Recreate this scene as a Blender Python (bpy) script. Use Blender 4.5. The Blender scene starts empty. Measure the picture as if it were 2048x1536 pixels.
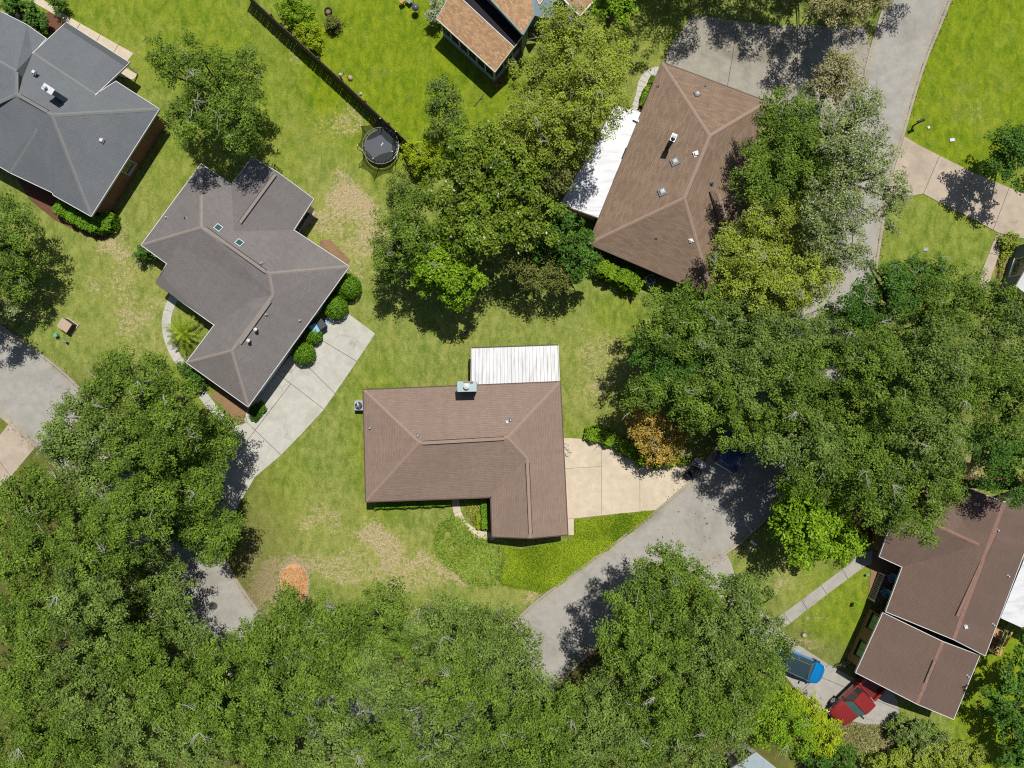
import bpy, bmesh, math, random
import numpy as np
from mathutils import Vector, Matrix, Quaternion
from mathutils.geometry import intersect_ray_tri

# ------------------------------------------------------------------ camera, sky, sun
SC = bpy.context.scene
COL = SC.collection
H = 56.9                      # camera height in metres
S = 24.0                      # photo pixels per metre on the ground
cam = bpy.data.objects.new('camera', bpy.data.cameras.new('camera'))
COL.objects.link(cam)
cam.location = (0, 0, H)
cam.data.sensor_width = 36
cam.data.lens = 24.0
cam.data.clip_end = 3000
SC.camera = cam
SUNV = Vector((0.165, 0.41, 1.0)).normalized()      # towards the sun
world = bpy.data.worlds.new('World'); SC.world = world
world.use_nodes = True
wn = world.node_tree
sky = wn.nodes.new('ShaderNodeTexSky'); sky.sky_type = 'NISHITA'; sky.sun_disc = False
sky.sun_elevation = math.asin(SUNV.z); sky.sun_rotation = math.atan2(SUNV.x, SUNV.y)
bg = wn.nodes['Background']; bg.inputs['Strength'].default_value = 0.065
wn.links.new(sky.outputs[0], bg.inputs[0])
sl = bpy.data.lights.new('sun', 'SUN'); sl.energy = 4.9; sl.angle = math.radians(0.53); sl.color = (1, 0.965, 0.90)
so = bpy.data.objects.new('sun', sl); COL.objects.link(so)
so.rotation_euler = (-SUNV).to_track_quat('-Z', 'Y').to_euler()
so.location = (0, 0, 80)
SC.view_settings.view_transform = 'Standard'; SC.view_settings.look = 'None'
SC.view_settings.exposure = 0.08; SC.view_settings.gamma = 1.0
SC.view_settings.use_curve_mapping = False
SC.cycles.use_denoising = False; SC.cycles.filter_width = 1.15
SC.cycles.max_bounces = 6; SC.cycles.diffuse_bounces = 3; SC.cycles.transparent_max_bounces = 8
SC.render.film_transparent = False

# ------------------------------------------------------------------ helpers
rng = np.random.default_rng(7)
random.seed(7)

def P(px, py, h=0.0):
    k = (H - h) / H / S
    return Vector(((px - 1024) * k, -(py - 768) * k, h))

def lin(c):
    out = []
    for v in c:
        v = v / 255.0
        out.append(v / 12.92 if v <= 0.04045 else ((v + 0.055) / 1.055) ** 2.4)
    return out
KE = 1.45
def A(r, g, b, k=1.0):           # albedo of a surface that reads r,g,b when sunlit
    return tuple(min(0.85, v / KE * k) for v in lin((r, g, b))) + (1.0,)

def tag(o, label=None, cat=None, group=None, kind=None):
    if label: o['label'] = label
    if cat: o['category'] = cat
    if group: o['group'] = group
    if kind: o['kind'] = kind
    return o

def empty(name, loc=(0, 0, 0), rz=0, parent=None):
    o = bpy.data.objects.new(name, None); COL.objects.link(o)
    o.empty_display_size = 0.3
    o.location = loc; o.rotation_euler = (0, 0, rz)
    if parent: o.parent = parent
    return o

def thing(name, label, cat, loc=(0, 0, 0), rz=0, group=None):
    return tag(empty(name, loc, rz), label, cat, group)

class MB:
    def __init__(s): s.v = []; s.f = []
    def poly(s, pts):
        n = len(s.v); s.v += [tuple(p) for p in pts]; s.f.append(tuple(range(n, n + len(pts))))
    def add(s, vs, fs):
        n = len(s.v); s.v += [tuple(p) for p in vs]; s.f += [tuple(n + i for i in f) for f in fs]
    def box(s, c, d, rz=0, rx=0, ry=0):
        m = Matrix.Translation(c) @ Matrix.Rotation(rz, 4, 'Z') @ Matrix.Rotation(ry, 4, 'Y') @ Matrix.Rotation(rx, 4, 'X')
        vs = [m @ Vector((x * d[0] / 2, y * d[1] / 2, z * d[2] / 2)) for x in (-1, 1) for y in (-1, 1) for z in (-1, 1)]
        s.add(vs, [(0, 1, 3, 2), (4, 6, 7, 5), (0, 4, 5, 1), (2, 3, 7, 6), (0, 2, 6, 4), (1, 5, 7, 3)])
    def bar(s, a, b, w, h, up=Vector((0, 0, 1))):          # box from a to b
        a = Vector(a); b = Vector(b); d = b - a; L = d.length
        if L < 1e-5: return
        d.normalize(); side = d.cross(up)
        if side.length < 1e-4: side = d.cross(Vector((1, 0, 0)))
        side.normalize(); u = side.cross(d)
        vs = []
        for p in (a, b):
            for sx, sz in ((-1, -1), (1, -1), (1, 1), (-1, 1)):
                vs.append(p + side * (sx * w / 2) + u * (sz * h / 2))
        s.add(vs, [(0, 3, 2, 1), (4, 5, 6, 7), (0, 1, 5, 4), (1, 2, 6, 5), (2, 3, 7, 6), (3, 0, 4, 7)])
    def tube(s, pts, rad, n=6, cap=True):
        pts = [Vector(p) for p in pts]
        if not hasattr(rad, '__len__'): rad = [rad] * len(pts)
        base = len(s.v)
        for i, p in enumerate(pts):
            d = (pts[min(i + 1, len(pts) - 1)] - pts[max(i - 1, 0)])
            if d.length < 1e-6: d = Vector((0, 0, 1))
            d.normalize()
            a = d.cross(Vector((0, 0, 1)) if abs(d.z) < 0.95 else Vector((1, 0, 0))).normalized(); b = d.cross(a)
            for k in range(n):
                t = 2 * math.pi * k / n
                s.v.append(tuple(p + (a * math.cos(t) + b * math.sin(t)) * rad[i]))
        for i in range(len(pts) - 1):
            for k in range(n):
                q = base + i * n; k2 = (k + 1) % n
                s.f.append((q + k, q + k2, q + n + k2, q + n + k))
        if cap:
            s.f.append(tuple(base + k for k in range(n)))
            e = base + (len(pts) - 1) * n
            s.f.append(tuple(e + k for k in reversed(range(n))))
    def cyl(s, c, r, h, n=16, r2=None):
        c = Vector(c); s.tube([c, c + Vector((0, 0, h))], [r, r if r2 is None else r2], n)
    def lathe(s, c, prof, n=16):
        c = Vector(c); base = len(s.v)
        for r, z in prof:
            for k in range(n):
                t = 2 * math.pi * k / n
                s.v.append((c.x + r * math.cos(t), c.y + r * math.sin(t), c.z + z))
        for i in range(len(prof) - 1):
            for k in range(n):
                q = base + i * n; k2 = (k + 1) % n
                s.f.append((q + k, q + k2, q + n + k2, q + n + k))
        s.f.append(tuple(base + k for k in reversed(range(n))))
        e = base + (len(prof) - 1) * n
        s.f.append(tuple(e + k for k in range(n)))
    def prism(s, pts, z0, z1):
        pts = [Vector((p[0], p[1], 0)) for p in pts]
        ar = sum(pts[i].x * pts[(i + 1) % len(pts)].y - pts[(i + 1) % len(pts)].x * pts[i].y for i in range(len(pts)))
        if ar < 0: pts = pts[::-1]
        n = len(pts)
        vs = [(p.x, p.y, z0) for p in pts] + [(p.x, p.y, z1) for p in pts]
        s.add(vs, [tuple(reversed(range(n))), tuple(range(n, 2 * n))] + [(i, (i + 1) % n, n + (i + 1) % n, n + i) for i in range(n)])
    def mesh(s, name, mat, smooth=False):
        me = bpy.data.meshes.new(name); me.from_pydata(s.v, [], s.f); me.materials.append(mat)
        if smooth:
            me.polygons.foreach_set('use_smooth', [True] * len(me.polygons))
        me.update(); return me
    def build(s, name, mat, parent=None, smooth=False, bevel=0):
        o = bpy.data.objects.new(name, s.mesh(name, mat, smooth)); COL.objects.link(o)
        if parent: o.parent = parent
        if bevel:
            b = o.modifiers.new('bevel', 'BEVEL'); b.width = bevel; b.segments = 2; b.limit_method = 'ANGLE'
        return o

def inst(name, me, parent, loc=(0, 0, 0), rot=(0, 0, 0), sc=(1, 1, 1)):
    o = bpy.data.objects.new(name, me); COL.objects.link(o)
    if parent: o.parent = parent
    o.location = loc; o.rotation_euler = rot; o.scale = sc
    return o

# ------------------------------------------------------------------ materials
def new_mat(name):
    m = bpy.data.materials.new(name); m.use_nodes = True
    nt = m.node_tree; bs = nt.nodes['Principled BSDF']
    return m, nt, bs
def nd(nt, t, **kw):
    n = nt.nodes.new(t)
    for k, v in kw.items(): setattr(n, k, v)
    return n
def noise(nt, vec, scale, detail=4, rough=0.6, dist=0.0):
    n = nd(nt, 'ShaderNodeTexNoise'); n.inputs['Scale'].default_value = scale; n.inputs['Detail'].default_value = detail
    n.inputs['Roughness'].default_value = rough; n.inputs['Distortion'].default_value = dist
    if vec is not None: nt.links.new(vec, n.inputs['Vector'])
    return n.outputs['Fac']
def ramp(nt, fac, a, b, ca=0.0, cb=1.0):
    n = nd(nt, 'ShaderNodeMapRange'); n.inputs[1].default_value = a; n.inputs[2].default_value = b
    n.inputs[3].default_value = ca; n.inputs[4].default_value = cb
    nt.links.new(fac, n.inputs[0]); return n.outputs[0]
def mixc(nt, fac, c1, c2, mode='MIX'):
    n = nd(nt, 'ShaderNodeMix', data_type='RGBA', blend_type=mode)
    for i, c in ((6, c1), (7, c2)):
        if hasattr(c, 'is_linked') or hasattr(c, 'links'): nt.links.new(c, n.inputs[i])
        else: n.inputs[i].default_value = c
    if isinstance(fac, (int, float)): n.inputs[0].default_value = fac
    else: nt.links.new(fac, n.inputs[0])
    return n.outputs[2]
def math_(nt, op, a, b=None):
    n = nd(nt, 'ShaderNodeMath', operation=op)
    for i, c in ((0, a), (1, b)):
        if c is None: continue
        if isinstance(c, (int, float)): n.inputs[i].default_value = c
        else: nt.links.new(c, n.inputs[i])
    return n.outputs[0]
def bump(nt, bs, h, strength=0.3, dist=0.02):
    b = nd(nt, 'ShaderNodeBump'); b.inputs['Strength'].default_value = strength; b.inputs['Distance'].default_value = dist
    nt.links.new(h, b.inputs['Height']); nt.links.new(b.outputs[0], bs.inputs['Normal'])
def coords(nt, kind='world'):
    if kind == 'world': return nd(nt, 'ShaderNodeNewGeometry').outputs['Position']
    return nd(nt, 'ShaderNodeTexCoord').outputs['Object']

def simple(name, c, rough=0.7, metal=0.0, var=0.12, scale=3.0, bmp=0.15, coord='obj', spec=0.3, coat=0.0):
    m, nt, bs = new_mat(name)
    v = coords(nt, coord)
    n1 = noise(nt, v, scale, 5)
    n2 = noise(nt, v, scale * 9, 3)
    f = ramp(nt, math_(nt, 'ADD', n1, math_(nt, 'MULTIPLY', n2, 0.5)), 0.45, 1.05)
    d = tuple(x * (1 - var) for x in c[:3]) + (1,); l = tuple(min(0.9, x * (1 + var)) for x in c[:3]) + (1,)
    nt.links.new(mixc(nt, f, d, l), bs.inputs['Base Color'])
    bs.inputs['Roughness'].default_value = rough; bs.inputs['Metallic'].default_value = metal
    bs.inputs['Specular IOR Level'].default_value = spec
    bs.inputs['Coat Weight'].default_value = coat
    if bmp: bump(nt, bs, n2, bmp, 0.01)
    return m

def concrete(name, c, stain=(0.5, 0.48, 0.44), stain_amt=0.35, crack=True, specks=0.0, sc=1.0):
    m, nt, bs = new_mat(name)
    v = coords(nt)
    big = noise(nt, v, 0.35 * sc, 6, 0.62, 0.6); mid = noise(nt, v, 1.6 * sc, 6, 0.65); fine = noise(nt, v, 22, 3, 0.7)
    col = mixc(nt, ramp(nt, mid, 0.3, 0.7), tuple(x * 0.86 for x in c[:3]) + (1,), tuple(min(.88, x * 1.1) for x in c[:3]) + (1,))
    st = math_(nt, 'MULTIPLY', ramp(nt, big, 0.48, 0.68), stain_amt)
    col = mixc(nt, st, col, tuple(c[i] * stain[i] for i in range(3)) + (1,))
    # fine dust of single tones
    col = mixc(nt, ramp(nt, fine, 0.35, 0.65, 0, 0.24), col, tuple(x * 0.6 for x in c[:3]) + (1,))
    h = fine
    if crack:
        wv = nd(nt, 'ShaderNodeVectorMath', operation='ADD'); nt.links.new(v, wv.inputs[0])
        nn = nd(nt, 'ShaderNodeTexNoise'); nn.inputs['Scale'].default_value = 0.7; nt.links.new(v, nn.inputs['Vector'])
        sc_ = nd(nt, 'ShaderNodeVectorMath', operation='SCALE'); sc_.inputs['Scale'].default_value = 1.6
        nt.links.new(nn.outputs['Color'], sc_.inputs[0]); nt.links.new(sc_.outputs[0], wv.inputs[1])
        vo = nd(nt, 'ShaderNodeTexVoronoi', feature='DISTANCE_TO_EDGE'); vo.inputs['Scale'].default_value = 0.13
        nt.links.new(wv.outputs[0], vo.inputs['Vector'])
        cr = ramp(nt, vo.outputs['Distance'], 0.0, 0.004, 1, 0)
        gate = ramp(nt, noise(nt, v, 0.25, 2), 0.48, 0.56)
        cr = math_(nt, 'MULTIPLY', math_(nt, 'MULTIPLY', cr, gate), 0.35)
        col = mixc(nt, cr, col, (0.06, 0.055, 0.05, 1))
    if specks:
        sp = noise(nt, v, 5.5, 2, 0.5)
        col = mixc(nt, ramp(nt, sp, 0.735, 0.76, 0, specks), col, (0.07, 0.05, 0.035, 1))
    nt.links.new(col, bs.inputs['Base Color']); bs.inputs['Roughness'].default_value = 0.9
    bs.inputs['Specular IOR Level'].default_value = 0.25
    bump(nt, bs, h, 0.25, 0.01)
    return m

def shingle(name, c, course=0.145, tab=0.33, contrast=0.35, streak=0.2, stainc=None, tabvar=0.5):
    """UV is in metres: u along the eave, v up the slope."""
    m, nt, bs = new_mat(name)
    uv = nd(nt, 'ShaderNodeUVMap').outputs[0]; v = coords(nt)
    br = nd(nt, 'ShaderNodeTexBrick'); nt.links.new(uv, br.inputs['Vector'])
    br.inputs['Scale'].default_value = 1.0; br.inputs['Brick Width'].default_value = tab; br.inputs['Row Height'].default_value = course
    br.inputs['Mortar Size'].default_value = 0.012; br.inputs['Mortar Smooth'].default_value = 0.3
    lo = tuple(x * (1 - contrast * tabvar) for x in c[:3]) + (1,); hi = tuple(min(.85, x * (1 + contrast * tabvar)) for x in c[:3]) + (1,)
    br.inputs['Color1'].default_value = lo; br.inputs['Color2'].default_value = hi
    br.inputs['Mortar'].default_value = tuple(x * 0.5 for x in c[:3]) + (1,)
    br.offset_frequency = 2; br.squash = 1.0
    col = br.outputs['Color']
    # weather streaks run down the slope; blotches of worn granules
    mp = nd(nt, 'ShaderNodeMapping'); mp.inputs['Scale'].default_value = (1.1, 0.16, 1); nt.links.new(uv, mp.inputs[0])
    stk = noise(nt, mp.outputs[0], 1.3, 5, 0.6)
    mp2 = nd(nt, 'ShaderNodeMapping'); mp2.inputs['Scale'].default_value = (0.25, 6.0, 1); nt.links.new(uv, mp2.inputs[0])
    row = noise(nt, mp2.outputs[0], 2.0, 3, 0.6)
    col = mixc(nt, ramp(nt, stk, 0.35, 0.75, 0, streak), col, tuple(x * 1.5 for x in c[:3]) + (1,))
    col = mixc(nt, ramp(nt, row, 0.42, 0.7, 0, contrast * 0.6), col, tuple(x * 0.5 for x in c[:3]) + (1,))
    big = noise(nt, v, 0.3, 5, 0.6, 0.4)
    col = mixc(nt, ramp(nt, big, 0.4, 0.72, 0, 0.4), col, tuple(x * 0.68 for x in c[:3]) + (1,))
    if stainc: 
        s2 = noise(nt, mp.outputs[0], 0.45, 4, 0.5)
        col = mixc(nt, ramp(nt, s2, 0.55, 0.75, 0, 0.6), col, stainc)
    fine = noise(nt, v, 26, 3, 0.7)
    col = mixc(nt, ramp(nt, fine, 0.3, 0.7, 0, 0.35), col, tuple(x * 0.55 for x in c[:3]) + (1,))
    nt.links.new(col, bs.inputs['Base Color']); bs.inputs['Roughness'].default_value = 0.88
    bs.inputs['Specular IOR Level'].default_value = 0.3
    bump(nt, bs, math_(nt, 'ADD', br.outputs['Fac'], math_(nt, 'MULTIPLY', fine, -0.6)), -0.5, 0.015)
    return m

def brickm(name, c1, c2, mort):
    m, nt, bs = new_mat(name); uv = nd(nt, 'ShaderNodeUVMap').outputs[0]
    br = nd(nt, 'ShaderNodeTexBrick'); nt.links.new(uv, br.inputs['Vector']); br.inputs['Scale'].default_value = 1
    br.inputs['Brick Width'].default_value = 0.22; br.inputs['Row Height'].default_value = 0.075; br.inputs['Mortar Size'].default_value = 0.01
    br.inputs['Color1'].default_value = c1; br.inputs['Color2'].default_value = c2; br.inputs['Mortar'].default_value = mort
    v = coords(nt); big = noise(nt, v, 1.2, 5)
    col = mixc(nt, ramp(nt, big, 0.35, 0.7, 0, 0.5), br.outputs['Color'], tuple(x * 0.5 for x in c1[:3]) + (1,))
    nt.links.new(col, bs.inputs['Base Color']); bs.inputs['Roughness'].default_value = 0.9
    bump(nt, bs, br.outputs['Fac'], -0.4, 0.01)
    return m

def leafm(name, c, c2, c3=None, c3amt=0.0, trans=0.14, rough=0.5):
    """c and c2 are the dark and light tones; every leaf takes its own mix."""
    m, nt, bs = new_mat(name)
    rnd = nd(nt, 'ShaderNodeNewGeometry').outputs['Random Per Island']
    at = nd(nt, 'ShaderNodeAttribute', attribute_name='tint').outputs['Fac']
    f = math_(nt, 'ADD', math_(nt, 'MULTIPLY', rnd, 0.5), math_(nt, 'MULTIPLY', at, 0.55))
    col = mixc(nt, f, c, c2)
    if c3:
        r2 = math_(nt, 'FRACT', math_(nt, 'MULTIPLY', rnd, 37.7))
        sel = math_(nt, 'LESS_THAN', r2, c3amt)
        col = mixc(nt, sel, col, c3)
    nt.links.new(col, bs.inputs['Base Color'])
    bs.inputs['Roughness'].default_value = rough; bs.inputs['Specular IOR Level'].default_value = 0.14
    tr = nd(nt, 'ShaderNodeBsdfTranslucent')
    nt.links.new(mixc(nt, 1.0, col, (1.0, 1.15, 0.45, 1), 'MULTIPLY'), tr.inputs[0])
    mx = nd(nt, 'ShaderNodeMixShader'); mx.inputs[0].default_value = trans
    nt.links.new(bs.outputs[0], mx.inputs[1]); nt.links.new(tr.outputs[0], mx.inputs[2])
    nt.links.new(mx.outputs[0], nt.nodes['Material Output'].inputs[0])
    return m

def paint(name, c, rough=0.28, metal=0.2):
    m = simple(name, c, rough, metal, 0.04, 2, 0, 'obj', 0.5, 0.7); return m

M = {}
M['leaf_oak'] = leafm('leaf_oak', A(36, 62, 10), A(146, 178, 62))
M['leaf_oak2'] = leafm('leaf_oak2', A(42, 70, 16), A(156, 182, 84))
M['leaf_yel'] = leafm('leaf_yel', A(92, 116, 22), A(190, 206, 70), A(176, 164, 120), 0.08)
M['leaf_pale'] = leafm('leaf_pale', A(84, 108, 40), A(172, 188, 112), A(205, 200, 190), 0.1)
M['leaf_bright'] = leafm('leaf_bright', A(64, 108, 10), A(166, 204, 44))
M['leaf_lime'] = leafm('leaf_lime', A(110, 138, 14), A(200, 216, 44))
M['leaf_mag'] = leafm('leaf_mag', A(48, 78, 12), A(158, 184, 56), A(235, 235, 225), 0.014)
M['leaf_dark'] = leafm('leaf_dark', A(34, 70, 18), A(108, 152, 52))
M['leaf_autumn'] = leafm('leaf_autumn', A(168, 126, 52), A(236, 200, 100), A(140, 146, 56), 0.25)
M['leaf_brown'] = leafm('leaf_brown', A(92, 92, 46), A(164, 166, 92), A(100, 120, 40), 0.35)
M['leaf_tan'] = leafm('leaf_tan', A(140, 132, 78), A(214, 204, 150), A(124, 136, 64), 0.3)
M['leaf_hedge'] = leafm('leaf_hedge', A(60, 108, 14), A(146, 196, 46))
M['leaf_blue'] = leafm('leaf_blue', A(92, 128, 30), A(172, 200, 84), A(176, 170, 66), 0.12)
M['leaf_bed'] = leafm('leaf_bed', A(98, 136, 14), A(184, 206, 48))
M['leaf_silver'] = leafm('leaf_silver', A(140, 158, 110), A(205, 215, 170))
M['bark'] = simple('bark', A(110, 98, 84), 0.9, 0, 0.3, 4, 0.5)
M['twig'] = simple('twig', A(178, 174, 160), 0.85, 0, 0.2, 4, 0.2)
M['road'] = concrete('road', A(180, 176, 167), stain_amt=0.42, specks=0.4)
M['kerb'] = concrete('kerb', A(182, 174, 158), stain_amt=0.5, crack=False)
M['con_white'] = concrete('con_white', A(208, 206, 194), stain_amt=0.4)
M['con_warm'] = concrete('con_warm', A(226, 210, 184), stain_amt=0.2, crack=False)
M['con_tan'] = concrete('con_tan', A(200, 184, 164), stain_amt=0.35)
M['con_grey'] = concrete('con_grey', A(184, 180, 170), stain_amt=0.45)
M['con_old'] = concrete('con_old', A(174, 168, 154), stain_amt=0.75)
M['joint'] = simple('joint', A(95, 90, 74), 0.95, 0, 0.3, 6, 0.3, 'world')
M['roof_brown'] = shingle('roof_brown', A(162, 139, 124), contrast=0.35, streak=0.2, tabvar=0.3)
M['roof_grey'] = shingle('roof_grey', A(138, 132, 130), contrast=0.32, streak=0.25, tabvar=0.3)
M['roof_slate'] = shingle('roof_slate', A(124, 129, 133), tabvar=0.3, contrast=0.2, streak=0.15)
M['roof_ne'] = shingle('roof_ne', A(150, 127, 107), course=0.16, tab=0.5, contrast=0.45, streak=0.25, stainc=A(168, 142, 118), tabvar=0.5)
M['roof_tan'] = shingle('roof_tan', A(214, 172, 130), course=0.15, tab=0.28, contrast=0.5, streak=0.05, tabvar=0.6)
M['roof_dark'] = shingle('roof_dark', A(40, 37, 43), course=0.15, tab=0.28, contrast=0.3, streak=0.1)
M['roof_red'] = shingle('roof_red', A(126, 104, 92), tabvar=0.25, contrast=0.28, streak=0.12, stainc=A(140, 112, 104))
M['cap_brown'] = simple('cap_brown', A(164, 141, 126), 0.9, 0, 0.15, 6, 0.3)
M['cap_grey'] = simple('cap_grey', A(152, 142, 134), 0.9, 0, 0.15, 6, 0.3)
M['cap_slate'] = simple('cap_slate', A(132, 134, 132), 0.9, 0, 0.12, 6, 0.3)
M['cap_rust'] = simple('cap_rust', A(148, 116, 102), 0.9, 0, 0.25, 5, 0.3)
M['trim_white'] = simple('trim_white', A(225, 225, 225), 0.5, 0, 0.05)
M['trim_brown'] = simple('trim_brown', A(96, 74, 66), 0.6, 0, 0.1)
M['white_metal'] = simple('white_metal', A(226, 228, 230), 0.5, 0.0, 0.1, 1.5, 0.1)
M['dark_gap'] = simple('dark_gap', (0.02, 0.018, 0.018, 1), 0.9)
M['dark'] = simple('dark', (0.018, 0.018, 0.02, 1), 0.5)
M['rubber'] = simple('rubber', (0.015, 0.015, 0.016, 1), 0.8)
M['chrome'] = simple('chrome', (0.6, 0.6, 0.62, 1), 0.3, 0.9, 0.05)
M['steel'] = simple('steel', A(150, 152, 155), 0.45, 0.6, 0.1)
M['wood'] = simple('wood', A(200, 160, 100), 0.8, 0, 0.2, 5)
M['wood_grey'] = simple('wood_grey', A(112, 100, 88), 0.9, 0, 0.3, 4, 0.4)
M['wood_dark'] = simple('wood_dark', A(84, 70, 58), 0.9, 0, 0.3, 4, 0.4)
M['brick_red'] = brickm('brick_red', A(168, 100, 76), A(138, 80, 62), A(150, 138, 122))
M['brick_brown'] = brickm('brick_brown', A(188, 140, 104), A(158, 112, 82), A(180, 160, 130))
M['siding_blue'] = simple('siding_blue', A(120, 140, 150), 0.7, 0, 0.06)
M['siding_green'] = simple('siding_green', A(140, 156, 148), 0.7, 0, 0.08)
M['screen_frame'] = simple('screen_frame', A(186, 202, 206), 0.6, 0, 0.08)
M['siding_white'] = simple('siding_white', A(205, 200, 190), 0.7, 0, 0.08)
M['mulch'] = concrete('mulch', A(160, 128, 96), stain_amt=0.5, crack=False, sc=3)
M['mulch_orange'] = simple('mulch_orange', A(214, 164, 112), 0.95, 0, 0.3, 3, 0.5)
M['mulch_brown'] = simple('mulch_brown', A(116, 80, 60), 0.95, 0, 0.35, 8, 0.5)
M['pebble'] = simple('pebble', A(205, 200, 188), 0.85, 0, 0.2, 8)
M['shade_green'] = simple('shade_green', A(150, 186, 140), 0.4)
M['terracotta'] = simple('terracotta', A(190, 110, 76), 0.8, 0, 0.15)
M['plastic_grey'] = simple('plastic_grey', A(70, 76, 82), 0.5)
M['plastic_blue'] = simple('plastic_blue', A(150, 200, 235), 0.5)
M['ac_metal'] = simple('ac_metal', A(176, 190, 196), 0.5, 0.2)
M['chase'] = simple('chase', A(176, 198, 198), 0.45, 0.1, 0.12, 3)
M['paint_blue'] = paint('paint_blue', A(0, 138, 214))
M['paint_red'] = paint('paint_red', A(160, 48, 42))
M['paint_navy'] = paint('paint_navy', (0.02, 0.045, 0.12, 1))
M['bag_white'] = simple('bag_white', A(225, 228, 235), 0.4, 0, 0.1, 6, 0.4)
M['bag_black'] = simple('bag_black', (0.02, 0.02, 0.022, 1), 0.35, 0, 0.2, 6, 0.4)
M['green_plastic'] = simple('green_plastic', A(120, 190, 150), 0.5)
M['tan_box'] = simple('tan_box', A(196, 176, 150), 0.7, 0, 0.2, 6)
M['frond'] = leafm('frond', A(62, 92, 14), A(168, 190, 50))
gl, nt, bs = new_mat('glass_dark'); bs.inputs['Base Color'].default_value = (0.02, 0.04, 0.045, 1)
bs.inputs['Roughness'].default_value = 0.06; bs.inputs['Specular IOR Level'].default_value = 0.8; M['glass'] = gl
gl, nt, bs = new_mat('glass_teal'); bs.inputs['Base Color'].default_value = (0.02, 0.075, 0.075, 1)
bs.inputs['Roughness'].default_value = 0.12; bs.inputs['Specular IOR Level'].default_value = 0.8; M['glass_teal'] = gl
gl, nt, bs = new_mat('acrylic_dome'); bs.inputs['Base Color'].default_value = (0.50, 0.49, 0.46, 1)
bs.inputs['Roughness'].default_value = 0.15; M['dome'] = gl
nm, nt, bs = new_mat('safety_net'); bs.inputs['Base Color'].default_value = (0.015, 0.018, 0.018, 1)
trn = nd(nt, 'ShaderNodeBsdfTransparent'); mx = nd(nt, 'ShaderNodeMixShader'); mx.inputs[0].default_value = 0.68
nt.links.new(trn.outputs[0], mx.inputs[1]); nt.links.new(bs.outputs[0], mx.inputs[2]); nt.links.new(mx.outputs[0], nt.nodes['Material Output'].inputs[0])
M['net'] = nm
# membrane roof: white coating with long grey creases
m, nt, bs = new_mat('membrane'); v = coords(nt)
mp = nd(nt, 'ShaderNodeMapping'); mp.inputs['Rotation'].default_value = (0, 0, math.radians(-20)); mp.inputs['Scale'].default_value = (0.35, 1.6, 1)
nt.links.new(v, mp.inputs[0]); n1 = noise(nt, mp.outputs[0], 1.1, 5, 0.6, 0.8); n2 = noise(nt, v, 1.2, 4)
col = mixc(nt, ramp(nt, n1, 0.45, 0.7, 0, 0.7), (0.56, 0.56, 0.57, 1), (0.34, 0.36, 0.38, 1))
nt.links.new(mixc(nt, ramp(nt, n2, 0.6, 0.8, 0, 0.3), col, (0.5, 0.48, 0.42, 1)), bs.inputs['Base Color']); bs.inputs['Roughness'].default_value = 0.55
bump(nt, bs, n1, 0.6, 0.08); M['membrane'] = m
# weathered white pan roof
m, nt, bs = new_mat('pan_roof'); v = coords(nt)
mp = nd(nt, 'ShaderNodeMapping'); mp.inputs['Scale'].default_value = (3.0, 0.35, 1); nt.links.new(v, mp.inputs[0])
n1 = noise(nt, mp.outputs[0], 1.4, 5, 0.6); n2 = noise(nt, v, 14, 3)
col = mixc(nt, ramp(nt, n1, 0.45, 0.75, 0, 0.55), (0.52, 0.52, 0.53, 1), (0.15, 0.15, 0.16, 1))
nt.links.new(mixc(nt, ramp(nt, n2, 0.5, 0.8, 0, 0.3), col, (0.35, 0.34, 0.33, 1)), bs.inputs['Base Color']); bs.inputs['Roughness'].default_value = 0.5
M['pan'] = m

# ------------------------------------------------------------------ ground sheet
def vnoise(x, y, s, seed):
    """cheap value noise for numpy arrays"""
    r = np.random.default_rng(seed).random((256, 256))
    xs = x / s; ys = y / s
    xi = np.floor(xs).astype(int); yi = np.floor(ys).astype(int); fx = xs - xi; fy = ys - yi
    fx = fx * fx * (3 - 2 * fx); fy = fy * fy * (3 - 2 * fy)
    g = lambda a, b: r[a % 256, b % 256]
    return (g(xi, yi) * (1 - fx) * (1 - fy) + g(xi + 1, yi) * fx * (1 - fy) + g(xi, yi + 1) * (1 - fx) * fy + g(xi + 1, yi + 1) * fx * fy)
def fbm(x, y, s, seed, o=4):
    t = 0; a = 1; w = 0
    for i in range(o):
        t = t + vnoise(x, y, s / 2 ** i, seed + i) * a; w += a; a *= 0.55
    return t / w

core = np.arange(-50, 50.01, 0.3)
far = np.array([60, 80, 120, 200, 350, 600, 1000.0])
xs = np.concatenate([-far[::-1], core, far]); ys = np.concatenate([-far[::-1], np.arange(-40, 40.01, 0.3), far])
GX, GY = np.meshgrid(xs, ys)
PX = GX * S + 1024; PY = 768 - GY * S
wx = (fbm(GX + 300, GY + 300, 2.2, 11) - 0.5) * 70; wy = (fbm(GX + 500, GY + 100, 2.2, 23) - 0.5) * 70
fine_n = fbm(GX + 200, GY + 200, 0.9, 31)
def blobs(lst):
    out = np.zeros_like(GX)
    for b in lst:
        cx, cy, rx, ry, w = b[:5]; rot = math.radians(b[5]) if len(b) > 5 else 0
        dx = PX + wx - cx; dy = PY + wy - cy
        u = (dx * math.cos(rot) + dy * math.sin(rot)) / rx; v_ = (-dx * math.sin(rot) + dy * math.cos(rot)) / ry
        d = np.sqrt(u * u + v_ * v_)
        out = np.maximum(out, w * np.clip(1.35 - d, 0, 0.6) / 0.6)
    return out
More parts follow.
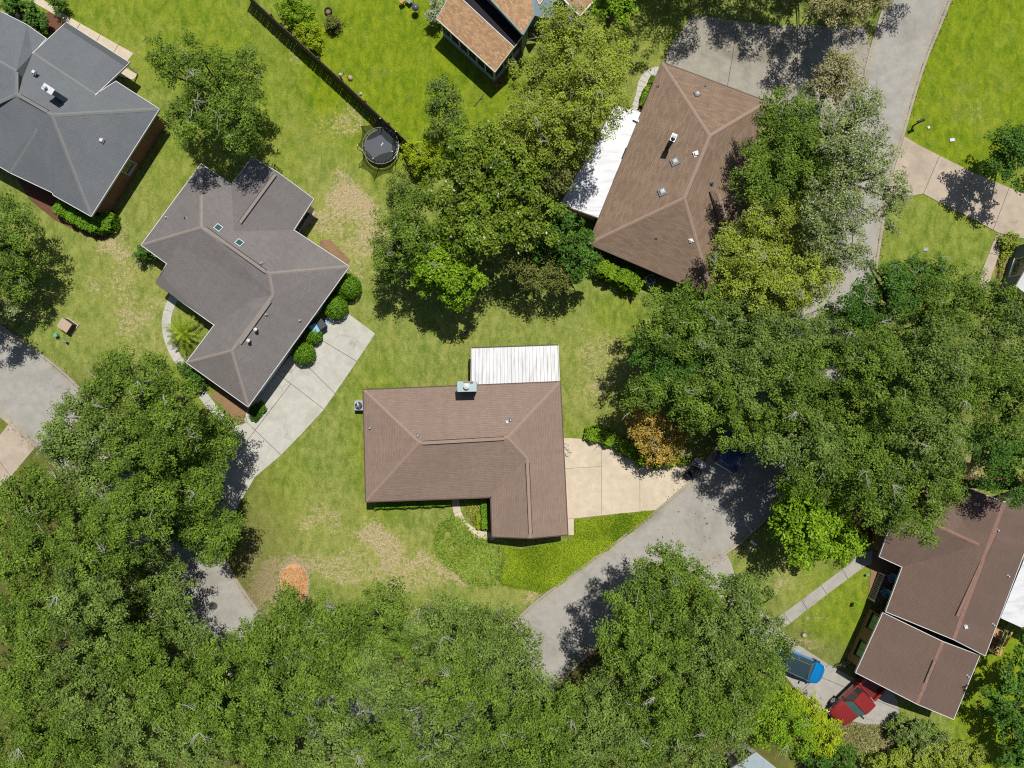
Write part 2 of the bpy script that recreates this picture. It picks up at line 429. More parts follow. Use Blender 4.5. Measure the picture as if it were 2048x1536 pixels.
DIRT = blobs([(700, 410, 48, 42, .95), (676, 372, 18, 24, .8), (735, 470, 45, 35, .8), (655, 455, 35, 22, .75, 30), (700, 540, 30, 22, .5), (715, 500, 50, 25, .6),
              (745, 1075, 42, 32, .95), (780, 1105, 60, 26, .85, 25), (850, 1108, 17, 20, .95), (640, 1040, 44, 20, .5), (600, 1125, 100, 18, .6),
              (530, 1185, 46, 52, .95), (570, 1130, 70, 16, .9), (830, 1150, 120, 30, .55), (660, 1150, 60, 20, .7), (1210, 720, 50, 60, .4), (890, 1148, 26, 12, .95, 30), (920, 1165, 24, 10, .9, 30), (690, 1135, 60, 25, .55), (1072, 1188, 16, 12, .8),
              (1190, 695, 44, 20, .5), (1215, 770, 30, 22, .55), (1180, 740, 20, 20, .35), (250, 560, 36, 60, .45), (268, 640, 44, 24, .6), (215, 500, 50, 16, .75, 20),
              (185, 488, 24, 8, .9, 35), (180, 580, 16, 22, .5), (310, 610, 32, 26, .45), (230, 480, 30, 40, .5), (692, 250, 34, 24, .55), (680, 240, 60, 30, .3), (1560, 1170, 46, 18, .5),
              (1475, 1090, 25, 20, .5), (1625, 1290, 36, 12, .6, 28), (1650, 1245, 20, 8, .5), (1720, 1470, 70, 34, .8), (1950, 225, 20, 20, .25), (1190, 1310, 50, 30, .7), (570, 108, 12, 12, .4), (1940, 940, 40, 40, .6),
              (1700, 620, 30, 30, .5), (300, 690, 60, 22, .3), (500, 1140, 24, 50, .5), (1340, 1060, 20, 4, .0)])
DRY = blobs([(620, 1090, 180, 100, .6), (800, 1130, 130, 60, .95), (250, 600, 130, 130, .55), (1190, 740, 90, 110, .55), (640, 340, 150, 120, .45), (690, 460, 110, 100, .7),
             (300, 380, 80, 80, .45), (780, 620, 60, 80, .3), (1000, 640, 150, 40, .4), (1600, 1180, 60, 60, .5), (220, 80, 140, 50, .35), (260, 140, 60, 50, .6),
             (1000, 1200, 120, 20, .7), (1950, 200, 60, 80, .3), (1880, 1400, 80, 30, .3), (560, 980, 60, 80, .3), (1300, 130, 60, 80, .4)])
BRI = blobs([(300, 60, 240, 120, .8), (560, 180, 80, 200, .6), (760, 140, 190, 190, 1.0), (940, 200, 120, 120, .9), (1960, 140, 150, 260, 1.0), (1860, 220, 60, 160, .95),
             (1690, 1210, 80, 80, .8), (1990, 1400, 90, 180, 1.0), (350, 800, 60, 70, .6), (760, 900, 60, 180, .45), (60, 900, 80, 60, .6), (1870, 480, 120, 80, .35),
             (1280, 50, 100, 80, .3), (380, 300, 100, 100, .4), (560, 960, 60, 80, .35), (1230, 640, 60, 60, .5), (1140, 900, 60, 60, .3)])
DIRT = DIRT * np.clip(0.55 + fine_n * 0.9, 0, 1.2)
nv = GX.size; ny, nx = GX.shape
GZ = np.zeros_like(GX)
co = np.stack([GX, GY, GZ], -1).reshape(-1, 3)
idx = np.arange(nv).reshape(ny, nx)
quads = np.stack([idx[:-1, :-1], idx[:-1, 1:], idx[1:, 1:], idx[1:, :-1]], -1).reshape(-1, 4)
def fast_mesh(name, co, quads, mat):
    me = bpy.data.meshes.new(name); n = len(quads)
    me.vertices.add(len(co)); me.vertices.foreach_set('co', np.ascontiguousarray(co, dtype=np.float32).ravel())
    k = quads.shape[1]
    me.loops.add(n * k); me.loops.foreach_set('vertex_index', quads.astype(np.int32).ravel())
    me.polygons.add(n); me.polygons.foreach_set('loop_start', np.arange(0, n * k, k, dtype=np.int32))
    me.polygons.foreach_set('loop_total', np.full(n, k, dtype=np.int32))
    me.materials.append(mat); me.update(calc_edges=True); return me
# grass material
m, nt, bs = new_mat('lawn'); v = coords(nt)
at = nd(nt, 'ShaderNodeAttribute', attribute_name='soil'); sep = nd(nt, 'ShaderNodeSeparateColor'); nt.links.new(at.outputs['Color'], sep.inputs[0])
mp = nd(nt, 'ShaderNodeMapping'); mp.inputs['Rotation'].default_value = (0, 0, 0.5); mp.inputs['Scale'].default_value = (1.0, 0.55, 1); nt.links.new(v, mp.inputs[0])
f1 = noise(nt, v, 7, 6, 0.75); f2 = noise(nt, v, 0.5, 6, 0.68, 0.5); f3 = noise(nt, mp.outputs[0], 1.7, 6, 0.72, 0.4); f4 = noise(nt, v, 19, 3, 0.8); f5 = noise(nt, v, 3.2, 5, 0.7)
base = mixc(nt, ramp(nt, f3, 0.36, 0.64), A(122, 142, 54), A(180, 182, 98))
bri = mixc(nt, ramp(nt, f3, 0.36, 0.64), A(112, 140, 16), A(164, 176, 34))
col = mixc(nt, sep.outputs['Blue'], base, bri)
mot = noise(nt, v, 0.95, 5, 0.7, 0.8)
col = mixc(nt, ramp(nt, mot, 0.42, 0.66, 0, 0.55), col, mixc(nt, 1.0, col, (0.66, 0.78, 0.62, 1), 'MULTIPLY'))
dryf = math_(nt, 'ADD', math_(nt, 'MULTIPLY', sep.outputs['Green'], 0.8), ramp(nt, f2, 0.4, 0.8, -0.25, 0.45))
dryf = math_(nt, 'MULTIPLY', dryf, ramp(nt, f5, 0.3, 0.62))
dc = nd(nt, 'ShaderNodeClamp'); nt.links.new(dryf, dc.inputs[0])
col = mixc(nt, dc.outputs[0], col, mixc(nt, f1, A(164, 162, 66), A(212, 202, 128)))
soil = mixc(nt, ramp(nt, f1, 0.35, 0.65), A(176, 146, 108), A(238, 214, 176))
sf = math_(nt, 'ADD', sep.outputs['Red'], math_(nt, 'MULTIPLY', ramp(nt, f5, 0.35, 0.65, -1, 1), 0.5))
sf = math_(nt, 'ADD', sf, math_(nt, 'MULTIPLY', ramp(nt, f1, 0.35, 0.65, -1, 1), 0.25))
sf = ramp(nt, sf, 0.4, 0.95, 0, 0.92)
col = mixc(nt, sf, col, soil)
# pale clippings and dead leaves scattered where the grass is thin
lit = math_(nt, 'MULTIPLY', ramp(nt, noise(nt, v, 11, 2, 0.5), 0.64, 0.68), ramp(nt, sep.outputs['Red'], 0.12, 0.5))
col = mixc(nt, lit, col, A(236, 216, 170))
lit2 = ramp(nt, noise(nt, v, 8.5, 2, 0.5), 0.735, 0.76, 0, 0.6)
col = mixc(nt, lit2, col, A(186, 172, 92))
col = mixc(nt, ramp(nt, f4, 0.38, 0.62, 0, 0.62), col, mixc(nt, 1.0, col, (0.42, 0.5, 0.32, 1), 'MULTIPLY'))
gr = noise(nt, v, 10, 3, 0.75)
col = mixc(nt, ramp(nt, gr, 0.4, 0.6, 0, 0.6), mixc(nt, 1.0, col, (1.22, 1.2, 1.3, 1), 'MULTIPLY'), mixc(nt, 1.0, col, (0.56, 0.64, 0.5, 1), 'MULTIPLY'))
wd = noise(nt, v, 4.2, 3, 0.6)
col = mixc(nt, ramp(nt, wd, 0.66, 0.72, 0, 0.5), col, A(84, 120, 30))
wo = nd(nt, 'ShaderNodeAttribute', attribute_name='wood').outputs['Fac']
col = mixc(nt, math_(nt, 'MULTIPLY', wo, 0.8), col, mixc(nt, f1, A(80, 66, 44), A(104, 104, 50)))
nt.links.new(col, bs.inputs['Base Color']); bs.inputs['Roughness'].default_value = 0.9; bs.inputs['Specular IOR Level'].default_value = 0.15
bump(nt, bs, math_(nt, 'ADD', f1, math_(nt, 'MULTIPLY', f4, 0.7)), 0.9, 0.06)
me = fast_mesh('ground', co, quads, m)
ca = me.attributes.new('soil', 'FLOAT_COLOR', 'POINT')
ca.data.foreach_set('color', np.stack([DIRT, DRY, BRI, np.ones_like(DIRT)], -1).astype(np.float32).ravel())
WOOD = np.clip(blobs([(200, 1250, 330, 420, 1.0), (560, 1480, 520, 220, 1.0), (1330, 1420, 330, 200, 1.0), (1700, 800, 300, 130, .6)]), 0, 1)
wa = me.attributes.new('wood', 'FLOAT', 'POINT'); wa.data.foreach_set('value', WOOD.astype(np.float32).ravel())
ground = bpy.data.objects.new('ground', me); COL.objects.link(ground); tag(ground, kind='structure')

# ------------------------------------------------------------------ road, kerbs
def catmull(pts, n):
    pts = [Vector(p).to_2d() if len(p) > 2 else Vector(p) for p in pts]
    out = []
    for i in range(len(pts) - 1):
        p0 = pts[max(i - 1, 0)]; p1 = pts[i]; p2 = pts[i + 1]; p3 = pts[min(i + 2, len(pts) - 1)]
        for k in range(12):
            t = k / 12
            out.append(0.5 * ((2 * p1) + (p2 - p0) * t + (2 * p0 - 5 * p1 + 4 * p2 - p3) * t * t + (3 * p1 - p0 - 3 * p2 + p3) * t ** 3))
    out.append(pts[-1])
    L = [0]
    for a, b in zip(out, out[1:]): L.append(L[-1] + (b - a).length)
    res = []; j = 0
    for i in range(n):
        d = L[-1] * i / (n - 1)
        while j < len(L) - 2 and L[j + 1] < d: j += 1
        t = (d - L[j]) / max(1e-6, L[j + 1] - L[j]); res.append(out[j].lerp(out[j + 1], t))
    return res
inner = [(-300, 440), (-120, 560), (0, 655), (80, 712), (132, 755), (190, 815), (270, 905), (350, 1005), (430, 1100), (473, 1167), (512, 1222), (570, 1290), (680, 1360), (820, 1382), (950, 1328), (1050, 1228),
         (1110, 1178), (1200, 1112), (1300, 1036), (1372, 975), (1412, 930), (1455, 865), (1500, 780), (1550, 690), (1610, 600), (1650, 480), (1690, 350), (1718, 220), (1742, 110), (1775, 0), (1830, -180), (1900, -420)]
outer = [(-300, 600), (-120, 730), (0, 826), (72, 886), (140, 960), (230, 1070), (300, 1140), (360, 1220), (440, 1325), (560, 1440), (760, 1515), (960, 1490), (1080, 1400), (1160, 1318), (1260, 1236),
         (1330, 1186), (1400, 1132), (1470, 1088), (1550, 1010), (1620, 900), (1680, 780), (1715, 660), (1743, 560), (1766, 420), (1784, 327), (1803, 267), (1843, 133), (1896, 0), (1960, -190), (2040, -420)]
NI = 420
ri = catmull(inner, NI); ro = catmull(outer, NI)
ri = [P(p.x, p.y).to_2d() for p in ri]; ro = [P(p.x, p.y).to_2d() for p in ro]
vs = []; fs = []
for i in range(NI):
    for k in range(5):
        q = ri[i].lerp(ro[i], k / 4); vs.append((q.x, q.y, 0.012 + 0.03 * (1 - abs(k - 2) / 2)))
for i in range(NI - 1):
    for k in range(4):
        a = i * 5 + k; fs.append((a, a + 1, a + 6, a + 5))
mb = MB(); mb.add(vs, fs)
road = mb.build('road', M['road'], smooth=True); tag(road, kind='structure')
kerb = empty('kerb'); tag(kerb, kind='structure')
def run_kerb(line, other):
    L = 0; seg = [line[0]]; segs = []
    for a, b in zip(line, line[1:]):
        L += (b - a).length; seg.append(b)
        if L > 3.0: segs.append(seg); seg = [b]; L = 0
    segs.append(seg)
    for sg in segs:
        if len(sg) < 2: continue
        mid = sg[len(sg) // 2]
        if abs(mid.x) > 50 or abs(mid.y) > 38: continue
        j = min(range(len(line)), key=lambda q: (line[q] - mid).length); out = (mid - other[j]).normalized()
        prof = [(-0.30, 0.017), (0.0, 0.028), (0.07, 0.085), (0.24, 0.10), (0.27, -0.02), (-0.30, -0.02)]
        vs = []; n = len(prof)
        for i, p in enumerate(sg):
            d = (sg[min(i + 1, len(sg) - 1)] - sg[max(i - 1, 0)]).normalized(); nr = Vector((-d.y, d.x))
            if nr.dot(out) < 0: nr = -nr
            sh = d * (0.008 if i == 0 else (-0.008 if i == len(sg) - 1 else 0))
            for o_, z in prof: vs.append((p.x + nr.x * o_ + sh.x, p.y + nr.y * o_ + sh.y, z))
        fs = [(i * n + k, i * n + (k + 1) % n, (i + 1) * n + (k + 1) % n, (i + 1) * n + k) for i in range(len(sg) - 1) for k in range(n)]
        fs += [tuple(range(n)), tuple(range((len(sg) - 1) * n, len(sg) * n))]
        mb = MB(); mb.add(vs, fs); mb.build('kerb_stone', M['kerb'], kerb)
run_kerb(ri, ro); run_kerb(ro, ri)

# ------------------------------------------------------------------ slabs
def clip(poly, a, b, keep=1):
    out = []; n = (-(b[1] - a[1]), b[0] - a[0])
    d = lambda p: keep * ((p[0] - a[0]) * n[0] + (p[1] - a[1]) * n[1])
    for i in range(len(poly)):
        p, q = poly[i], poly[(i + 1) % len(poly)]; dp, dq = d(p), d(q)
        if dp >= 0: out.append(p)
        if dp * dq < 0:
            t = dp / (dp - dq); out.append((p[0] + (q[0] - p[0]) * t, p[1] + (q[1] - p[1]) * t))
    return out
def area(p): return sum(p[i][0] * p[(i + 1) % len(p)][1] - p[(i + 1) % len(p)][0] * p[i][1] for i in range(len(p))) / 2
def inset(poly, d):
    pts = [Vector((p[0], p[1])) for p in poly]
    pts = [p for i, p in enumerate(pts) if (p - pts[i - 1]).length > 1e-4]
    if area(pts) < 0: pts = pts[::-1]
    n = len(pts); out = []
    for i in range(n):
        a, b, c = pts[i - 1], pts[i], pts[(i + 1) % n]
        d1 = (b - a).normalized(); d2 = (c - b).normalized()
        n1 = Vector((-d1.y, d1.x)); n2 = Vector((-d2.y, d2.x))
        k = (n1 + n2); 
        if k.length < 1e-3: out.append(b + n1 * d); continue
        k.normalize(); out.append(b + k * (d / max(0.35, k.dot(n1))))
    return out
def slabs(name, poly, cuts, mat, z=0.05, gap=0.02, piece='slab'):
    par = empty(name); tag(par, kind='structure')
    w = [P(*p).to_2d() for p in poly]
    mb = MB(); mb.prism(inset(w, 0.03), -0.05, z - 0.03); mb.build('joint_bed', M['joint'], par)
    polys = [[(p.x, p.y) for p in w]]
    for c in cuts:
        a, b = P(*c[0]), P(*c[1]); new = []
        for pl in polys:
            if len(c) > 2:      # only pieces whose centre is within reach
                cx = sum(p[0] for p in pl) / len(pl); cy = sum(p[1] for p in pl) / len(pl)
                ref = P(*c[2]); 
                if (Vector((cx, cy)) - ref.to_2d()).length > c[3] / S: new.append(pl); continue
            for k in (1, -1):
                q = clip(pl, (a.x, a.y), (b.x, b.y), k)
                if len(q) >= 3 and abs(area(q)) > 0.02: new.append(q)
        polys = new
    for pl in polys:
        ins = inset(pl, gap)
        if abs(area(ins)) < 0.02: continue
        mb = MB(); zz = z + random.uniform(-0.004, 0.004); mb.prism(ins, -0.03, zz); mb.build(piece, mat, par)
    return par
slabs('driveway', [(1116, 876), (1142, 876), (1234, 882), (1264, 906), (1301, 931), (1367, 929), (1400, 945), (1368, 972), (1312, 1020), (1240, 1027), (1148, 1037), (1116, 1038)],
      [((1204, 800), (1202, 1100)), ((1133, 937), (1264, 929), (1180, 940), 90), ((1279, 900), (1280, 1050), (1290, 960), 90)], M['con_warm'], 0.05, 0.012)
slabs('walkway', [(1110, 1038), (1148, 1037), (1148, 1070), (1110, 1071)], [], M['con_warm'])
slabs('driveway', [(686, 620), (697, 627), (751, 667), (713, 725), (648, 820), (600, 872), (561, 912), (510, 955), (482, 1003), (452, 1050), (440, 1085), (425, 1090), (352, 1000), (400, 960), (440, 900), (470, 870), (487, 845), (500, 800), (540, 760), (590, 700), (640, 640)],
      [((735, 645), (590, 860), (670, 720), 110), ((643, 680), (714, 723)), ((633, 750), (666, 783)), ((576, 763), (646, 817)), ((503, 853), (559, 907)), ((440, 900), (510, 955)), ((400, 960), (470, 1020)),
       ((680, 640), (480, 900), (530, 850), 60)], M['con_white'])
slabs('driveway', [(1385, 28), (1460, 40), (1536, 51), (1600, 52), (1728, 50), (1742, 100), (1722, 205), (1650, 260), (1560, 230), (1480, 200), (1335, 150), (1330, 110)],
      [((1595, 0), (1595, 300)), ((1480, 20), (1450, 200)), ((1536, 140), (1640, 60), (1660, 100), 90), ((1536, 120), (1640, 240), (1660, 200), 90)], M['con_old'])
slabs('driveway', [(1790, 330), (1808, 272), (1839, 291), (1879, 311), (1949, 346), (2010, 372), (2080, 400), (2140, 430), (2140, 520), (2048, 478), (1996, 466), (1940, 436), (1905, 419), (1846, 388), (1773, 402)],
      [((1879, 311), (1846, 388)), ((1949, 346), (1914, 423)), ((2018, 375), (1985, 462))], M['con_tan'])
slabs('driveway', [(25, 845), (66, 884), (70, 897), (57, 912), (38, 935), (10, 968), (-80, 1010), (-80, 930), (0, 870), (17, 848)], [((-40, 870), (20, 950))], M['con_tan'])
slabs('driveway', [(1392, 1143), (1448, 1095), (1462, 1125), (1474, 1162), (1515, 1212), (1583, 1280), (1657, 1328), (1700, 1352), (1780, 1380), (1795, 1400), (1800, 1447), (1740, 1450), (1690, 1452), (1640, 1425), (1600, 1390), (1560, 1340), (1500, 1272), (1440, 1203)],
      [((1657, 1328), (1590, 1395)), ((1583, 1280), (1530, 1320)), ((1515, 1212), (1460, 1240)), ((1474, 1162), (1420, 1190)), ((1620, 1345), (1800, 1420), (1720, 1400), 90), ((1720, 1350), (1680, 1460))], M['con_grey'])
slabs('walkway', [(1556, 1234), (1640, 1171), (1700, 1126), (1716, 1106), (1745, 1100), (1768, 1112), (1765, 1130), (1735, 1130), (1716, 1143), (1650, 1192), (1576, 1250), (1545, 1262), (1530, 1240)],
      [((1600, 1195), (1618, 1225)), ((1638, 1165), (1658, 1195)), ((1680, 1132), (1700, 1165)), ((1566, 1225), (1584, 1250)), ((1712, 1100), (1730, 1150))], M['con_grey'], 0.04)
slabs('walkway', [(60, -20), (123, 25), (268, 107), (255, 123), (132, 43), (96, 22), (40, -10)], [((123, 15), (105, 45)), ((165, 40), (150, 65)), ((205, 62), (190, 90)), ((240, 85), (225, 110))], M['con_warm'], 0.04)
slabs('patio', [(248, 133), (277, 150), (266, 160), (225, 150)], [], M['con_warm'], 0.04)
slabs('walkway', [(1993, 466), (2012, 472), (1985, 545), (1975, 580), (1955, 580), (1966, 535)], [((1975, 505), (2000, 512))], M['con_tan'], 0.04)
def strip(name, line, w, mat, z, step, piece):
    par = empty(name); tag(par, kind='structure')
    c = [P(p.x, p.y).to_2d() for p in catmull(line, 90)]
    L = 0; seg = [c[0]]; segs = []
    for a, b in zip(c, c[1:]):
        L += (b - a).length; seg.append(b)
        if L > step: segs.append(seg); seg = [b]; L = 0
    if len(seg) > 1: segs.append(seg)
    for sg in segs:
        l = []; r = []
        for i, p in enumerate(sg):
            d = (sg[min(i + 1, len(sg) - 1)] - sg[max(i - 1, 0)]).normalized(); nr = Vector((-d.y, d.x))
            sh = d * (0.012 if i == 0 else (-0.012 if i == len(sg) - 1 else 0))
            l.append(p + nr * w / 2 + sh); r.append(p - nr * w / 2 + sh)
        mb = MB(); poly = l + r[::-1]; mb.prism(poly, -0.03, z + random.uniform(-0.003, 0.003)); mb.build(piece, mat, par)
strip('walkway', [(350, 590), (336, 625), (333, 655), (340, 685), (354, 715), (374, 742), (392, 770), (412, 798), (434, 826), (455, 848), (492, 862)], 0.75, M['con_white'], 0.04, 1.3, 'slab')
strip('walkway', [(911, 985), (912, 1010), (919, 1035), (935, 1055), (956, 1068), (990, 1074)], 0.62, M['con_warm'], 0.04, 1.6, 'slab')
strip('walkway', [(1330, 143), (1310, 143), (1295, 150), (1284, 170), (1280, 192), (1268, 225)], 0.72, M['pebble'], 0.035, 0.42, 'paver')
slabs('patio', [(585, 400), (618, 408), (632, 428), (607, 462), (575, 450)], [], M['con_tan'], 0.04)
# planting beds and a mulch ring
def bed(name, px, mat, z=0.03):
    mb = MB(); mb.prism([P(*p) for p in px], -0.02, z); o = mb.build(name, mat); tag(o, kind='structure'); return o
bed('mulch_bed', [(425, 795), (497, 862), (510, 850), (520, 815), (440, 760)], M['mulch'])
bed('mulch_bed', [(640, 482), (660, 478), (700, 520), (690, 545), (640, 510)], M['mulch'])
bed('mulch_bed', [(78, 35), (100, 22), (130, 45), (108, 68), (80, 55)], M['mulch_brown'])
bed('mulch_bed', [(926, 1000), (976, 1000), (976, 1070), (960, 1058), (938, 1036)], M['mulch'])
bed('mulch_bed', [(100, 385), (190, 440), (215, 405), (234, 430), (232, 462), (205, 482), (170, 470), (110, 440), (60, 400), (30, 350)], M['mulch_brown'])
bed('mulch_bed', [(1708, 1020), (1760, 1030), (1745, 1095), (1700, 1085)], M['mulch_brown'], 0.025)
bed('mulch_bed', [(2000, 480), (2030, 490), (2020, 600), (1985, 590)], M['mulch'])

# ------------------------------------------------------------------ houses
CAMP = Vector((0, 0, H))
def solve_h(px, py, A_, B_, pitch, h0=2.6):
    h = h0 + 1
    for _ in range(30):
        p = P(px, py, h).to_2d(); d = (B_ - A_).normalized(); n = Vector((-d.y, d.x))
        h = 0.5 * h + 0.5 * (h0 + pitch * abs((p - A_).dot(n)))
    return h
class House:
    def __init__(s, name, label):
        s.root = empty(name); tag(s.root, label, 'house'); s.tris = []
    def section(s, verts, faces, outline, rmat, fmat, wmat, eave=2.6, thick=0.16, wall_in=0.5, pitch=0.4, fascia=0.05, fh=0.17, walls=True):
        V = {}
        for k, v in verts.items():
            if len(v) == 2: V[k] = P(v[0], v[1], eave)
            elif not isinstance(v[2], tuple): V[k] = P(*v)
        for k, v in verts.items():
            if len(v) == 3 and isinstance(v[2], tuple):
                a, b = v[2][:2]; pt = v[2][2] if len(v[2]) > 2 else pitch
                h = solve_h(v[0], v[1], V[a].to_2d(), V[b].to_2d(), pt, eave); V[k] = P(v[0], v[1], h)
        s.V = V
        me = bpy.data.meshes.new('roof'); keys = list(V); ix = {k: i for i, k in enumerate(keys)}
        vs = [tuple(V[k]) for k in keys]; fs = []; uvs = []
        n0 = len(vs)
        for f in faces:
            pts = [V[k] for k in f]
            nrm = Vector((0, 0, 0))
            for i in range(len(pts)):
                a = pts[i]; b = pts[(i + 1) % len(pts)]; nrm += Vector(((a.y - b.y) * (a.z + b.z), (a.z - b.z) * (a.x + b.x), (a.x - b.x) * (a.y + b.y)))
            if nrm.z < 0: f = f[::-1]; nrm = -nrm; pts = pts[::-1]
            nrm.normalize(); u = Vector((0, 0, 1)).cross(nrm)
            if u.length < 0.02: u = Vector((1, 0, 0))
            u.normalize(); w = nrm.cross(u)
            fs.append(tuple(ix[k] for k in f)); uvs.append([(p.dot(u), p.dot(w)) for p in pts])
            for i in range(1, len(pts) - 1): s.tris.append((pts[0], pts[i], pts[i + 1]))
        # eave underside and rim
        ol = [V[k] for k in outline]
        lo = [(p.x, p.y, eave - thick) for p in ol]; n = len(ol); b0 = len(vs); vs += lo
        oi = [ix[k] for k in outline]
        for i in range(n):
            j = (i + 1) % n; fs.append((oi[i], oi[j], b0 + j, b0 + i)); uvs.append([(0, 0)] * 4)
        fs.append(tuple(b0 + i for i in reversed(range(n)))); uvs.append([(0, 0)] * n)
        me.from_pydata(vs, [], fs); uvl = me.uv_layers.new(name='UVMap')
        i = 0
        for pi, u in enumerate(uvs):
            for k in range(len(u)): uvl.data[i].uv = u[k]; i += 1
        me.materials.append(rmat); me.update()
        o = bpy.data.objects.new('roof', me); COL.objects.link(o); o.parent = s.root; s.roof = o
        # fascia boards, one for each edge
        cen = sum((p.to_2d() for p in ol), Vector((0, 0))) / n
        sg = 1 if area([(p.x, p.y) for p in ol]) > 0 else -1
        for i in range(n):
            a, b = ol[i], ol[(i + 1) % n]; d = (b - a).to_2d()
            if d.length < 0.05: continue
            d.normalize(); nr = Vector((d.y, -d.x)) * sg
            off = Vector((nr.x, nr.y, 0)) * (fascia / 2 + 0.003); dz = Vector((0, 0, -fh / 2 + 0.02)); e3 = Vector((d.x, d.y, 0)) * (fascia * 0.9)
            mb = MB(); mb.bar(a + off + dz - e3 * 0.5, b + off + dz + e3 * 0.5, fascia, fh); mb.build('fascia', fmat, s.root)
        if walls:
            ins = inset([(p.x, p.y) for p in ol], wall_in); s.wallpoly = ins
            m_ = len(ins); L = 0; vs = []; fs = []; uvs = []
            for i in range(m_):
                a, b = ins[i], ins[(i + 1) % m_]; l = (b - a).length; k = len(vs)
                vs += [(a.x, a.y, 0), (b.x, b.y, 0), (b.x, b.y, eave - thick + 0.005), (a.x, a.y, eave - thick + 0.005)]
                fs.append((k, k + 1, k + 2, k + 3)); uvs += [(L, 0), (L + l, 0), (L + l, eave), (L, eave)]; L += l
            me = bpy.data.meshes.new('wall'); me.from_pydata(vs, [], fs); uvl = me.uv_layers.new(name='UVMap')
            for i, u in enumerate(uvs): uvl.data[i].uv = u
            me.materials.append(wmat); me.update(); w = bpy.data.objects.new('wall', me); COL.objects.link(w); w.parent = s.root
        return s
    def cap(s, a, b, mat, w=0.26, h=0.025, name='ridge_cap'):
        a = s.V[a] if isinstance(a, str) else a; b = s.V[b] if isinstance(b, str) else b
        mb = MB(); up = Vector((0, 0, 1)); d = (b - a).normalized(); side = d.cross(up).normalized() * w / 2
        lift = Vector((0, 0, h)); drop = Vector((0, 0, -w * 0.16))
        vs = []
        for p in (a, b): vs += [p + side + drop + lift, p + lift * 1.3, p - side + drop + lift, p - side + drop * 2.2, p + side + drop * 2.2]
        mb.add(vs, [(0, 5, 6, 1), (1, 6, 7, 2), (2, 7, 8, 3), (4, 9, 5, 0), (0, 1, 2, 3, 4), (5, 9, 8, 7, 6)])
        return mb.build(name, mat, s.root)
    def ridge_vent(s, pa, pb, mat, w=0.28):
        a = s.hit(*pa); b = s.hit(*pb); up = Vector((0, 0, 1))
        mb = MB(); mb.bar(a + up * 0.02, b + up * 0.02, w + 0.05, 0.05); o = mb.build('ridge_vent', M['dark_gap'], s.root)
        mb = MB(); mb.bar(a + up * 0.045, b + up * 0.045, w - .04, 0.03); mb.build('vent_cap', mat, o)
    def hit(s, px, py):
        p = P(px, py, 0); d = (p - CAMP).normalized(); best = None
        for t in s.tris:
            r = intersect_ray_tri(t[0], t[1], t[2], d, CAMP, True)
            if r is not None and (best is None or r.z > best.z): best = r
        return best if best is not None else P(px, py, 3)
    def pipe(s, px, py, h=0.35, r=0.05, mat='trim_white', flash=0.16):
        p = s.hit(px, py)
        mb = MB(); mb.cyl(p + Vector((0, 0, -0.1)), r, h + 0.1, 10); o = mb.build('vent_pipe', M[mat], s.root)
        mb = MB(); mb.lathe(p + Vector((0, 0, -0.06)), [(flash, 0.0), (flash, 0.07), (r * 1.3, 0.13)], 10); mb.build('flashing', M['steel'], o)
    def turbine(s, px, py):
        p = s.hit(px, py)
        mb = MB(); mb.cyl(p + Vector((0, 0, -0.1)), 0.06, 0.65, 10); o = mb.build('flue', M['steel'], s.root)
        mb = MB(); mb.lathe(p + Vector((0, 0, 0.5)), [(0.05, 0.0), (0.14, 0.03), (0.14, 0.1), (0.02, 0.16)], 12); mb.build('flue_cap', M['trim_white'], o)
    def boxvent(s, px, py, rz=0, w=0.26, mat='trim_white'):
        p = s.hit(px, py)
        mb = MB(); mb.box(p + Vector((0, 0, 0.02)), (w * 1.5, w * 1.5, 0.05), rz); o = mb.build('box_vent', M['steel'], s.root)
        mb = MB(); mb.box(p + Vector((0, 0, 0.1)), (w, w, 0.16), rz); mb.build('vent_hood', M[mat], o, bevel=0.02)
    def skylight(s, px, py, rz, lx=0.62, ly=0.62, glass='glass_teal', frame='trim_white', dome=False, pit=0.35, dirn=(0, 1)):
        p = s.hit(px, py); eps = 3
        a = s.hit(px + eps, py); b = s.hit(px, py + eps)
        n = (b - p).cross(a - p).normalized()
        if n.z < 0: n = -n
        q = Vector((0, 0, 1)).rotation_difference(n) @ Quaternion((0, 0, 1), rz)
        mb = MB(); mb.box((0, 0, 0.04), (lx, ly, 0.12)); o = mb.build('skylight', M[frame], s.root); o.location = p; o.rotation_mode = 'QUATERNION'; o.rotation_quaternion = q
        mb = MB()
        if dome: mb.lathe((0, 0, 0), [(0.62, 0.10), (0.55, 0.17), (0.35, 0.23), (0.02, 0.25)], 4); 
        else: mb.box((0, 0, 0.105), (lx - 0.1, ly - 0.1, 0.02))
        g = mb.build('glass', M[glass], o)
        if dome: g.scale = (lx * 0.72, ly * 0.72, 1); g.rotation_euler = (0, 0, math.pi / 4)
    def window(s, a, b, t, w, h, z, frame='trim_white', glass='glass', bars=1, sill=True, wall_in=None):
        """window on the wall line a-b (world 2d), t along it"""
        d = (b - a).normalized(); c = a + (b - a) * t; nr = Vector((d.y, -d.x))
        cen = sum(s.wallpoly, Vector((0, 0))) / len(s.wallpoly)
        ang = math.atan2(d.y, d.x)
        o = empty('window', (c.x + nr.x * 0.0, c.y + nr.y * 0.0, z), ang, s.root)
        mb = MB()
        mb.box((0, 0, h / 2), (w, 0.10, 0.07)); mb.box((0, 0, -h / 2), (w, 0.10, 0.07)); mb.box((-w / 2, 0, 0), (0.07, 0.10, h - 0.07)); mb.box((w / 2, 0, 0), (0.07, 0.10, h - 0.07))
        mb.build('frame', M[frame], o)
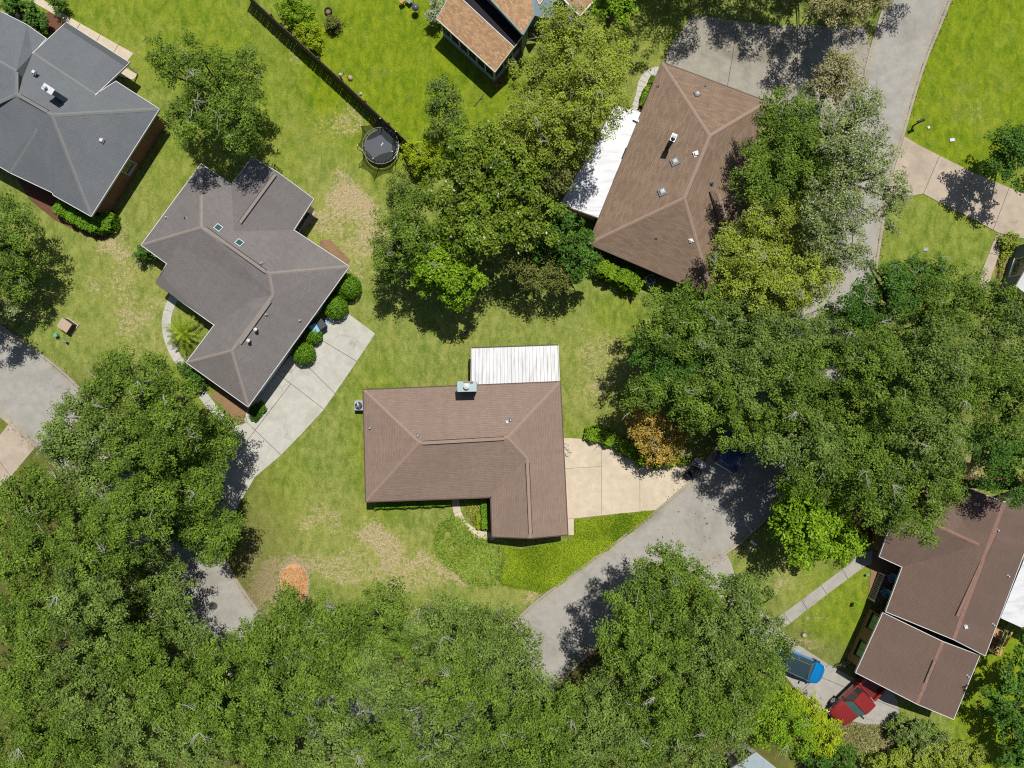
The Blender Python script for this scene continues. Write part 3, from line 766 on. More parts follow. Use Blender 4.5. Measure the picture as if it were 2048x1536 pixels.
        for k in range(bars + 1):
            ww = (w - 0.07) / (bars + 1); mb = MB(); mb.box((-w / 2 + 0.035 + ww * (k + 0.5), 0, 0), (ww - 0.05, 0.05, h - 0.1)); mb.build('pane', M[glass], o)
        if sill:
            mb = MB(); mb.box((0, -0.02 if True else 0, -h / 2 - 0.07), (w + 0.16, 0.26, 0.06)); mb.build('sill', M[frame], o)
    def garage(s, a, b, t, w, h=2.15):
        d = (b - a).normalized(); c = a + (b - a) * t; ang = math.atan2(d.y, d.x)
        o = empty('garage_door', (c.x, c.y, 0.06), ang, s.root)
        for k in range(4):
            mb = MB(); mb.box((0, 0, h / 8 + k * h / 4), (w, 0.07, h / 4 - 0.03)); mb.build('door_panel', M['trim_white'], o, bevel=0.01)

def wedge(Hs, i): p = Hs.wallpoly; return p[i], p[(i + 1) % len(p)]

# ---- the brown-roofed house in the middle
h1 = House('brick_house', 'brown-roofed L-shaped house in the middle with a striped white patio roof behind it')
h1.section(dict(A=(727, 780), B=(1120, 764), C=(1135, 1069), D=(1060, 1076, ('C', 'B')), E=(985, 1073), F=(982, 994), G=(732, 1003),
                R1=(838, 886, ('A', 'G')), R2=(1015, 876, ('B', 'C')), R3=(1054, 917, ('B', 'C'))),
           [('A', 'R1', 'G'), ('A', 'B', 'R2', 'R1'), ('B', 'C', 'D', 'R3', 'R2'), ('R1', 'R2', 'R3', 'F', 'G'), ('F', 'R3', 'D', 'E')],
           'ABCDEFG', M['roof_brown'], M['trim_brown'], M['brick_brown'], pitch=0.38, fascia=0.08)
for a, b in (('A', 'R1'), ('G', 'R1'), ('B', 'R2'), ('R2', 'R3'), ('R1', 'R2'), ('R3', 'D')): h1.cap(a, b, M['cap_brown'])
h1.ridge_vent((845, 886), (1008, 877), M['cap_brown']); h1.ridge_vent((1055, 926), (1061, 1068), M['cap_brown'])
h1.pipe(836, 871); h1.pipe(1021, 840, 0.3, 0.05); h1.boxvent(1014, 844, 0.1, 0.2); h1.pipe(740, 856, 0.3)
def chase(hs, px, py, top, lx, ly, rz, tmat, bmat, capr=0.14, off=(0, 0), base=1.8):
    c = P(px, py, top)
    ch = empty('chimney', (c.x, c.y, base), rz, hs.root)
    mb = MB(); mb.box((0, 0, (top - base) / 2 - 0.03), (lx - 0.12, ly - 0.12, top - base - 0.06)); mb.build('chimney_stack', bmat, ch)
    mb = MB(); mb.box((0, 0, top - base), (lx, ly, 0.07)); mb.build('chase_cover', tmat, ch, bevel=0.01)
    mb = MB(); mb.lathe((off[0], off[1], top - base + 0.03), [(capr * 0.7, 0), (capr * 0.7, 0.22), (capr * 1.05, 0.23), (capr * 1.05, 0.3), (capr * 0.3, 0.37)], 16); mb.build('flue_cap', M['trim_white'], ch)
    return ch
ch = chase(h1, 934, 773, 4.75, 1.48, 0.8, 0.02, M['chase'], M['siding_green'], 0.22, (-0.03, 0.02), base=2.0)
mb = MB(); mb.box((0.1, 0.33, 2.79), (0.75, 0.1, 0.012)); mb.box((0.35, 0.25, 2.79), (0.2, 0.1, 0.012)); mb.build('rust_patch', M['cap_rust'], ch)
wp = h1.wallpoly
h1.garage(*wedge(h1, 1), 0.5, 4.9) if False else None
def edge_near(hs, px, py):
    q = P(px, py, 1.2).to_2d(); best = None
    for i in range(len(hs.wallpoly)):
        a, b = wedge(hs, i); t = max(0, min(1, (q - a).dot(b - a) / (b - a).length_squared)); d = (a + (b - a) * t - q).length
        if best is None or d < best[0]: best = (d, a, b, t)
    return best[1], best[2], best[3]
def win(hs, px, py, w=1.3, h=1.2, z=1.45, **k):
    a, b, t = edge_near(hs, px, py); hs.window(a, b, t, w, h, z, **k)
def gar(hs, px, py, w=4.8):
    a, b, t = edge_near(hs, px, py); hs.garage(a, b, t, w)
gar(h1, 1120, 960); win(h1, 800, 995, 1.6); win(h1, 880, 990, 1.4); win(h1, 740, 930, 1.2); win(h1, 850, 790, 1.6); win(h1, 1020, 1060, 1.5)
mb = MB(); a, b, t = edge_near(h1, 915, 990); c = a + (b - a) * t
dr = empty('front_door', (c.x, c.y, 0), math.atan2((b - a).y, (b - a).x), h1.root); mb.box((0, 0, 1.05), (0.95, 0.09, 2.1)); mb.build('door_leaf', M['trim_brown'], dr)
mb = MB(); mb.cyl((0.36, -0.06, 1.0), 0.035, 0.08, 8); mb.build('handle', M['chrome'], dr)

# ---- its patio roof: white pans side by side
pr = thing('patio_cover', 'white ribbed metal patio roof on the back of the middle house', 'patio roof')
A_, B_, C_, D_ = P(944, 697, 2.25), P(1115, 691, 2.25), P(1118, 766, 2.48), P(943, 772, 2.48)
NP = 24
for i in range(NP):
    t0 = (i + 0.03) / NP; t1 = (i + 0.97) / NP
    a = A_.lerp(B_, t0); b = A_.lerp(B_, t1); c = D_.lerp(C_, t1); d = D_.lerp(C_, t0)
    up = Vector((0, 0, 0.07)); w = (b - a) * 0.12
    mb = MB(); dn = Vector((0, 0, -0.02))
    mb.add([a + up, a + up + w, a + w, b, b + dn, a + dn, d + up, d + up + w, d + w, c, c + dn, d + dn],
           [(0, 6, 7, 1), (1, 7, 8, 2), (2, 8, 9, 3), (3, 9, 10, 4), (4, 10, 11, 5), (5, 11, 6, 0), (0, 1, 2, 3, 4, 5), (6, 11, 10, 9, 8, 7)])
    mb.build('roof_pan', M['pan'], pr)
mb = MB(); mb.bar(A_ + Vector((-0.03, 0.06, -0.06)), B_ + Vector((0.03, 0.06, -0.06)), 0.1, 0.12); mb.build('gutter', M['trim_brown'], pr)
mb = MB(); mb.bar(A_ + Vector((-0.05, 0.0, -0.02)), D_ + Vector((-0.05, 0, -0.02)), 0.05, 0.15); mb.build('side_trim', M['trim_white'], pr)
mb = MB(); mb.bar(B_ + Vector((0.05, 0.0, -0.02)), C_ + Vector((0.05, 0, -0.02)), 0.05, 0.15); mb.build('side_trim', M['trim_white'], pr)
for t in (0.03, 0.5, 0.97):
    p = A_.lerp(B_, t); mb = MB(); mb.box((p.x, p.y - 0.1, 1.08), (0.09, 0.09, 2.14)); mb.build('post', M['trim_white'], pr)

# ---- the grey house left of it
h2 = House('grey_house', 'grey-brown shingled house with several wings beside the white concrete driveway')
h2.section(dict(A=(283, 490), B=(402, 328), C=(463, 370), D=(505, 315), Pk=(554, 344, ('C', 'D')), E=(627, 398), F=(587, 460), G=(698, 533), I=(496, 813), J=(373, 725), K=(429, 650, 2.45),
                Lw=(313, 567, 2.15), Mj=(334, 527), V=(467, 462, ('C', 'D')), R1=(402, 455, ('B', 'C')), R2=(538, 547, ('F', 'G')), R3=(546, 590, ('G', 'I')), R4=(463, 702, ('G', 'I')),
                T1=(356, 490, ('A', 'Mj')), T2=(509, 597, 3.45)),
           [('A', 'B', 'R1'), ('B', 'C', 'V', 'F', 'G', 'R2', 'R1'), ('C', 'D', 'Pk', 'V'), ('Pk', 'E', 'F', 'V'), ('G', 'R2', 'R3', 'R4', 'I'), ('I', 'R4', 'J'),
            ('J', 'R4', 'R3', 'T2', 'K'), ('K', 'T2', 'T1', 'Lw'), ('T1', 'Mj', 'Lw'), ('A', 'R1', 'R2', 'R3', 'T2', 'T1', 'Mj')],
           ['A', 'B', 'C', 'D', 'Pk', 'E', 'F', 'G', 'I', 'J', 'K', 'Lw', 'Mj'], M['roof_grey'], M['trim_white'], M['siding_white'], pitch=0.4, eave=2.55)
for a, b in (('A', 'R1'), ('B', 'R1'), ('R1', 'R2'), ('R2', 'G'), ('R2', 'R3'), ('R4', 'J'), ('R4', 'I'), ('R3', 'R4')): h2.cap(a, b, M['cap_grey'], 0.26)
h2.ridge_vent((411, 457), (532, 544), M['cap_grey']); h2.ridge_vent((540, 603), (480, 687), M['cap_grey']); h2.ridge_vent((550, 350), (480, 446), M['cap_grey'])
h2.skylight(437, 456, -0.62, .54, .5); h2.skylight(479, 486, -0.62, .54, .5)
h2.turbine(516, 660); h2.turbine(502, 682); h2.pipe(533, 629, 0.2); h2.pipe(600, 641, 0.2); h2.boxvent(523, 527, -0.6, 0.2, 'steel'); h2.pipe(333, 435, 0.2); h2.pipe(371, 436, 0.2, 0.04, 'dark')
gar(h2, 560, 745, 4.6); win(h2, 605, 450, 2.6, 1.9, 1.15, bars=2, sill=False); win(h2, 640, 620, 1.2); win(h2, 440, 765, 1.4); win(h2, 380, 610, 1.6); win(h2, 320, 400, 1.2); win(h2, 310, 505, 1.2)
mb = MB()
for q in ((512, 800),): 
    p = P(q[0], q[1], 0); 
    ps = empty('porch_post', (p.x, p.y, 0), 0.55, h2.root); mb = MB(); mb.box((0, 0, 1.2), (0.14, 0.14, 2.4)); mb.build('shaft', M['trim_white'], ps)
    mb = MB(); mb.box((0, 0, 0.15), (0.22, 0.22, 0.3)); mb.build('plinth', M['trim_white'], ps)

# ---- slate roofed house top left
h3 = House('slate_house', 'blue-grey shingled brick house in the top left corner')
h3.section(dict(A=(318, 218), B=(182, 432), C=(107, 390), Cb=(105, 385), D=(20, 345), E=(0, 333), W1=(-90, 285), W2=(-190, 60), W3=(-100, -60), N1=(0, 23), N1b=(54, 50), N2=(92, 77), N3=(65, 107, 3.1),
                N4=(133, 45, 2.35), N5=(258, 125, 2.35), N6=(190, 190, 3.1), N7=(232, 163), R1=(103, 230, ('A', 'B')), R2=(32, 188, 4.6), R3=(32, 143, 4.6), Rw=(-60, 90, 4.2), Rw2=(-70, 235, 4.0),
                Bp=(75, 258, 4.35)),
           [('A', 'R1', 'B'), ('B', 'R1', 'Bp', 'Cb', 'C'), ('Bp', 'D', 'Cb'), ('Bp', 'E', 'D'), ('R1', 'R2', 'E', 'Bp'), ('R2', 'Rw2', 'W1', 'E'), ('R2', 'R3', 'Rw', 'Rw2'), ('Rw', 'W2', 'W1', 'Rw2'),
            ('A', 'N7', 'N6', 'R1'), ('N6', 'N3', 'R3', 'R2', 'R1'), ('N3', 'N2', 'N1b', 'N1', 'R3'), ('R3', 'N1', 'W3', 'Rw'), ('Rw', 'W3', 'W2'), ('N6', 'N5', 'N4', 'N3')],
           ['A', 'B', 'C', 'Cb', 'D', 'E', 'W1', 'W2', 'W3', 'N1', 'N1b', 'N2', 'N3', 'N4', 'N5', 'N6', 'N7'], M['roof_slate'], M['trim_white'], M['brick_red'], pitch=0.4, eave=2.6, walls=False)
# brick walls follow the heated part, not the open porch roof
def wall_only(hs, pts, h, mat, d=0.5):
    ins = inset([tuple(P(x, y, h).to_2d()) for x, y in pts], d); hs.wallpoly = ins
    vs = []; fs = []; uvs = []; L = 0
    for i in range(len(ins)):
        a, b = ins[i], ins[(i + 1) % len(ins)]; l = (b - a).length; k = len(vs)
        vs += [(a.x, a.y, 0), (b.x, b.y, 0), (b.x, b.y, h - 0.15), (a.x, a.y, h - 0.15)]; fs.append((k, k + 1, k + 2, k + 3)); uvs += [(L, 0), (L + l, 0), (L + l, h), (L, h)]; L += l
    me = bpy.data.meshes.new('wall'); me.from_pydata(vs, [], fs); uvl = me.uv_layers.new(name='UVMap')
    for i, u in enumerate(uvs): uvl.data[i].uv = u
    me.materials.append(mat); me.update(); w = bpy.data.objects.new('wall', me); COL.objects.link(w); w.parent = hs.root
wall_only(h3, [(318, 218), (182, 432), (107, 390), (20, 345), (-90, 285), (-190, 60), (-100, -60), (0, 23), (92, 77), (65, 107), (190, 190), (232, 163)], 2.6, M['brick_red'], 0.45)
for a, b in (('A', 'R1'), ('B', 'R1'), ('R1', 'R2'), ('R2', 'R3'), ('R3', 'Rw'), ('R2', 'Rw2'), ('Bp', 'D')): h3.cap(a, b, M['cap_slate'], 0.3)
h3.ridge_vent((96, 224), (40, 192), M['cap_slate']); h3.cap('N3', 'N6', M['cap_slate'], 0.32, 0.02, 'flashing_strip')
chase(h3, 96, 178, 5.5, 0.95, 0.5, -0.58, M['trim_white'], M['siding_blue'], 0.13, (-0.1, 0), base=3.2)
h3.boxvent(69, 145, -0.5, 0.24); h3.boxvent(204, 281, -0.4, 0.26); win(h3, 250, 330, 1.1, 1.2); win(h3, 150, 400, 1.6)
for q in ((276, 148), (328, 243), (217, 415)):
    p = P(q[0], q[1], 0); mb = MB(); mb.box((p.x, p.y, 1.2), (0.09, 0.09, 2.4)); mb.build('downpipe', M['trim_white'], h3.root)

# ---- brown house upper right with the white membrane roof
h4 = House('hip_roof_house', 'large brown hip-roofed house at upper right with two square skylights')
h4.section(dict(A=(1324, 124), B=(1534, 203), B2=(1478, 395), Cx=(1492, 400), C2=(1464, 480), C3=(1454, 478), C=(1425, 593), D=(1177, 487), R1=(1420, 271, ('A', 'D')), R2=(1369, 396, ('A', 'D')),
                G1=(1419, 381, 3.6), G2=(1438, 386, 3.65), G3=(1446, 470, 2.95), G4=(1462, 462, 3.3), G0=(1471, 362, 3.0)),
           [('A', 'B', 'R1'), ('A', 'R1', 'R2', 'D'), ('D', 'R2', 'C'), ('B', 'B2', 'C3', 'C', 'R2', 'R1')],
           ['A', 'B', 'B2', 'C3', 'C', 'D'], M['roof_ne'], M['trim_brown'], M['brick_brown'], pitch=0.4, eave=2.6)
# small cross wing on the street side
V4 = dict(h4.V)
g1 = h4.hit(1419, 381); g3 = h4.hit(1445, 476); g2 = P(1437, 387, g1.z + 0.12); g4 = P(1461, 470, g3.z + 0.75); e0 = P(1492, 372, 2.65); e1 = P(1508, 462, 2.65)
me = bpy.data.meshes.new('wing_roof'); me.from_pydata([tuple(x) for x in (g1, g2, g4, g3, e0, e1)], [], [(0, 3, 2, 1), (1, 2, 5, 4), (0, 1, 4), (3, 5, 2)])
uvl = me.uv_layers.new(name='UVMap')
for l in me.loops:
    c = me.vertices[l.vertex_index].co; uvl.data[l.index].uv = (c.x * 0.3 + c.y * 0.95, c.x * 0.95 - c.y * 0.3)
me.materials.append(M['roof_ne']); me.update(); o = bpy.data.objects.new('wing_roof', me); COL.objects.link(o); o.parent = h4.root
h4.cap(g2, g4, M['cap_brown'], 0.24)
for a, b in (('A', 'R1'), ('B', 'R1'), ('R1', 'R2'), ('R2', 'D'), ('R2', 'C')): h4.cap(a, b, M['cap_brown'], 0.26)
chase(h4, 1347, 275, 5.5, 0.62, 0.42, 1.16, M['steel'], M['plastic_grey'], 0.16, (0.0, 0), base=3.0)
h4.skylight(1350, 324, 0.35, 0.62, 0.62, 'dome', 'steel', True); h4.skylight(1325, 384, 0.35, 0.62, 0.62, 'dome', 'steel', True); h4.skylight(1394, 189, 0.35, 0.5, 0.45, 'dome', 'steel', True)
h4.boxvent(1392, 308, 0.35, 0.28); h4.boxvent(1382, 481, 0.35, 0.22); h4.pipe(1317, 172, .25, .04, 'dark'); h4.pipe(1410, 172, .25, .04, 'dark'); h4.pipe(1313, 475, .2, .04, 'dark'); h4.pipe(1425, 365, .2, .04, 'dark')
gar(h4, 1430, 190, 4.8); win(h4, 1300, 520, 1.5); win(h4, 1250, 330, 1.4); win(h4, 1390, 560, 1.5)
# white membrane roof over its back room
wr = thing('flat_roof_annex', 'bright white coated flat roof along the back of the upper right house', 'annex')
wl = [(1231, 210), (1281, 223), (1276, 245), (1268, 250), (1256, 285), (1247, 300), (1243, 318), (1236, 330), (1230, 352), (1222, 365), (1212, 400), (1200, 434), (1121, 408), (1139, 353), (1190, 275)]
zt = 2.42
ctr = [P(x, y, zt) for x, y in wl]
# sheet cut into strips so each coating lap has an edge of its own
a0, b0, c0, d0 = P(1231, 210, zt), P(1285, 226, zt), P(1200, 436, zt), P(1121, 408, zt)
for i in range(9):
    t0, t1 = i / 9, (i + 1) / 9
    l0 = a0.lerp(d0, t0); l1 = a0.lerp(d0, t1); r0 = b0.lerp(c0, t0); r1 = b0.lerp(c0, t1); z = random.uniform(-0.012, 0.012); jag = random.uniform(-0.25, 0.12)
    dd = (r0 - l0).normalized() * jag
    mb = MB(); mb.prism([l0, l1, r1 + dd, r0 + dd], zt - 0.12, zt + z); mb.build('membrane_sheet', M['membrane'], wr)
mb = MB(); mb.bar(d0 + Vector((-0.06, 0, -0.03)), a0 + Vector((-0.06, 0, -0.03)), 0.08, 0.2); mb.build('edge_board', M['cap_rust'], wr)
mb = MB(); mb.bar(d0 + Vector((0, -0.06, -0.05)), c0 + Vector((0, -0.06, -0.05)), 0.06, 0.2); mb.build('edge_board', M['cap_rust'], wr)
ins = inset([tuple(x.to_2d()) for x in (a0, b0, c0, d0)], 0.3); mb = MB(); mb.prism(ins, 0, zt - 0.125); mb.build('wall', M['siding_white'], wr)
mb = MB(); mb.box(P(1273, 240, 2.56), (0.55, 0.22, 0.12), -0.5); mb.build('roof_vent', M['steel'], wr)

# ---- tan shingled house at the top with screened porch
h5 = House('tan_shingle_house', 'house at the top edge with tan shingles and a green-grey screened porch')
zE = 2.5
V5 = dict(A=(874, 38), B=(990, 143), Ct=(1027, 94, 3.35), Dt=(905, -19, 3.35), E5=(1046, 68, 2.75), F5=(950, -22, 2.75))
h5.section(V5, [('A', 'B', 'Ct', 'Dt')], ['A', 'B', 'Ct', 'Dt'], M['roof_tan'], M['trim_white'], M['siding_green'], eave=zE, walls=False, fascia=0.05)
p5 = [P(*V5[k], *( [zE] if len(V5[k]) == 2 else [])) for k in ('A', 'B', 'Ct', 'Dt', 'E5', 'F5')]
h5b = h5
h5.section(dict(A=(1027, 96, 3.2), B=(1047, 67, 2.7), C=(940, -30, 2.7), D=(905, -15, 3.2)), [('A', 'B', 'C', 'D')], 'ABCD', M['roof_dark'], M['trim_white'], M['siding_green'], eave=2.6, thick=0.1, walls=False, fascia=0.03)
h5.section(dict(A=(1046, 66, 4.2), B=(1067, 29, 4.6), Bc=(1064, 8, 4.7), C=(1066, -60, 4.9), D=(930, -60, 4.2)), [('A', 'B', 'Bc', 'C', 'D')], ['A', 'B', 'Bc', 'C', 'D'], M['roof_tan'], M['siding_green'], M['siding_green'], eave=4.1, thick=0.1, walls=False, fascia=0.12, fh=0.3)
h5.section(dict(A=(1129, -2, 4.3), B=(1160, 30, 4.3), C=(1196, -10, 4.3), D=(1190, -60, 4.9), E=(1125, -60, 4.9)), [('A', 'B', 'C', 'D', 'E')], 'ABCDE', M['roof_tan'], M['trim_white'], M['siding_green'], eave=4.2, thick=0.1, walls=False, fascia=0.1)
h5.section(dict(A=(1072, -8, 4.2), B=(1079, 8, 4.2), C=(1092, -10, 4.2)), [('A', 'B', 'C')], 'ABC', M['roof_tan'], M['trim_white'], M['siding_green'], eave=4.1, thick=0.1, walls=False)
mb = MB(); mb.prism([P(1062, 30, 2.2), P(1110, 38, 2.2), P(1135, 18, 2.2), P(1140, -60, 2.2), P(1060, -60, 2.2)], 0, 2.2); mb.build('annex_wall', M['siding_blue'], h5.root)
# body of the house under the upper roofs
body = [P(1046, 66, 4.1), P(1064, 30, 4.1), P(1064, -60, 4.1), P(930, -60, 4.1)]
mb = MB(); mb.prism(inset([tuple(q.to_2d()) for q in body], 0.25), 0, 4.05); mb.build('wall', M['siding_green'], h5.root)
body = [P(1129, -2, 4.1), P(1160, 30, 4.1), P(1196, -10, 4.1), P(1190, -60, 4.1), P(1125, -60, 4.1)]
mb = MB(); mb.prism(inset([tuple(q.to_2d()) for q in body], 0.3), 0, 4.15); mb.build('wall', M['siding_green'], h5.root)
# upper wall windows facing the porch roof
ua, ub = P(1046, 66, 3.5), P(955, -22, 3.5)
for t in (0.18, 0.42):
    c = ua.lerp(ub, t); w = empty('window', (c.x - 0.02, c.y - 0.02, 3.55), math.atan2(ub.y - ua.y, ub.x - ua.x), h5.root)
    mb = MB(); mb.box((0, 0.03, 0), (1.1, 0.06, 0.62)); mb.build('frame', M['trim_white'], w); mb = MB(); mb.box((0, 0.075, 0), (0.98, 0.05, 0.5)); mb.build('pane', M['glass'], w)
# screened porch: corner posts, mullions, kick wall and dark screens
def screen_side(a, b, n, h=2.36):
    d = (b - a); L = d.length; d.normalize(); ang = math.atan2(d.y, d.x)
    for i in range(n + 1):
        c = a + d * L * i / n; mb = MB(); mb.box((c.x, c.y, h / 2), (0.13, 0.13, h), ang); mb.build('porch_post', M['screen_frame'], h5.root)
    for i in range(n):
        a1 = a + d * (L * i / n + 0.07); b1 = a + d * (L * (i + 1) / n - 0.07); up = Vector((0, 0, 1))
        mb = MB(); mb.bar(a1 + up * 0.35, b1 + up * 0.35, 0.1, 0.5); mb.build('kick_panel', M['screen_frame'], h5.root)
        mb = MB(); mb.bar(a1 + up * 1.45, b1 + up * 1.45, 0.03, 1.66); mb.build('insect_screen', M['dark'], h5.root)
g = lambda px, py: P(px, py, zE) * 1
a = g(880, 40); b = g(989, 139); c_ = P(1046, 68, zE)
a.z = b.z = c_.z = 0
screen_side(Vector((a.x + 0.1, a.y + 0.05, 0)), Vector((b.x - 0.05, b.y + 0.15, 0)), 6)
screen_side(Vector((b.x - 0.05, b.y + 0.15, 0)), Vector((c_.x - 0.15, c_.y + 0.1, 0)), 3)
mb = MB(); mb.prism([a, b, c_, P(950, -22, 0)], 0.0, 0.12); mb.build('porch_floor', M['con_grey'], h5.root)

# ---- reddish house lower right
h6 = House('red_roof_house', 'dark red-brown shingled house at lower right with two gabled roofs and a brick front')
h6.section(dict(A=(1759, 1113), Bn=(1795, 1015, ('A', 'X')), X=(1805, 1134), Bb=(1831, 918), Nw=(1862, 948), Nr=(2009, 1005, ('X', 'Y')), Y=(1772, 1223), Lr=(1908, 1279, ('X', 'Y')), E1=(1970, 1311), E2=(2104, 958), J=(1958, 1090, 4.1)),
           [('A', 'X', 'J', 'Bn'), ('Bb', 'Nw', 'J', 'Bn'), ('X', 'Y', 'Lr', 'Nr', 'J'), ('J', 'Nr', 'Nw'), ('Lr', 'E1', 'E2', 'Nr')],
           ['A', 'X', 'Y', 'Lr', 'E1', 'E2', 'Nr', 'Nw', 'Bb', 'Bn'], M['roof_red'], M['trim_white'], M['brick_brown'], pitch=0.30, eave=2.8, walls=False)
h6.cap('Nr', 'Lr', M['cap_rust'], 0.3); h6.ridge_vent((1993, 1058), (1914, 1232), M['cap_rust']); h6.cap('J', 'Bn', M['cap_rust'], 0.26)
for a_, b_ in (((1996, 1057), 0), ((1933, 1252), 0)): pass
h6.boxvent(1930, 1253, 0.3, 0.26); h6.pipe(1994, 1060, .25, .05); h6.pipe(2016, 1152, .2, .05); h6.pipe(1986, 1249, .2, .05)
t_main = list(h6.tris)
h6.section(dict(A=(1766, 1226), B=(1712, 1345), C=(1835, 1408, ('A', 'B')), D=(1907, 1438), E=(1959, 1311), F=(1886, 1284, ('A', 'B'))),
           [('A', 'B', 'C', 'F'), ('F', 'C', 'D', 'E')], 'ABCDEF', M['roof_red'], M['trim_white'], M['brick_brown'], pitch=0.26, eave=2.5, walls=False)
h6.cap('F', 'C', M['cap_rust'], 0.28); h6.ridge_vent((1869, 1322), (1851, 1366), M['cap_rust']); h6.pipe(1935, 1352, .2, .05)
wall_only(h6, [(1831, 918), (1759, 1113), (1812, 1137), (1843, 1150), (1808, 1243), (1766, 1226), (1712, 1345), (1907, 1438), (1970, 1311), (2104, 958), (1862, 948)], 2.5, M['brick_brown'], 0.35)
# front wall windows (facing the lawn)
fa = P(1766, 1226, 2.5).to_2d(); fb = P(1712, 1345, 2.5).to_2d()
win(h6, 1738, 1240, 1.25, 1.15, 1.5, glass='shade_green', frame='dark'); win(h6, 1715, 1295, 1.25, 1.15, 1.5, glass='shade_green', frame='dark')
win(h6, 1790, 1150, 1.4, 1.3, 1.4); gar(h6, 1800, 1370, 4.6)
# ---- its white back roof, wooden deck with bench
br_ = thing('flat_roof_annex', 'white flat roof at the right edge behind the red-brown house', 'annex')
pts = [P(2001, 1236, 2.5), P(2048, 1120, 2.5), P(2120, 1140, 2.5), P(2120, 1290, 2.5)]
for i in range(5):
    l0 = pts[0].lerp(pts[1], i / 5); l1 = pts[0].lerp(pts[1], (i + 1) / 5); r0 = pts[3].lerp(pts[2], i / 5); r1 = pts[3].lerp(pts[2], (i + 1) / 5)
    mb = MB(); mb.prism([l0, l1, r1, r0], 2.38, 2.5 + random.uniform(-.01, .01)); mb.build('membrane_sheet', M['membrane'], br_)
for q in ((2010, 1236), (2090, 1270)):
    p = P(q[0], q[1], 2.3); mb = MB(); mb.box((p.x, p.y, 1.18), (0.1, 0.1, 2.36)); mb.build('post', M['trim_white'], br_)
dk = thing('wooden_deck', 'small pale wooden deck with a slatted green bench behind the red-brown house', 'deck')
d0 = P(1988, 1250, 0.4); d1 = P(1972, 1302, 0.4); d2 = P(2002, 1312, 0.4); d3 = P(2030, 1252, 0.4)
ax = (d0 - d1); L = ax.length; ax.normalize(); sx = (d2 - d1); W = sx.length; sx.normalize()
for i in range(10):
    c = d1 + sx * (W * (i + 0.5) / 10) + ax * L / 2; mb = MB(); mb.bar(c - ax * L / 2, c + ax * L / 2, W / 10 - 0.015, 0.04); mb.build('deck_board', M['wood'], dk)
mb = MB()
for s_ in (0.15, 0.5, 0.85): mb.bar(d1 + ax * L * s_ + Vector((0, 0, -0.1)), d2 + ax * L * s_ + Vector((0, 0, -0.1)), 0.08, 0.15)
mb.build('joist', M['wood_grey'], dk)
for s_ in (0.05, 0.95):
    for w_ in (0.05, 0.95):
        p = d1 + ax * L * s_ + sx * W * w_; mb = MB(); mb.box((p.x, p.y, 0.16), (0.1, 0.1, 0.34)); mb.build('post', M['wood'], dk)
ra = P(1999, 1308, 0.95); rb = P(2028, 1258, 0.95)
mb = MB(); mb.bar(ra, rb, 0.16, 0.05); mb.build('rail', M['wood'], dk); ra2 = P(1976, 1298, 0.95); mb = MB(); mb.bar(ra2, ra, 0.16, 0.05); mb.build('rail', M['wood'], dk)
for p in (ra, rb, ra2): mb = MB(); mb.box((p.x, p.y, 0.6), (0.09, 0.09, 0.64)); mb.build('rail_post', M['wood'], dk)
M['bench_green'] = simple('bench_green', A(150, 178, 110), 0.6)
bn = thing('slatted_bench', 'long pale green slatted bench on the wooden deck', 'bench')
q0 = P(1995, 1300, 0.85); q1 = P(2022, 1244, 0.85); dv = (q1 - q0); sd = Vector((dv.y, -dv.x, 0)).normalized()
for i in range(19):
    c = q0.lerp(q1, (i + 0.5) / 19); mb = MB(); mb.bar(c - sd * 0.19, c + sd * 0.19, dv.length / 19 * 0.55, 0.03); mb.build('slat', M['bench_green'], bn)
for s_ in (-0.17, 0.17): mb = MB(); mb.bar(q0 + sd * s_ + Vector((0, 0, -0.04)), q1 + sd * s_ + Vector((0, 0, -0.04)), 0.04, 0.05); mb.build('seat_rail', M['wood_dark'], bn)
for t in (0.05, 0.95):
    for s_ in (-0.15, 0.15):
        p = q0.lerp(q1, t) + sd * s_; mb = MB(); mb.box((p.x, p.y, 0.61), (0.05, 0.05, 0.38)); mb.build('leg', M['wood_dark'], bn)
for i, (x, y) in enumerate(((1990, 1277), (1984, 1290), (1996, 1283))):
    p = P(x, y, 0.42); fp = thing('flower_pot', ['potted plant on the wooden deck nearest the white roof', 'potted plant on the wooden deck beside the house eave', 'potted plant on the wooden deck nearest the bench'][i], 'potted plant', p)
    mb = MB(); mb.lathe((0, 0, 0), [(0.12, 0), (0.17, 0.25), (0.15, 0.25), (0.14, 0.2)], 12); mb.build('pot', M['terracotta'], fp)
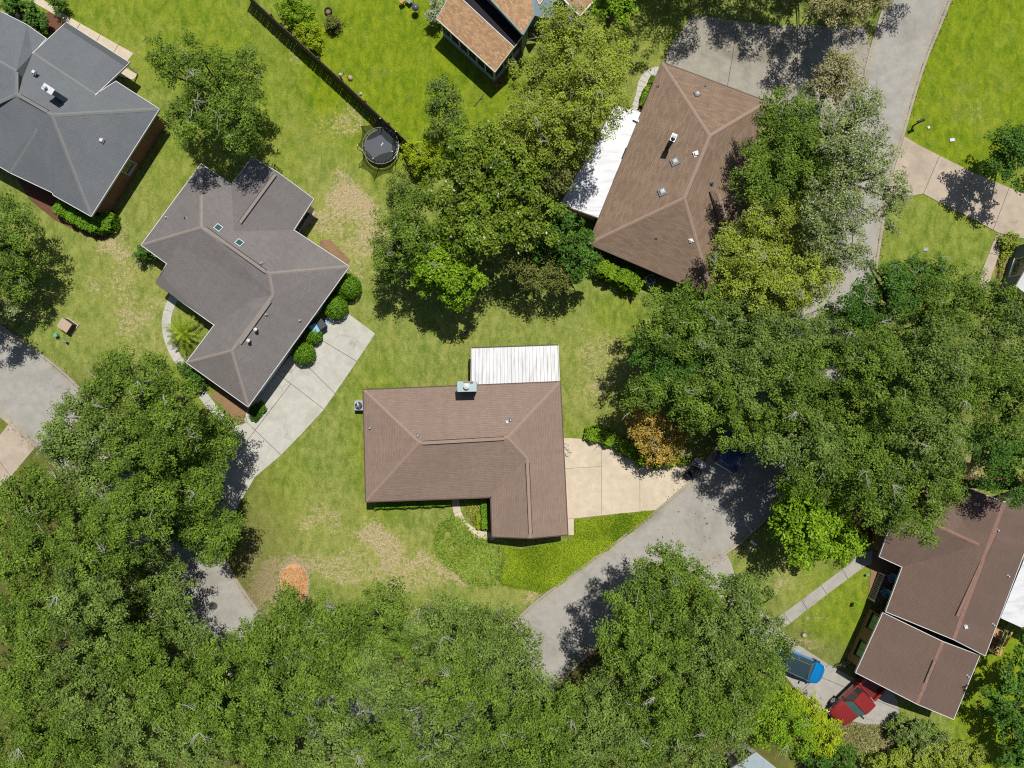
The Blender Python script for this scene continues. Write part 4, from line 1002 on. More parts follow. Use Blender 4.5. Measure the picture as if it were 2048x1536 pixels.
# front porch railing
pr2 = thing('porch_railing', 'weathered white balustrade along the brick porch of the red-brown house', 'railing')
g0 = P(1769, 1150, 0.9); g1 = P(1748, 1202, 0.9)
for z in (0.9, 0.15): mb = MB(); mb.bar(Vector((g0.x, g0.y, z)), Vector((g1.x, g1.y, z)), 0.09, 0.06); mb.build('rail', M['siding_white'], pr2)
for i in range(15):
    p = g0.lerp(g1, (i + 0.5) / 15); mb = MB(); mb.box((p.x, p.y, 0.52), (0.05, 0.05, 0.7)); mb.build('baluster', M['siding_white'], pr2)
for t in (0, 1): p = g0.lerp(g1, t); mb = MB(); mb.box((p.x, p.y, 0.5), (0.12, 0.12, 1.0)); mb.build('post', M['siding_white'], pr2)
def patio_chair(px, py, rz, label):
    t = thing('porch_chair', label, 'chair', P(px, py, 0.04), rz)
    for i in range(5): mb = MB(); mb.box((0, -0.2 + i * 0.1, 0.4), (0.5, 0.08, 0.03)); mb.build('seat_slat', M['plastic_blue'], t)
    for i in range(5): mb = MB(); mb.box((-0.2 + i * 0.1, 0.28, 0.7), (0.08, 0.03, 0.6), rx=-0.2); mb.build('back_slat', M['plastic_blue'], t)
    for sx in (-1, 1):
        mb = MB(); mb.box((sx * 0.29, 0.0, 0.58), (0.09, 0.55, 0.03)); mb.build('armrest', M['plastic_blue'], t)
        for sy in (-0.2, 0.22): mb = MB(); mb.box((sx * 0.27, sy, 0.28), (0.05, 0.06, 0.56)); mb.build('leg', M['plastic_blue'], t)
patio_chair(1776, 1152, -1.2, 'pale blue slatted porch chair nearest the front door of the red-brown house')
patio_chair(1763, 1182, -1.0, 'pale blue slatted porch chair nearest the brick garage front')
bedp = bed('porch_floor', [(1745, 1100), (1768, 1112), (1800, 1125), (1764, 1215), (1736, 1203)], M['mulch'], 0.04)
# ---- blue-grey house on the right edge
h7 = House('blue_siding_house', 'blue-grey house cut off by the right edge above the large oaks')
h7.section(dict(A=(2082, 488), B=(2170, 520), C=(2130, 650), D=(2033, 572), R=(2130, 502, 3.7), R2=(2085, 612, 3.7)), [('A', 'R', 'R2', 'D'), ('R', 'B', 'C', 'R2')], ['A', 'R', 'B', 'C', 'R2', 'D'], M['white_metal'], M['siding_white'], M['siding_blue'], eave=2.6, walls=False)
w7 = [P(2002, 572, 0), P(2026, 494, 0), P(2090, 480, 0), P(2090, 580, 0)]
mb = MB(); mb.prism(w7, 0, 2.6); mb.build('wall', M['siding_blue'], h7.root); h7.wallpoly = [q.to_2d() for q in w7]
h7.window(w7[0].to_2d(), w7[1].to_2d(), 0.42, 1.5, 1.3, 1.45)
# ---- grey flat roof at the bottom edge
h8 = House('pale_roof_house', 'corner of a pale grey metal roof poking out of the trees at the bottom edge')
h8.section(dict(A=(1512, 1506), B=(1556, 1541), C=(1600, 1600), D=(1480, 1620), E=(1462, 1540)), [('A', 'B', 'C', 'D', 'E')], 'ABCDE', M['ac_metal'], M['siding_white'], M['siding_white'], eave=3.0)

# ------------------------------------------------------------------ fence
fn = thing('board_fence', 'long weathered wooden board fence crossing the lawns towards the trampoline', 'fence')
f0 = P(512, -4, 1.8); fpts = [P(485, -20, 1.8), P(540, 31, 1.8), P(680, 158, 1.8), P(822, 291, 1.8), P(850, 318, 1.8)]
pk = MB(); pk.box((0, 0, 0.9), (0.132, 0.022, 1.8)); pkm = pk.mesh('picket', M['wood_grey'])
tot = 0
for a, b in zip(fpts, fpts[1:]):
    d = (b - a); L = d.length; d.normalize(); ang = math.atan2(d.y, d.x); n = int(L / 0.142)
    for i in range(n):
        c = a + d * (i + 0.5) * L / n
        inst('picket', pkm, fn, (c.x, c.y, random.uniform(-0.03, 0.015)), (random.uniform(-.01, .01), random.uniform(-.012, .012), ang + random.uniform(-.03, .03)))
    nr = Vector((d.y, -d.x, 0)) * 0.05
    for z in (0.3, 1.0, 1.6):
        mb = MB(); mb.bar(Vector((a.x, a.y, z)) - nr, Vector((b.x, b.y, z)) - nr, 0.05, 0.09); mb.build('rail', M['wood_dark'], fn)
    k = max(1, int(L / 2.4))
    for i in range(k + 1):
        c = a + d * L * i / k - nr * 2.2; mb = MB(); mb.box((c.x, c.y, 0.9), (0.1, 0.1, 1.85), ang); mb.build('post', M['wood_grey'], fn)

# ------------------------------------------------------------------ yard things
def ac_unit(px, py, rz, label):
    t = thing('air_conditioner', label, 'air conditioner', P(px, py, 0), rz)
    mb = MB(); mb.box((0, 0, 0.04), (0.95, 0.95, 0.08)); mb.build('concrete_pad', M['con_grey'], t)
    mb = MB(); mb.box((0, 0, 0.47), (0.76, 0.76, 0.76)); mb.build('casing', M['ac_metal'], t, bevel=0.03)
    mb = MB(); mb.lathe((0, 0, 0.86), [(0.31, 0), (0.31, 0.02), (0.02, 0.03)], 20); mb.build('fan_well', M['dark'], t)
    for k in range(4):
        mb = MB(); mb.box((0.14 * math.cos(k * math.pi / 2 + .4), 0.14 * math.sin(k * math.pi / 2 + .4), 0.9), (0.26, 0.11, 0.012), k * math.pi / 2 + .4, rx=0.3); mb.build('fan_blade', M['steel'], t)
    mb = MB(); mb.cyl((0, 0, 0.885), 0.07, 0.05, 12)
    for r in (0.18, 0.30):
        mb.tube([(r * math.cos(2 * math.pi * k / 20), r * math.sin(2 * math.pi * k / 20), 0.925) for k in range(21)], 0.008, 4, False)
    mb.build('fan_guard', M['steel'], t)
ac_unit(722, 811, 0.0, 'pale air conditioner against the left wall of the middle house')
ac_unit(1297, 562, 0.35, 'air conditioner in the shade between the clipped bush and the upper right house')
ac_unit(36, 44, 0.5, 'air conditioner in tree shade by the top left house')

# trampoline
tp = thing('trampoline', 'round black trampoline with safety net standing beside the end of the fence', 'trampoline', P(765, 298, 0))
R = 1.5; zr = 0.82
mb = MB(); mb.tube([(R * math.cos(2 * math.pi * k / 48), R * math.sin(2 * math.pi * k / 48), zr) for k in range(49)], 0.032, 6, False); mb.build('frame_ring', M['trim_white'], tp, True)
mb = MB(); mb.lathe((0, 0, zr - 0.015), [(1.27, 0), (1.27, 0.015), (0.01, 0.012)], 48); mb.build('jumping_mat', simple('mat_grey', A(70, 78, 88), 0.5, 0, 0.08), tp)
mb = MB()
for k in range(72):
    t = 2 * math.pi * k / 72; mb.bar((1.27 * math.cos(t), 1.27 * math.sin(t), zr), (1.49 * math.cos(t), 1.49 * math.sin(t), zr), 0.022, 0.022)
o = mb.build('springs', M['steel'], tp); tag(o, kind='stuff')
mb = MB(); mb.box((0.12, 0.12, zr + 0.008), (0.3, 0.07, 0.006), 0.9); mb.build('printed_badge', M['trim_white'], tp)
nP = 6; tops = []; bots = []
for k in range(nP):
    t = 2 * math.pi * k / nP + 0.35; c, s_ = math.cos(t), math.sin(t)
    mb = MB(); pts = [(1.56 * c, 1.56 * s_, 0), (1.58 * c, 1.58 * s_, 0.9), (1.78 * c, 1.78 * s_, 1.7), (1.62 * c, 1.62 * s_, 2.45)]
    mb.tube(pts, 0.028, 6); pl = mb.build('net_pole', M['dark'], tp)
    mb = MB(); mb.cyl((1.62 * c, 1.62 * s_, 2.45), 0.045, 0.05, 8); mb.build('pole_cap', M['trim_white'], pl)
    tops.append(Vector((1.6 * c, 1.6 * s_, 2.42))); 
    mb = MB(); mb.tube([(1.5 * c, 1.5 * s_, zr), (1.5 * c, 1.5 * s_, 0.03), (1.5 * math.cos(t + .35), 1.5 * math.sin(t + .35), 0.03), (1.5 * math.cos(t + .35), 1.5 * math.sin(t + .35), zr)], 0.025, 6); mb.build('leg', M['steel'], tp)
for k in range(nP):
    a, b = tops[k], tops[(k + 1) % nP]; vs = []; fs = []; n = 8
    for i in range(n + 1):
        t = i / n; q = a.lerp(b, t); sag = 1 - 0.1 * (1 - (2 * t - 1) ** 2); ang = math.atan2(q.y, q.x)
        for j in range(4):
            u = j / 3; top = Vector((q.x * sag, q.y * sag, 2.42 - 0.12 * (1 - (2 * t - 1) ** 2))); bot = Vector((1.33 * math.cos(ang), 1.33 * math.sin(ang), zr + 0.02)); r = bot.lerp(top, u)
            vs.append(tuple(r))
    for i in range(n):
        for j in range(3): a_ = i * 4 + j; fs.append((a_, a_ + 1, a_ + 5, a_ + 4))
    mb = MB(); mb.add(vs, fs); mb.build('net_panel', M['net'], tp)

# utility boxes and small street things on the left lawn
t = thing('utility_box', 'tan utility cabinet with sloping lid, the largest box on the left lawn', 'utility box', P(141, 652, 0), math.radians(-35))
mb = MB(); mb.box((0, 0, 0.05), (1.15, 1.0, 0.1)); mb.build('concrete_pad', M['con_tan'], t)
mb = MB(); mb.box((0, 0, 0.42), (0.92, 0.78, 0.7)); mb.build('cabinet', M['wood_dark'], t, bevel=0.02)
mb = MB(); mb.box((0.0, 0.0, 0.79), (1.0, 0.86, 0.06), rx=0.06); mb.build('lid', M['tan_box'], t, bevel=0.01)
t = thing('pedestal_box', 'small mint green utility pedestal on the left lawn beside the tan cabinet', 'utility box', P(117, 671, 0), 0.3)
mb = MB(); mb.box((0, 0, 0.2), (0.24, 0.24, 0.4)); mb.build('casing', M['green_plastic'], t, bevel=0.02); mb = MB(); mb.box((0, 0, 0.43), (0.28, 0.28, 0.06)); mb.build('lid', M['green_plastic'], t, bevel=0.01)
t = thing('pedestal_box', 'narrow pale utility pedestal lying nearest the kerb on the left lawn', 'utility box', P(133, 684, 0), -0.4)
mb = MB(); mb.box((0, 0, 0.1), (0.5, 0.14, 0.2)); mb.build('casing', M['siding_green'], t, bevel=0.02); mb = MB(); mb.box((0.2, 0, 0.24), (0.12, 0.16, 0.1)); mb.build('lid', M['dark'], t)
def flat_cover(px, py, w, d, rz, mat, label):
    t = thing('meter_cover', label, 'meter cover', P(px, py, 0), rz)
    mb = MB(); mb.box((0, 0, 0.03), (w, d, 0.06)); mb.build('frame', M['con_grey'], t, bevel=0.01); mb = MB(); mb.box((0, 0, 0.067), (w * 0.8, d * 0.75, 0.014)); mb.build('lid', mat, t)
flat_cover(1857, 255, 0.24, 0.24, 0.3, M['trim_white'], 'small white ground cover on the upper right lawn beside the mailbox')
flat_cover(1904, 280, 0.46, 0.3, 0.1, M['trim_white'], 'white rectangular ground cover by the edge of the upper right driveway')
flat_cover(1851, 499, 0.42, 0.3, -0.1, M['steel'], 'grey water meter cover in the small lawn below the right driveway')
flat_cover(932, 665, 0.4, 0.3, 0.5, M['mulch_brown'], 'brown cover plate in the grass behind the white ribbed patio roof')
def mailbox(px, py, rz, label, colr='dark', brick=False):
    t = thing('mailbox', label, 'mailbox', P(px, py, 0), rz)
    mb = MB(); mb.box((0, 0, 0.5), (0.1, 0.1, 1.0)); mb.build('post', M['wood_dark'], t)
    mb = MB(); n = 8; vs = []
    for x in (-0.27, 0.27):
        vs += [(x, -0.11, 1.0), (x, 0.11, 1.0)] + [(x, 0.11 * math.cos(math.pi * k / n), 1.12 + 0.11 * math.sin(math.pi * k / n)) for k in range(n + 1)]
    m_ = n + 3; fs = [tuple(range(m_)), tuple(reversed(range(m_, 2 * m_)))] + [(i, (i + 1) % m_, m_ + (i + 1) % m_, m_ + i) for i in range(m_)]
    mb.add(vs, fs); mb.build('box', M[colr], t)
    mb = MB(); mb.box((0.1, 0.125, 1.18), (0.03, 0.015, 0.16)); mb.build('flag', M['cap_rust'], t)
    mb = MB(); mb.box((0.0, 0, 0.98), (0.5, 0.16, 0.03)); mb.build('bracket', M['wood_dark'], t)
mailbox(1826, 252, 0.4, 'black mailbox at the kerb of the upper right lawn')
mailbox(1498, 1080, -0.6, 'pale mailbox in deep tree shade beside the street bend', 'trim_white')
mh = thing('manhole_cover', 'round dark manhole cover in the lower left street', 'manhole cover', P(427, 1212, 0.04))
mb = MB(); mb.lathe((0, 0, -0.02), [(0.36, 0), (0.36, 0.03), (0.30, 0.034)], 24); mb.build('rim', M['steel'], mh)
mb = MB(); mb.lathe((0, 0, 0.0), [(0.29, 0), (0.29, 0.018), (0.01, 0.019)], 24); mb.build('lid', simple('iron', A(84, 84, 78), 0.7, 0.3, 0.2, 8), mh)
# orange mulch ring with brick edging
mr = empty('mulch_ring'); tag(mr, kind='structure')
c = P(588, 1168, 0)
mb = MB(); mb.prism([c + Vector((1.18 * math.cos(t), 1.75 * math.sin(t), 0)) for t in [2 * math.pi * k / 28 for k in range(28)]], -0.02, 0.03); mb.build('mulch', M['mulch_orange'], mr)
for k in range(34):
    t = 2 * math.pi * k / 34; mb = MB(); p = c + Vector((1.28 * math.cos(t), 1.85 * math.sin(t), 0.05)); mb.box(p, (0.24, 0.11, 0.1), math.atan2(1.85 * math.cos(t), -1.28 * math.sin(t)) + random.uniform(-.08, .08)); mb.build('edging_brick', M['kerb'], mr)

# wheeled bins, bags and boxes
def bin_(px, py, rz, label, body='plastic_grey', lid='plastic_grey', tilt=0, z=0.05):
    t = thing('wheelie_bin', label, 'bin', P(px, py, z), rz); t.rotation_euler = (tilt, 0, rz)
    if tilt: t.location.z += 0.3
    mb = MB(); vs = []
    for z_, w, d in ((0.05, 0.42, 0.5), (1.0, 0.58, 0.7)):
        vs += [(-w / 2, -d / 2, z_), (w / 2, -d / 2, z_), (w / 2, d / 2, z_), (-w / 2, d / 2, z_)]
    mb.add(vs, [(3, 2, 1, 0), (4, 5, 6, 7), (0, 1, 5, 4), (1, 2, 6, 5), (2, 3, 7, 6), (3, 0, 4, 7)]); mb.build('body', M[body], t, bevel=0.02)
    mb = MB(); mb.box((0, -0.02, 1.04), (0.62, 0.76, 0.07), rx=0.06); mb.build('lid', M[lid], t, bevel=0.02)
    mb = MB(); mb.bar((-0.25, 0.42, 0.98), (0.25, 0.42, 0.98), 0.05, 0.05); mb.build('handle', M['dark'], t)
    for s_ in (-1, 1):
        mb = MB(); mb.tube([(s_ * 0.24, 0.28, 0.12), (s_ * 0.30, 0.28, 0.12)], 0.12, 12); mb.build('wheel', M['rubber'], t)
bin_(648, 650, 0.6, 'dark grey wheelie bin at the top of the white driveway, between round shrubs', 'plastic_grey', 'plastic_grey')
bin_(636, 659, 0.5, 'light blue-lidded bin against the grey house by the white driveway', 'plastic_blue', 'plastic_blue')
t = thing('flattened_box', 'pale flattened carton lying under the round shrub on the white driveway', 'cardboard box', P(656, 642, 0.06), -0.5)
mb = MB(); mb.box((0, 0, 0.04), (0.5, 0.2, 0.08)); mb.build('carton', M['plastic_blue'], t); mb = MB(); mb.box((0, 0.16, 0.02), (0.5, 0.12, 0.02)); mb.build('flap', M['trim_white'], t)
bin_(1386, 940, 0.9, 'black kerbside bin among rubbish at the mouth of the beige driveway', 'dark', 'dark')
def bag(px, py, r, mat, label, z=0.06):
    t = thing('rubbish_bag', label, 'rubbish bag', P(px, py, z))
    vs = []; fs = []; n = 12; mm = 7
    for i in range(mm + 1):
        ph = math.pi * i / mm
        for k in range(n):
            th = 2 * math.pi * k / n; rr = r * (1 + random.uniform(-.13, .13)) * (math.sin(ph) ** 0.7 if i not in (0, mm) else 0.05)
            vs.append((rr * math.cos(th), rr * math.sin(th), r * 0.55 * (1 - math.cos(ph))))
    for i in range(mm):
        for k in range(n): fs.append((i * n + k, i * n + (k + 1) % n, (i + 1) * n + (k + 1) % n, (i + 1) * n + k))
    mb = MB(); mb.add(vs, fs); mb.build('sack', M[mat], t); mb = MB(); mb.tube([(0, 0, r * 1.08), (0.02, 0.01, r * 1.2), (0.05, 0.05, r * 1.38)], [0.03, 0.02, 0.06], 7); mb.build('knot', M[mat], t)
bag(1403, 929, 0.34, 'bag_white', 'white rubbish bag lying beside the kerb at the beige driveway mouth')
bag(1394, 920, 0.24, 'bag_white', 'smaller white rubbish bag nearest the shrubs by the beige driveway')
bag(1375, 951, 0.36, 'bag_black', 'black rubbish bag at the front of the heap on the beige driveway')
bag(1397, 947, 0.22, 'bag_black', 'small dark rubbish bag touching the kerb by the beige driveway')
t = thing('wire_cart', 'tipped metal wire cart in the rubbish heap by the beige driveway', 'cart', P(1383, 932, 0.06), 0.9)
mb = MB()
for x in np.linspace(-0.35, 0.35, 6): mb.bar((x, -0.25, 0.3), (x, 0.25, 0.3), 0.02, 0.02); mb.bar((x, 0.25, 0.3), (x, 0.25, 0.75), 0.02, 0.02)
for y in (-0.25, 0, 0.25): mb.bar((-0.35, y, 0.3), (0.35, y, 0.3), 0.02, 0.02)
mb.build('basket', M['chrome'], t)
mb = MB(); mb.bar((0.35, 0.25, 0.7), (0.6, 0.25, 0.95), 0.03, 0.03); mb.bar((0.35, -0.25, 0.3), (0.6, 0.25, 0.95), 0.03, 0.03); mb.build('handle', M['cap_rust'], t)
for x in (-0.3, 0.3):
    for y in (-0.22, 0.22): mb = MB(); mb.tube([(x, y - 0.02, 0.1), (x, y + 0.02, 0.1)], 0.1, 10); mb.build('wheel', M['rubber'], t)

# things on the upper lawn
t = thing('kettle_grill', 'round silver-lidded kettle grill on the upper lawn', 'grill', P(833, 24, 0))
for k in range(3):
    a = 2 * math.pi * k / 3; mb = MB(); mb.tube([(0.12 * math.cos(a), 0.12 * math.sin(a), 0.55), (0.3 * math.cos(a), 0.3 * math.sin(a), 0)], 0.015, 6); mb.build('leg', M['steel'], t)
mb = MB(); mb.lathe((0, 0, 0.45), [(0.05, 0), (0.22, 0.08), (0.29, 0.25)], 20); mb.build('bowl', M['dark'], t)
mb = MB(); mb.lathe((0, 0, 0.7), [(0.3, 0), (0.28, 0.1), (0.2, 0.2), (0.05, 0.25)], 20); l = mb.build('lid', simple('lid_grey', A(120, 128, 150), 0.3, 0.5, 0.05), t, True)
mb = MB(); mb.bar((-0.07, 0, 0.98), (0.07, 0, 0.98), 0.03, 0.03); mb.build('handle', M['dark'], l)
t = thing('side_table', 'small wooden table beside the kettle grill on the upper lawn', 'table', P(806, 8, 0), 0.5)
mb = MB(); mb.box((0, 0, 0.55), (0.45, 0.35, 0.04)); mb.build('table_top', M['wood'], t)
for x in (-0.18, 0.18):
    for y in (-0.13, 0.13): mb = MB(); mb.box((x, y, 0.265), (0.04, 0.04, 0.53)); mb.build('leg', M['wood_dark'], t)
t = thing('folding_chair', 'dark chair at the top edge beside the kettle grill', 'chair', P(820, 5, 0), 0.8)
mb = MB(); mb.box((0, 0, 0.42), (0.5, 0.5, 0.04)); mb.build('seat', M['siding_green'], t); mb = MB(); mb.box((0, 0.26, 0.7), (0.5, 0.04, 0.5), rx=-.15); mb.build('backrest', M['siding_green'], t)
for x in (-0.22, 0.22):
    for y in (-0.22, 0.22): mb = MB(); mb.box((x, y, 0.2), (0.03, 0.03, 0.4)); mb.build('leg', M['dark'], t)
t = thing('tyre_planter', 'old tyre used as a ring planter on the upper lawn', 'planter', P(657, 24, 0))
mb = MB(); mb.lathe((0, 0, 0), [(0.24, 0.02), (0.32, 0.0), (0.34, 0.1), (0.32, 0.2), (0.22, 0.19), (0.2, 0.1)], 20); mb.build('tyre', M['rubber'], t)
mb = MB(); mb.lathe((0, 0, 0.02), [(0.2, 0), (0.19, 0.08), (0.01, 0.1)], 12); mb.build('soil', M['mulch'], t)
for i, (x, y, r, mt, lb) in enumerate(((681, 150, .14, 'pebble', 'round stone ornament in the bed nearest the middle of the fence'), (686, 146, .1, 'steel', 'small grey stone touching the fence bed ornament'), (701, 157, .2, 'tan_box', 'white and pink garden statue beside the fence'), (722, 188, .12, 'pebble', 'pale stone at the fence foot closest to the trampoline'))):
    t = thing('garden_stone', lb, 'ornament', P(x, y, 0), i)
    mb = MB(); mb.lathe((0, 0, 0), [(r, 0), (r * 1.15, r * .6), (r * .8, r * 1.2), (r * .3, r * 1.5)], 7); mb.build('stone', M[mt], t)
    mb = MB(); mb.lathe((r * 1.1, r * .5, 0), [(r * .6, 0), (r * .5, r * .6), (r * .2, r * .8)], 6); mb.build('small_stone', M['terracotta' if i == 2 else mt], t)
for i, (x, y, lb) in enumerate(((992, 172, 'terracotta pot at the outer corner of the screened porch'), (1001, 163, 'smaller red pot just behind the corner pot of the screened porch'))):
    t = thing('plant_pot', lb, 'plant pot', P(x, y, 0)); r = .22 - i * .05
    mb = MB(); mb.lathe((0, 0, 0), [(r * .7, 0), (r, r * 1.6), (r * .85, r * 1.6), (r * .8, r * 1.2)], 14); mb.build('pot', M['terracotta'], t)
    mb = MB(); mb.lathe((0, 0, r * 1.0), [(r * .78, 0), (r * .78, .04), (.01, .05)], 12); mb.build('soil', M['mulch'], t)
t = thing('fallen_branch', 'thin bare pole lying on the grass below the screened porch', 'branch', P(960, 200, 0))
mb = MB(); mb.tube([(-0.5, -0.55, 0.05), (0, 0.05, 0.07), (0.35, 0.5, 0.05)], [0.05, 0.045, 0.03], 6); mb.build('stem', M['bark'], t); mb = MB(); mb.tube([(0, 0.05, 0.07), (0.25, 0.12, 0.1)], [0.03, 0.015], 5); mb.build('stub', M['bark'], t)
t = thing('garden_flag', 'bright green flag standing in the lawn before the brick porch', 'flag', P(1703, 1202, 0), 0.2)
mb = MB(); mb.cyl((0, 0, 0), 0.015, 1.1, 6); mb.build('pole', M['dark'], t); mb = MB(); mb.box((0.17, 0, 0.85), (0.32, 0.02, 0.45), rx=0.4); mb.build('cloth', simple('flag_green', A(110, 190, 30), 0.7), t)
t = thing('garden_stake', 'tiny green stake ornament near the porch walkway', 'ornament', P(1731, 1148, 0))
mb = MB(); mb.cyl((0, 0, 0), 0.02, 0.3, 6); mb.build('stake', M['dark'], t); mb = MB(); mb.lathe((0, 0, 0.28), [(0.02, 0), (0.12, 0.05), (0.05, 0.12)], 8); mb.build('head', M['green_plastic'], t)
t = thing('tree_stump', 'small cut stump in the lawn between walkway and blue car', 'stump', P(1607, 1269, 0))
mb = MB(); mb.lathe((0, 0, 0), [(0.26, 0), (0.2, 0.12), (0.18, 0.2)], 10); mb.build('wood', M['bark'], t); mb = MB(); mb.lathe((0, 0, 0.2), [(0.17, 0), (0.16, 0.01), (0.01, 0.012)], 10); mb.build('cut_face', M['tan_box'], t)
t = thing('bicycle', 'bicycle leaning at the shaded end of the brick front wall', 'bicycle', P(1684, 1322, 0.05), 0.5)
for x in (-0.5, 0.5):
    mb = MB(); mb.tube([(x + 0.33 * math.cos(2 * math.pi * k / 18), 0, 0.34 + 0.33 * math.sin(2 * math.pi * k / 18)) for k in range(19)], 0.022, 5, False); w = mb.build('wheel', M['rubber'], t)
    mb = MB()
    for k in range(6): mb.bar((x, 0, 0.34), (x + 0.31 * math.cos(k * math.pi / 3), 0, 0.34 + 0.31 * math.sin(k * math.pi / 3)), 0.008, 0.008)
    mb.build('spokes', M['chrome'], w)
mb = MB()
for a, b in (((-0.5, 0, .34), (-.15, 0, .8)), ((-0.5, 0, .34), (-.05, 0, .3)), ((-.05, 0, .3), (-.17, 0, .88)), ((-.05, 0, .3), (.38, 0, .78)), ((-.15, 0, .8), (.38, 0, .8)), ((.5, 0, .34), (.36, 0, .95))): mb.tube([a, b], 0.018, 6)
mb.build('frame', M['steel'], t); mb = MB(); mb.tube([(.36, -.28, .97), (.36, .28, .97)], 0.015, 6); mb.build('handlebar', M['dark'], t); mb = MB(); mb.box((-.17, 0, .91), (.26, .13, .06)); mb.build('saddle', M['dark'], t, bevel=.02)
t = thing('garden_hose_reel', 'grey debris pile at the house end of the beige driveway', 'debris', P(1133, 893, 0.05), 0.2)
mb = MB()
for k in range(9): mb.box((random.uniform(-.15, .15), random.uniform(-.7, .5), 0.05 + random.random() * .1), (random.uniform(.1, .3), random.uniform(.08, .3), .1), random.random() * 3)
mb.build('rubble', M['pebble'], t); mb = MB(); mb.tube([(-.1, .3, .1), (.2, .1, .14), (-.05, -.2, .1), (.15, -.5, .1), (.3, -.6, .08)], .02, 5); mb.build('hose', M['terracotta'], t)
t.name = 'rubble_pile'
# grill and table on the left patio
t = thing('patio_table', 'dark glass patio table in the shadow of the grey house', 'table', P(608, 436, 0.04), 0.9)
mb = MB(); mb.box((0, 0, .72), (1.1, .8, .04)); mb.build('table_top', M['plastic_grey'], t, bevel=.01)
for x in (-.45, .45):
    for y in (-.3, .3): mb = MB(); mb.box((x, y, .35), (.05, .05, .7)); mb.build('leg', M['dark'], t)
for i, (x, y) in enumerate(((599, 449), (616, 424))):
    t = thing('patio_chair', ['dark chair at the house end of the glass patio table', 'dark chair at the lawn end of the glass patio table'][i], 'chair', P(x, y, .04), .9 + i * 3)
    mb = MB(); mb.box((0, 0, .42), (.5, .5, .05)); mb.build('seat', M['plastic_grey'], t); mb = MB(); mb.box((0, .26, .68), (.5, .04, .5)); mb.build('backrest', M['plastic_grey'], t)
    for a in (-.22, .22):
        for b in (-.22, .22): mb = MB(); mb.box((a, b, .2), (.03, .03, .4)); mb.build('leg', M['dark'], t)

# ------------------------------------------------------------------ vehicles
def loft(stations, prof, mat, name, parent, smooth=True, bevel=0):
    """stations: list of rings already given as lists of points"""
    mb = MB(); n = len(stations[0]); vs = [p for r in stations for p in r]
    fs = [(i * n + k, i * n + (k + 1) % n, (i + 1) * n + (k + 1) % n, (i + 1) * n + k) for i in range(len(stations) - 1) for k in range(n)]
    fs += [tuple(reversed(range(n))), tuple((len(stations) - 1) * n + k for k in range(n))]
    mb.add(vs, fs); o = mb.build(name, mat, parent, smooth)
    return o
def autosmooth(o, ang=40):
    me = o.data; bm = bmesh.new(); bm.from_mesh(me)
    bmesh.ops.recalc_face_normals(bm, faces=bm.faces)
    for e in bm.edges:
        if len(e.link_faces) == 2 and e.calc_face_angle(0) > math.radians(ang): e.smooth = False
    for f in bm.faces: f.smooth = True
    bm.to_mesh(me); bm.free(); return o
def ring(x, hw, z0, z1, crown=0.03, r=0.1):
    return [(x, -hw * 0.9, z0), (x, -hw, z0 + r), (x, -hw, z1 - r * .8), (x, -hw + r * .7, z1 - r * .15), (x, -hw * .5, z1 + crown * .7), (x, 0, z1 + crown), (x, hw * .5, z1 + crown * .7), (x, hw - r * .7, z1 - r * .15), (x, hw, z1 - r * .8), (x, hw, z0 + r), (x, hw * 0.9, z0)]
def wheel(t, x, y, r=0.36, w=0.24, rim='chrome'):
    o = empty('wheel', (x, y, r), 0, t)
    mb = MB(); s_ = 1 if y > 0 else -1
    mb.tube([(0, -w / 2, 0), (0, -w / 2 + .03, 0), (0, w / 2 - .03, 0), (0, w / 2, 0)], [r * .9, r, r, r * .9], 20); mb.build('tyre', M['rubber'], o)
    mb = MB(); mb.tube([(0, s_ * w * .42, 0), (0, s_ * (w / 2 + .012), 0)], [r * .62, r * .55], 14); mb.build('rim', M[rim], o)
    for k in range(5):
        mb = MB(); a = k * 2 * math.pi / 5; mb.bar((0, s_ * (w / 2 + .015), 0), (r * .5 * math.cos(a), s_ * (w / 2 + .015), r * .5 * math.sin(a)), .05, .02, Vector((0, 1, 0))); mb.build('spoke', M['steel'], o)
def common(t, L, hw, zb, lights=True):
    for s_ in (-1, 1):
        mb = MB(); mb.box((L / 2 - .22, s_ * (hw - .3), zb - .02), (.16, .26, .1)); mb.build('headlight', M['trim_white'], t, bevel=.03)
        mb = MB(); mb.box((-L / 2 + .05, s_ * (hw - .16), zb + .08), (.1, .22, .3)); mb.build('taillight', simple('red_lens', (0.4, 0.01, 0.01, 1), .3), t, bevel=.02)

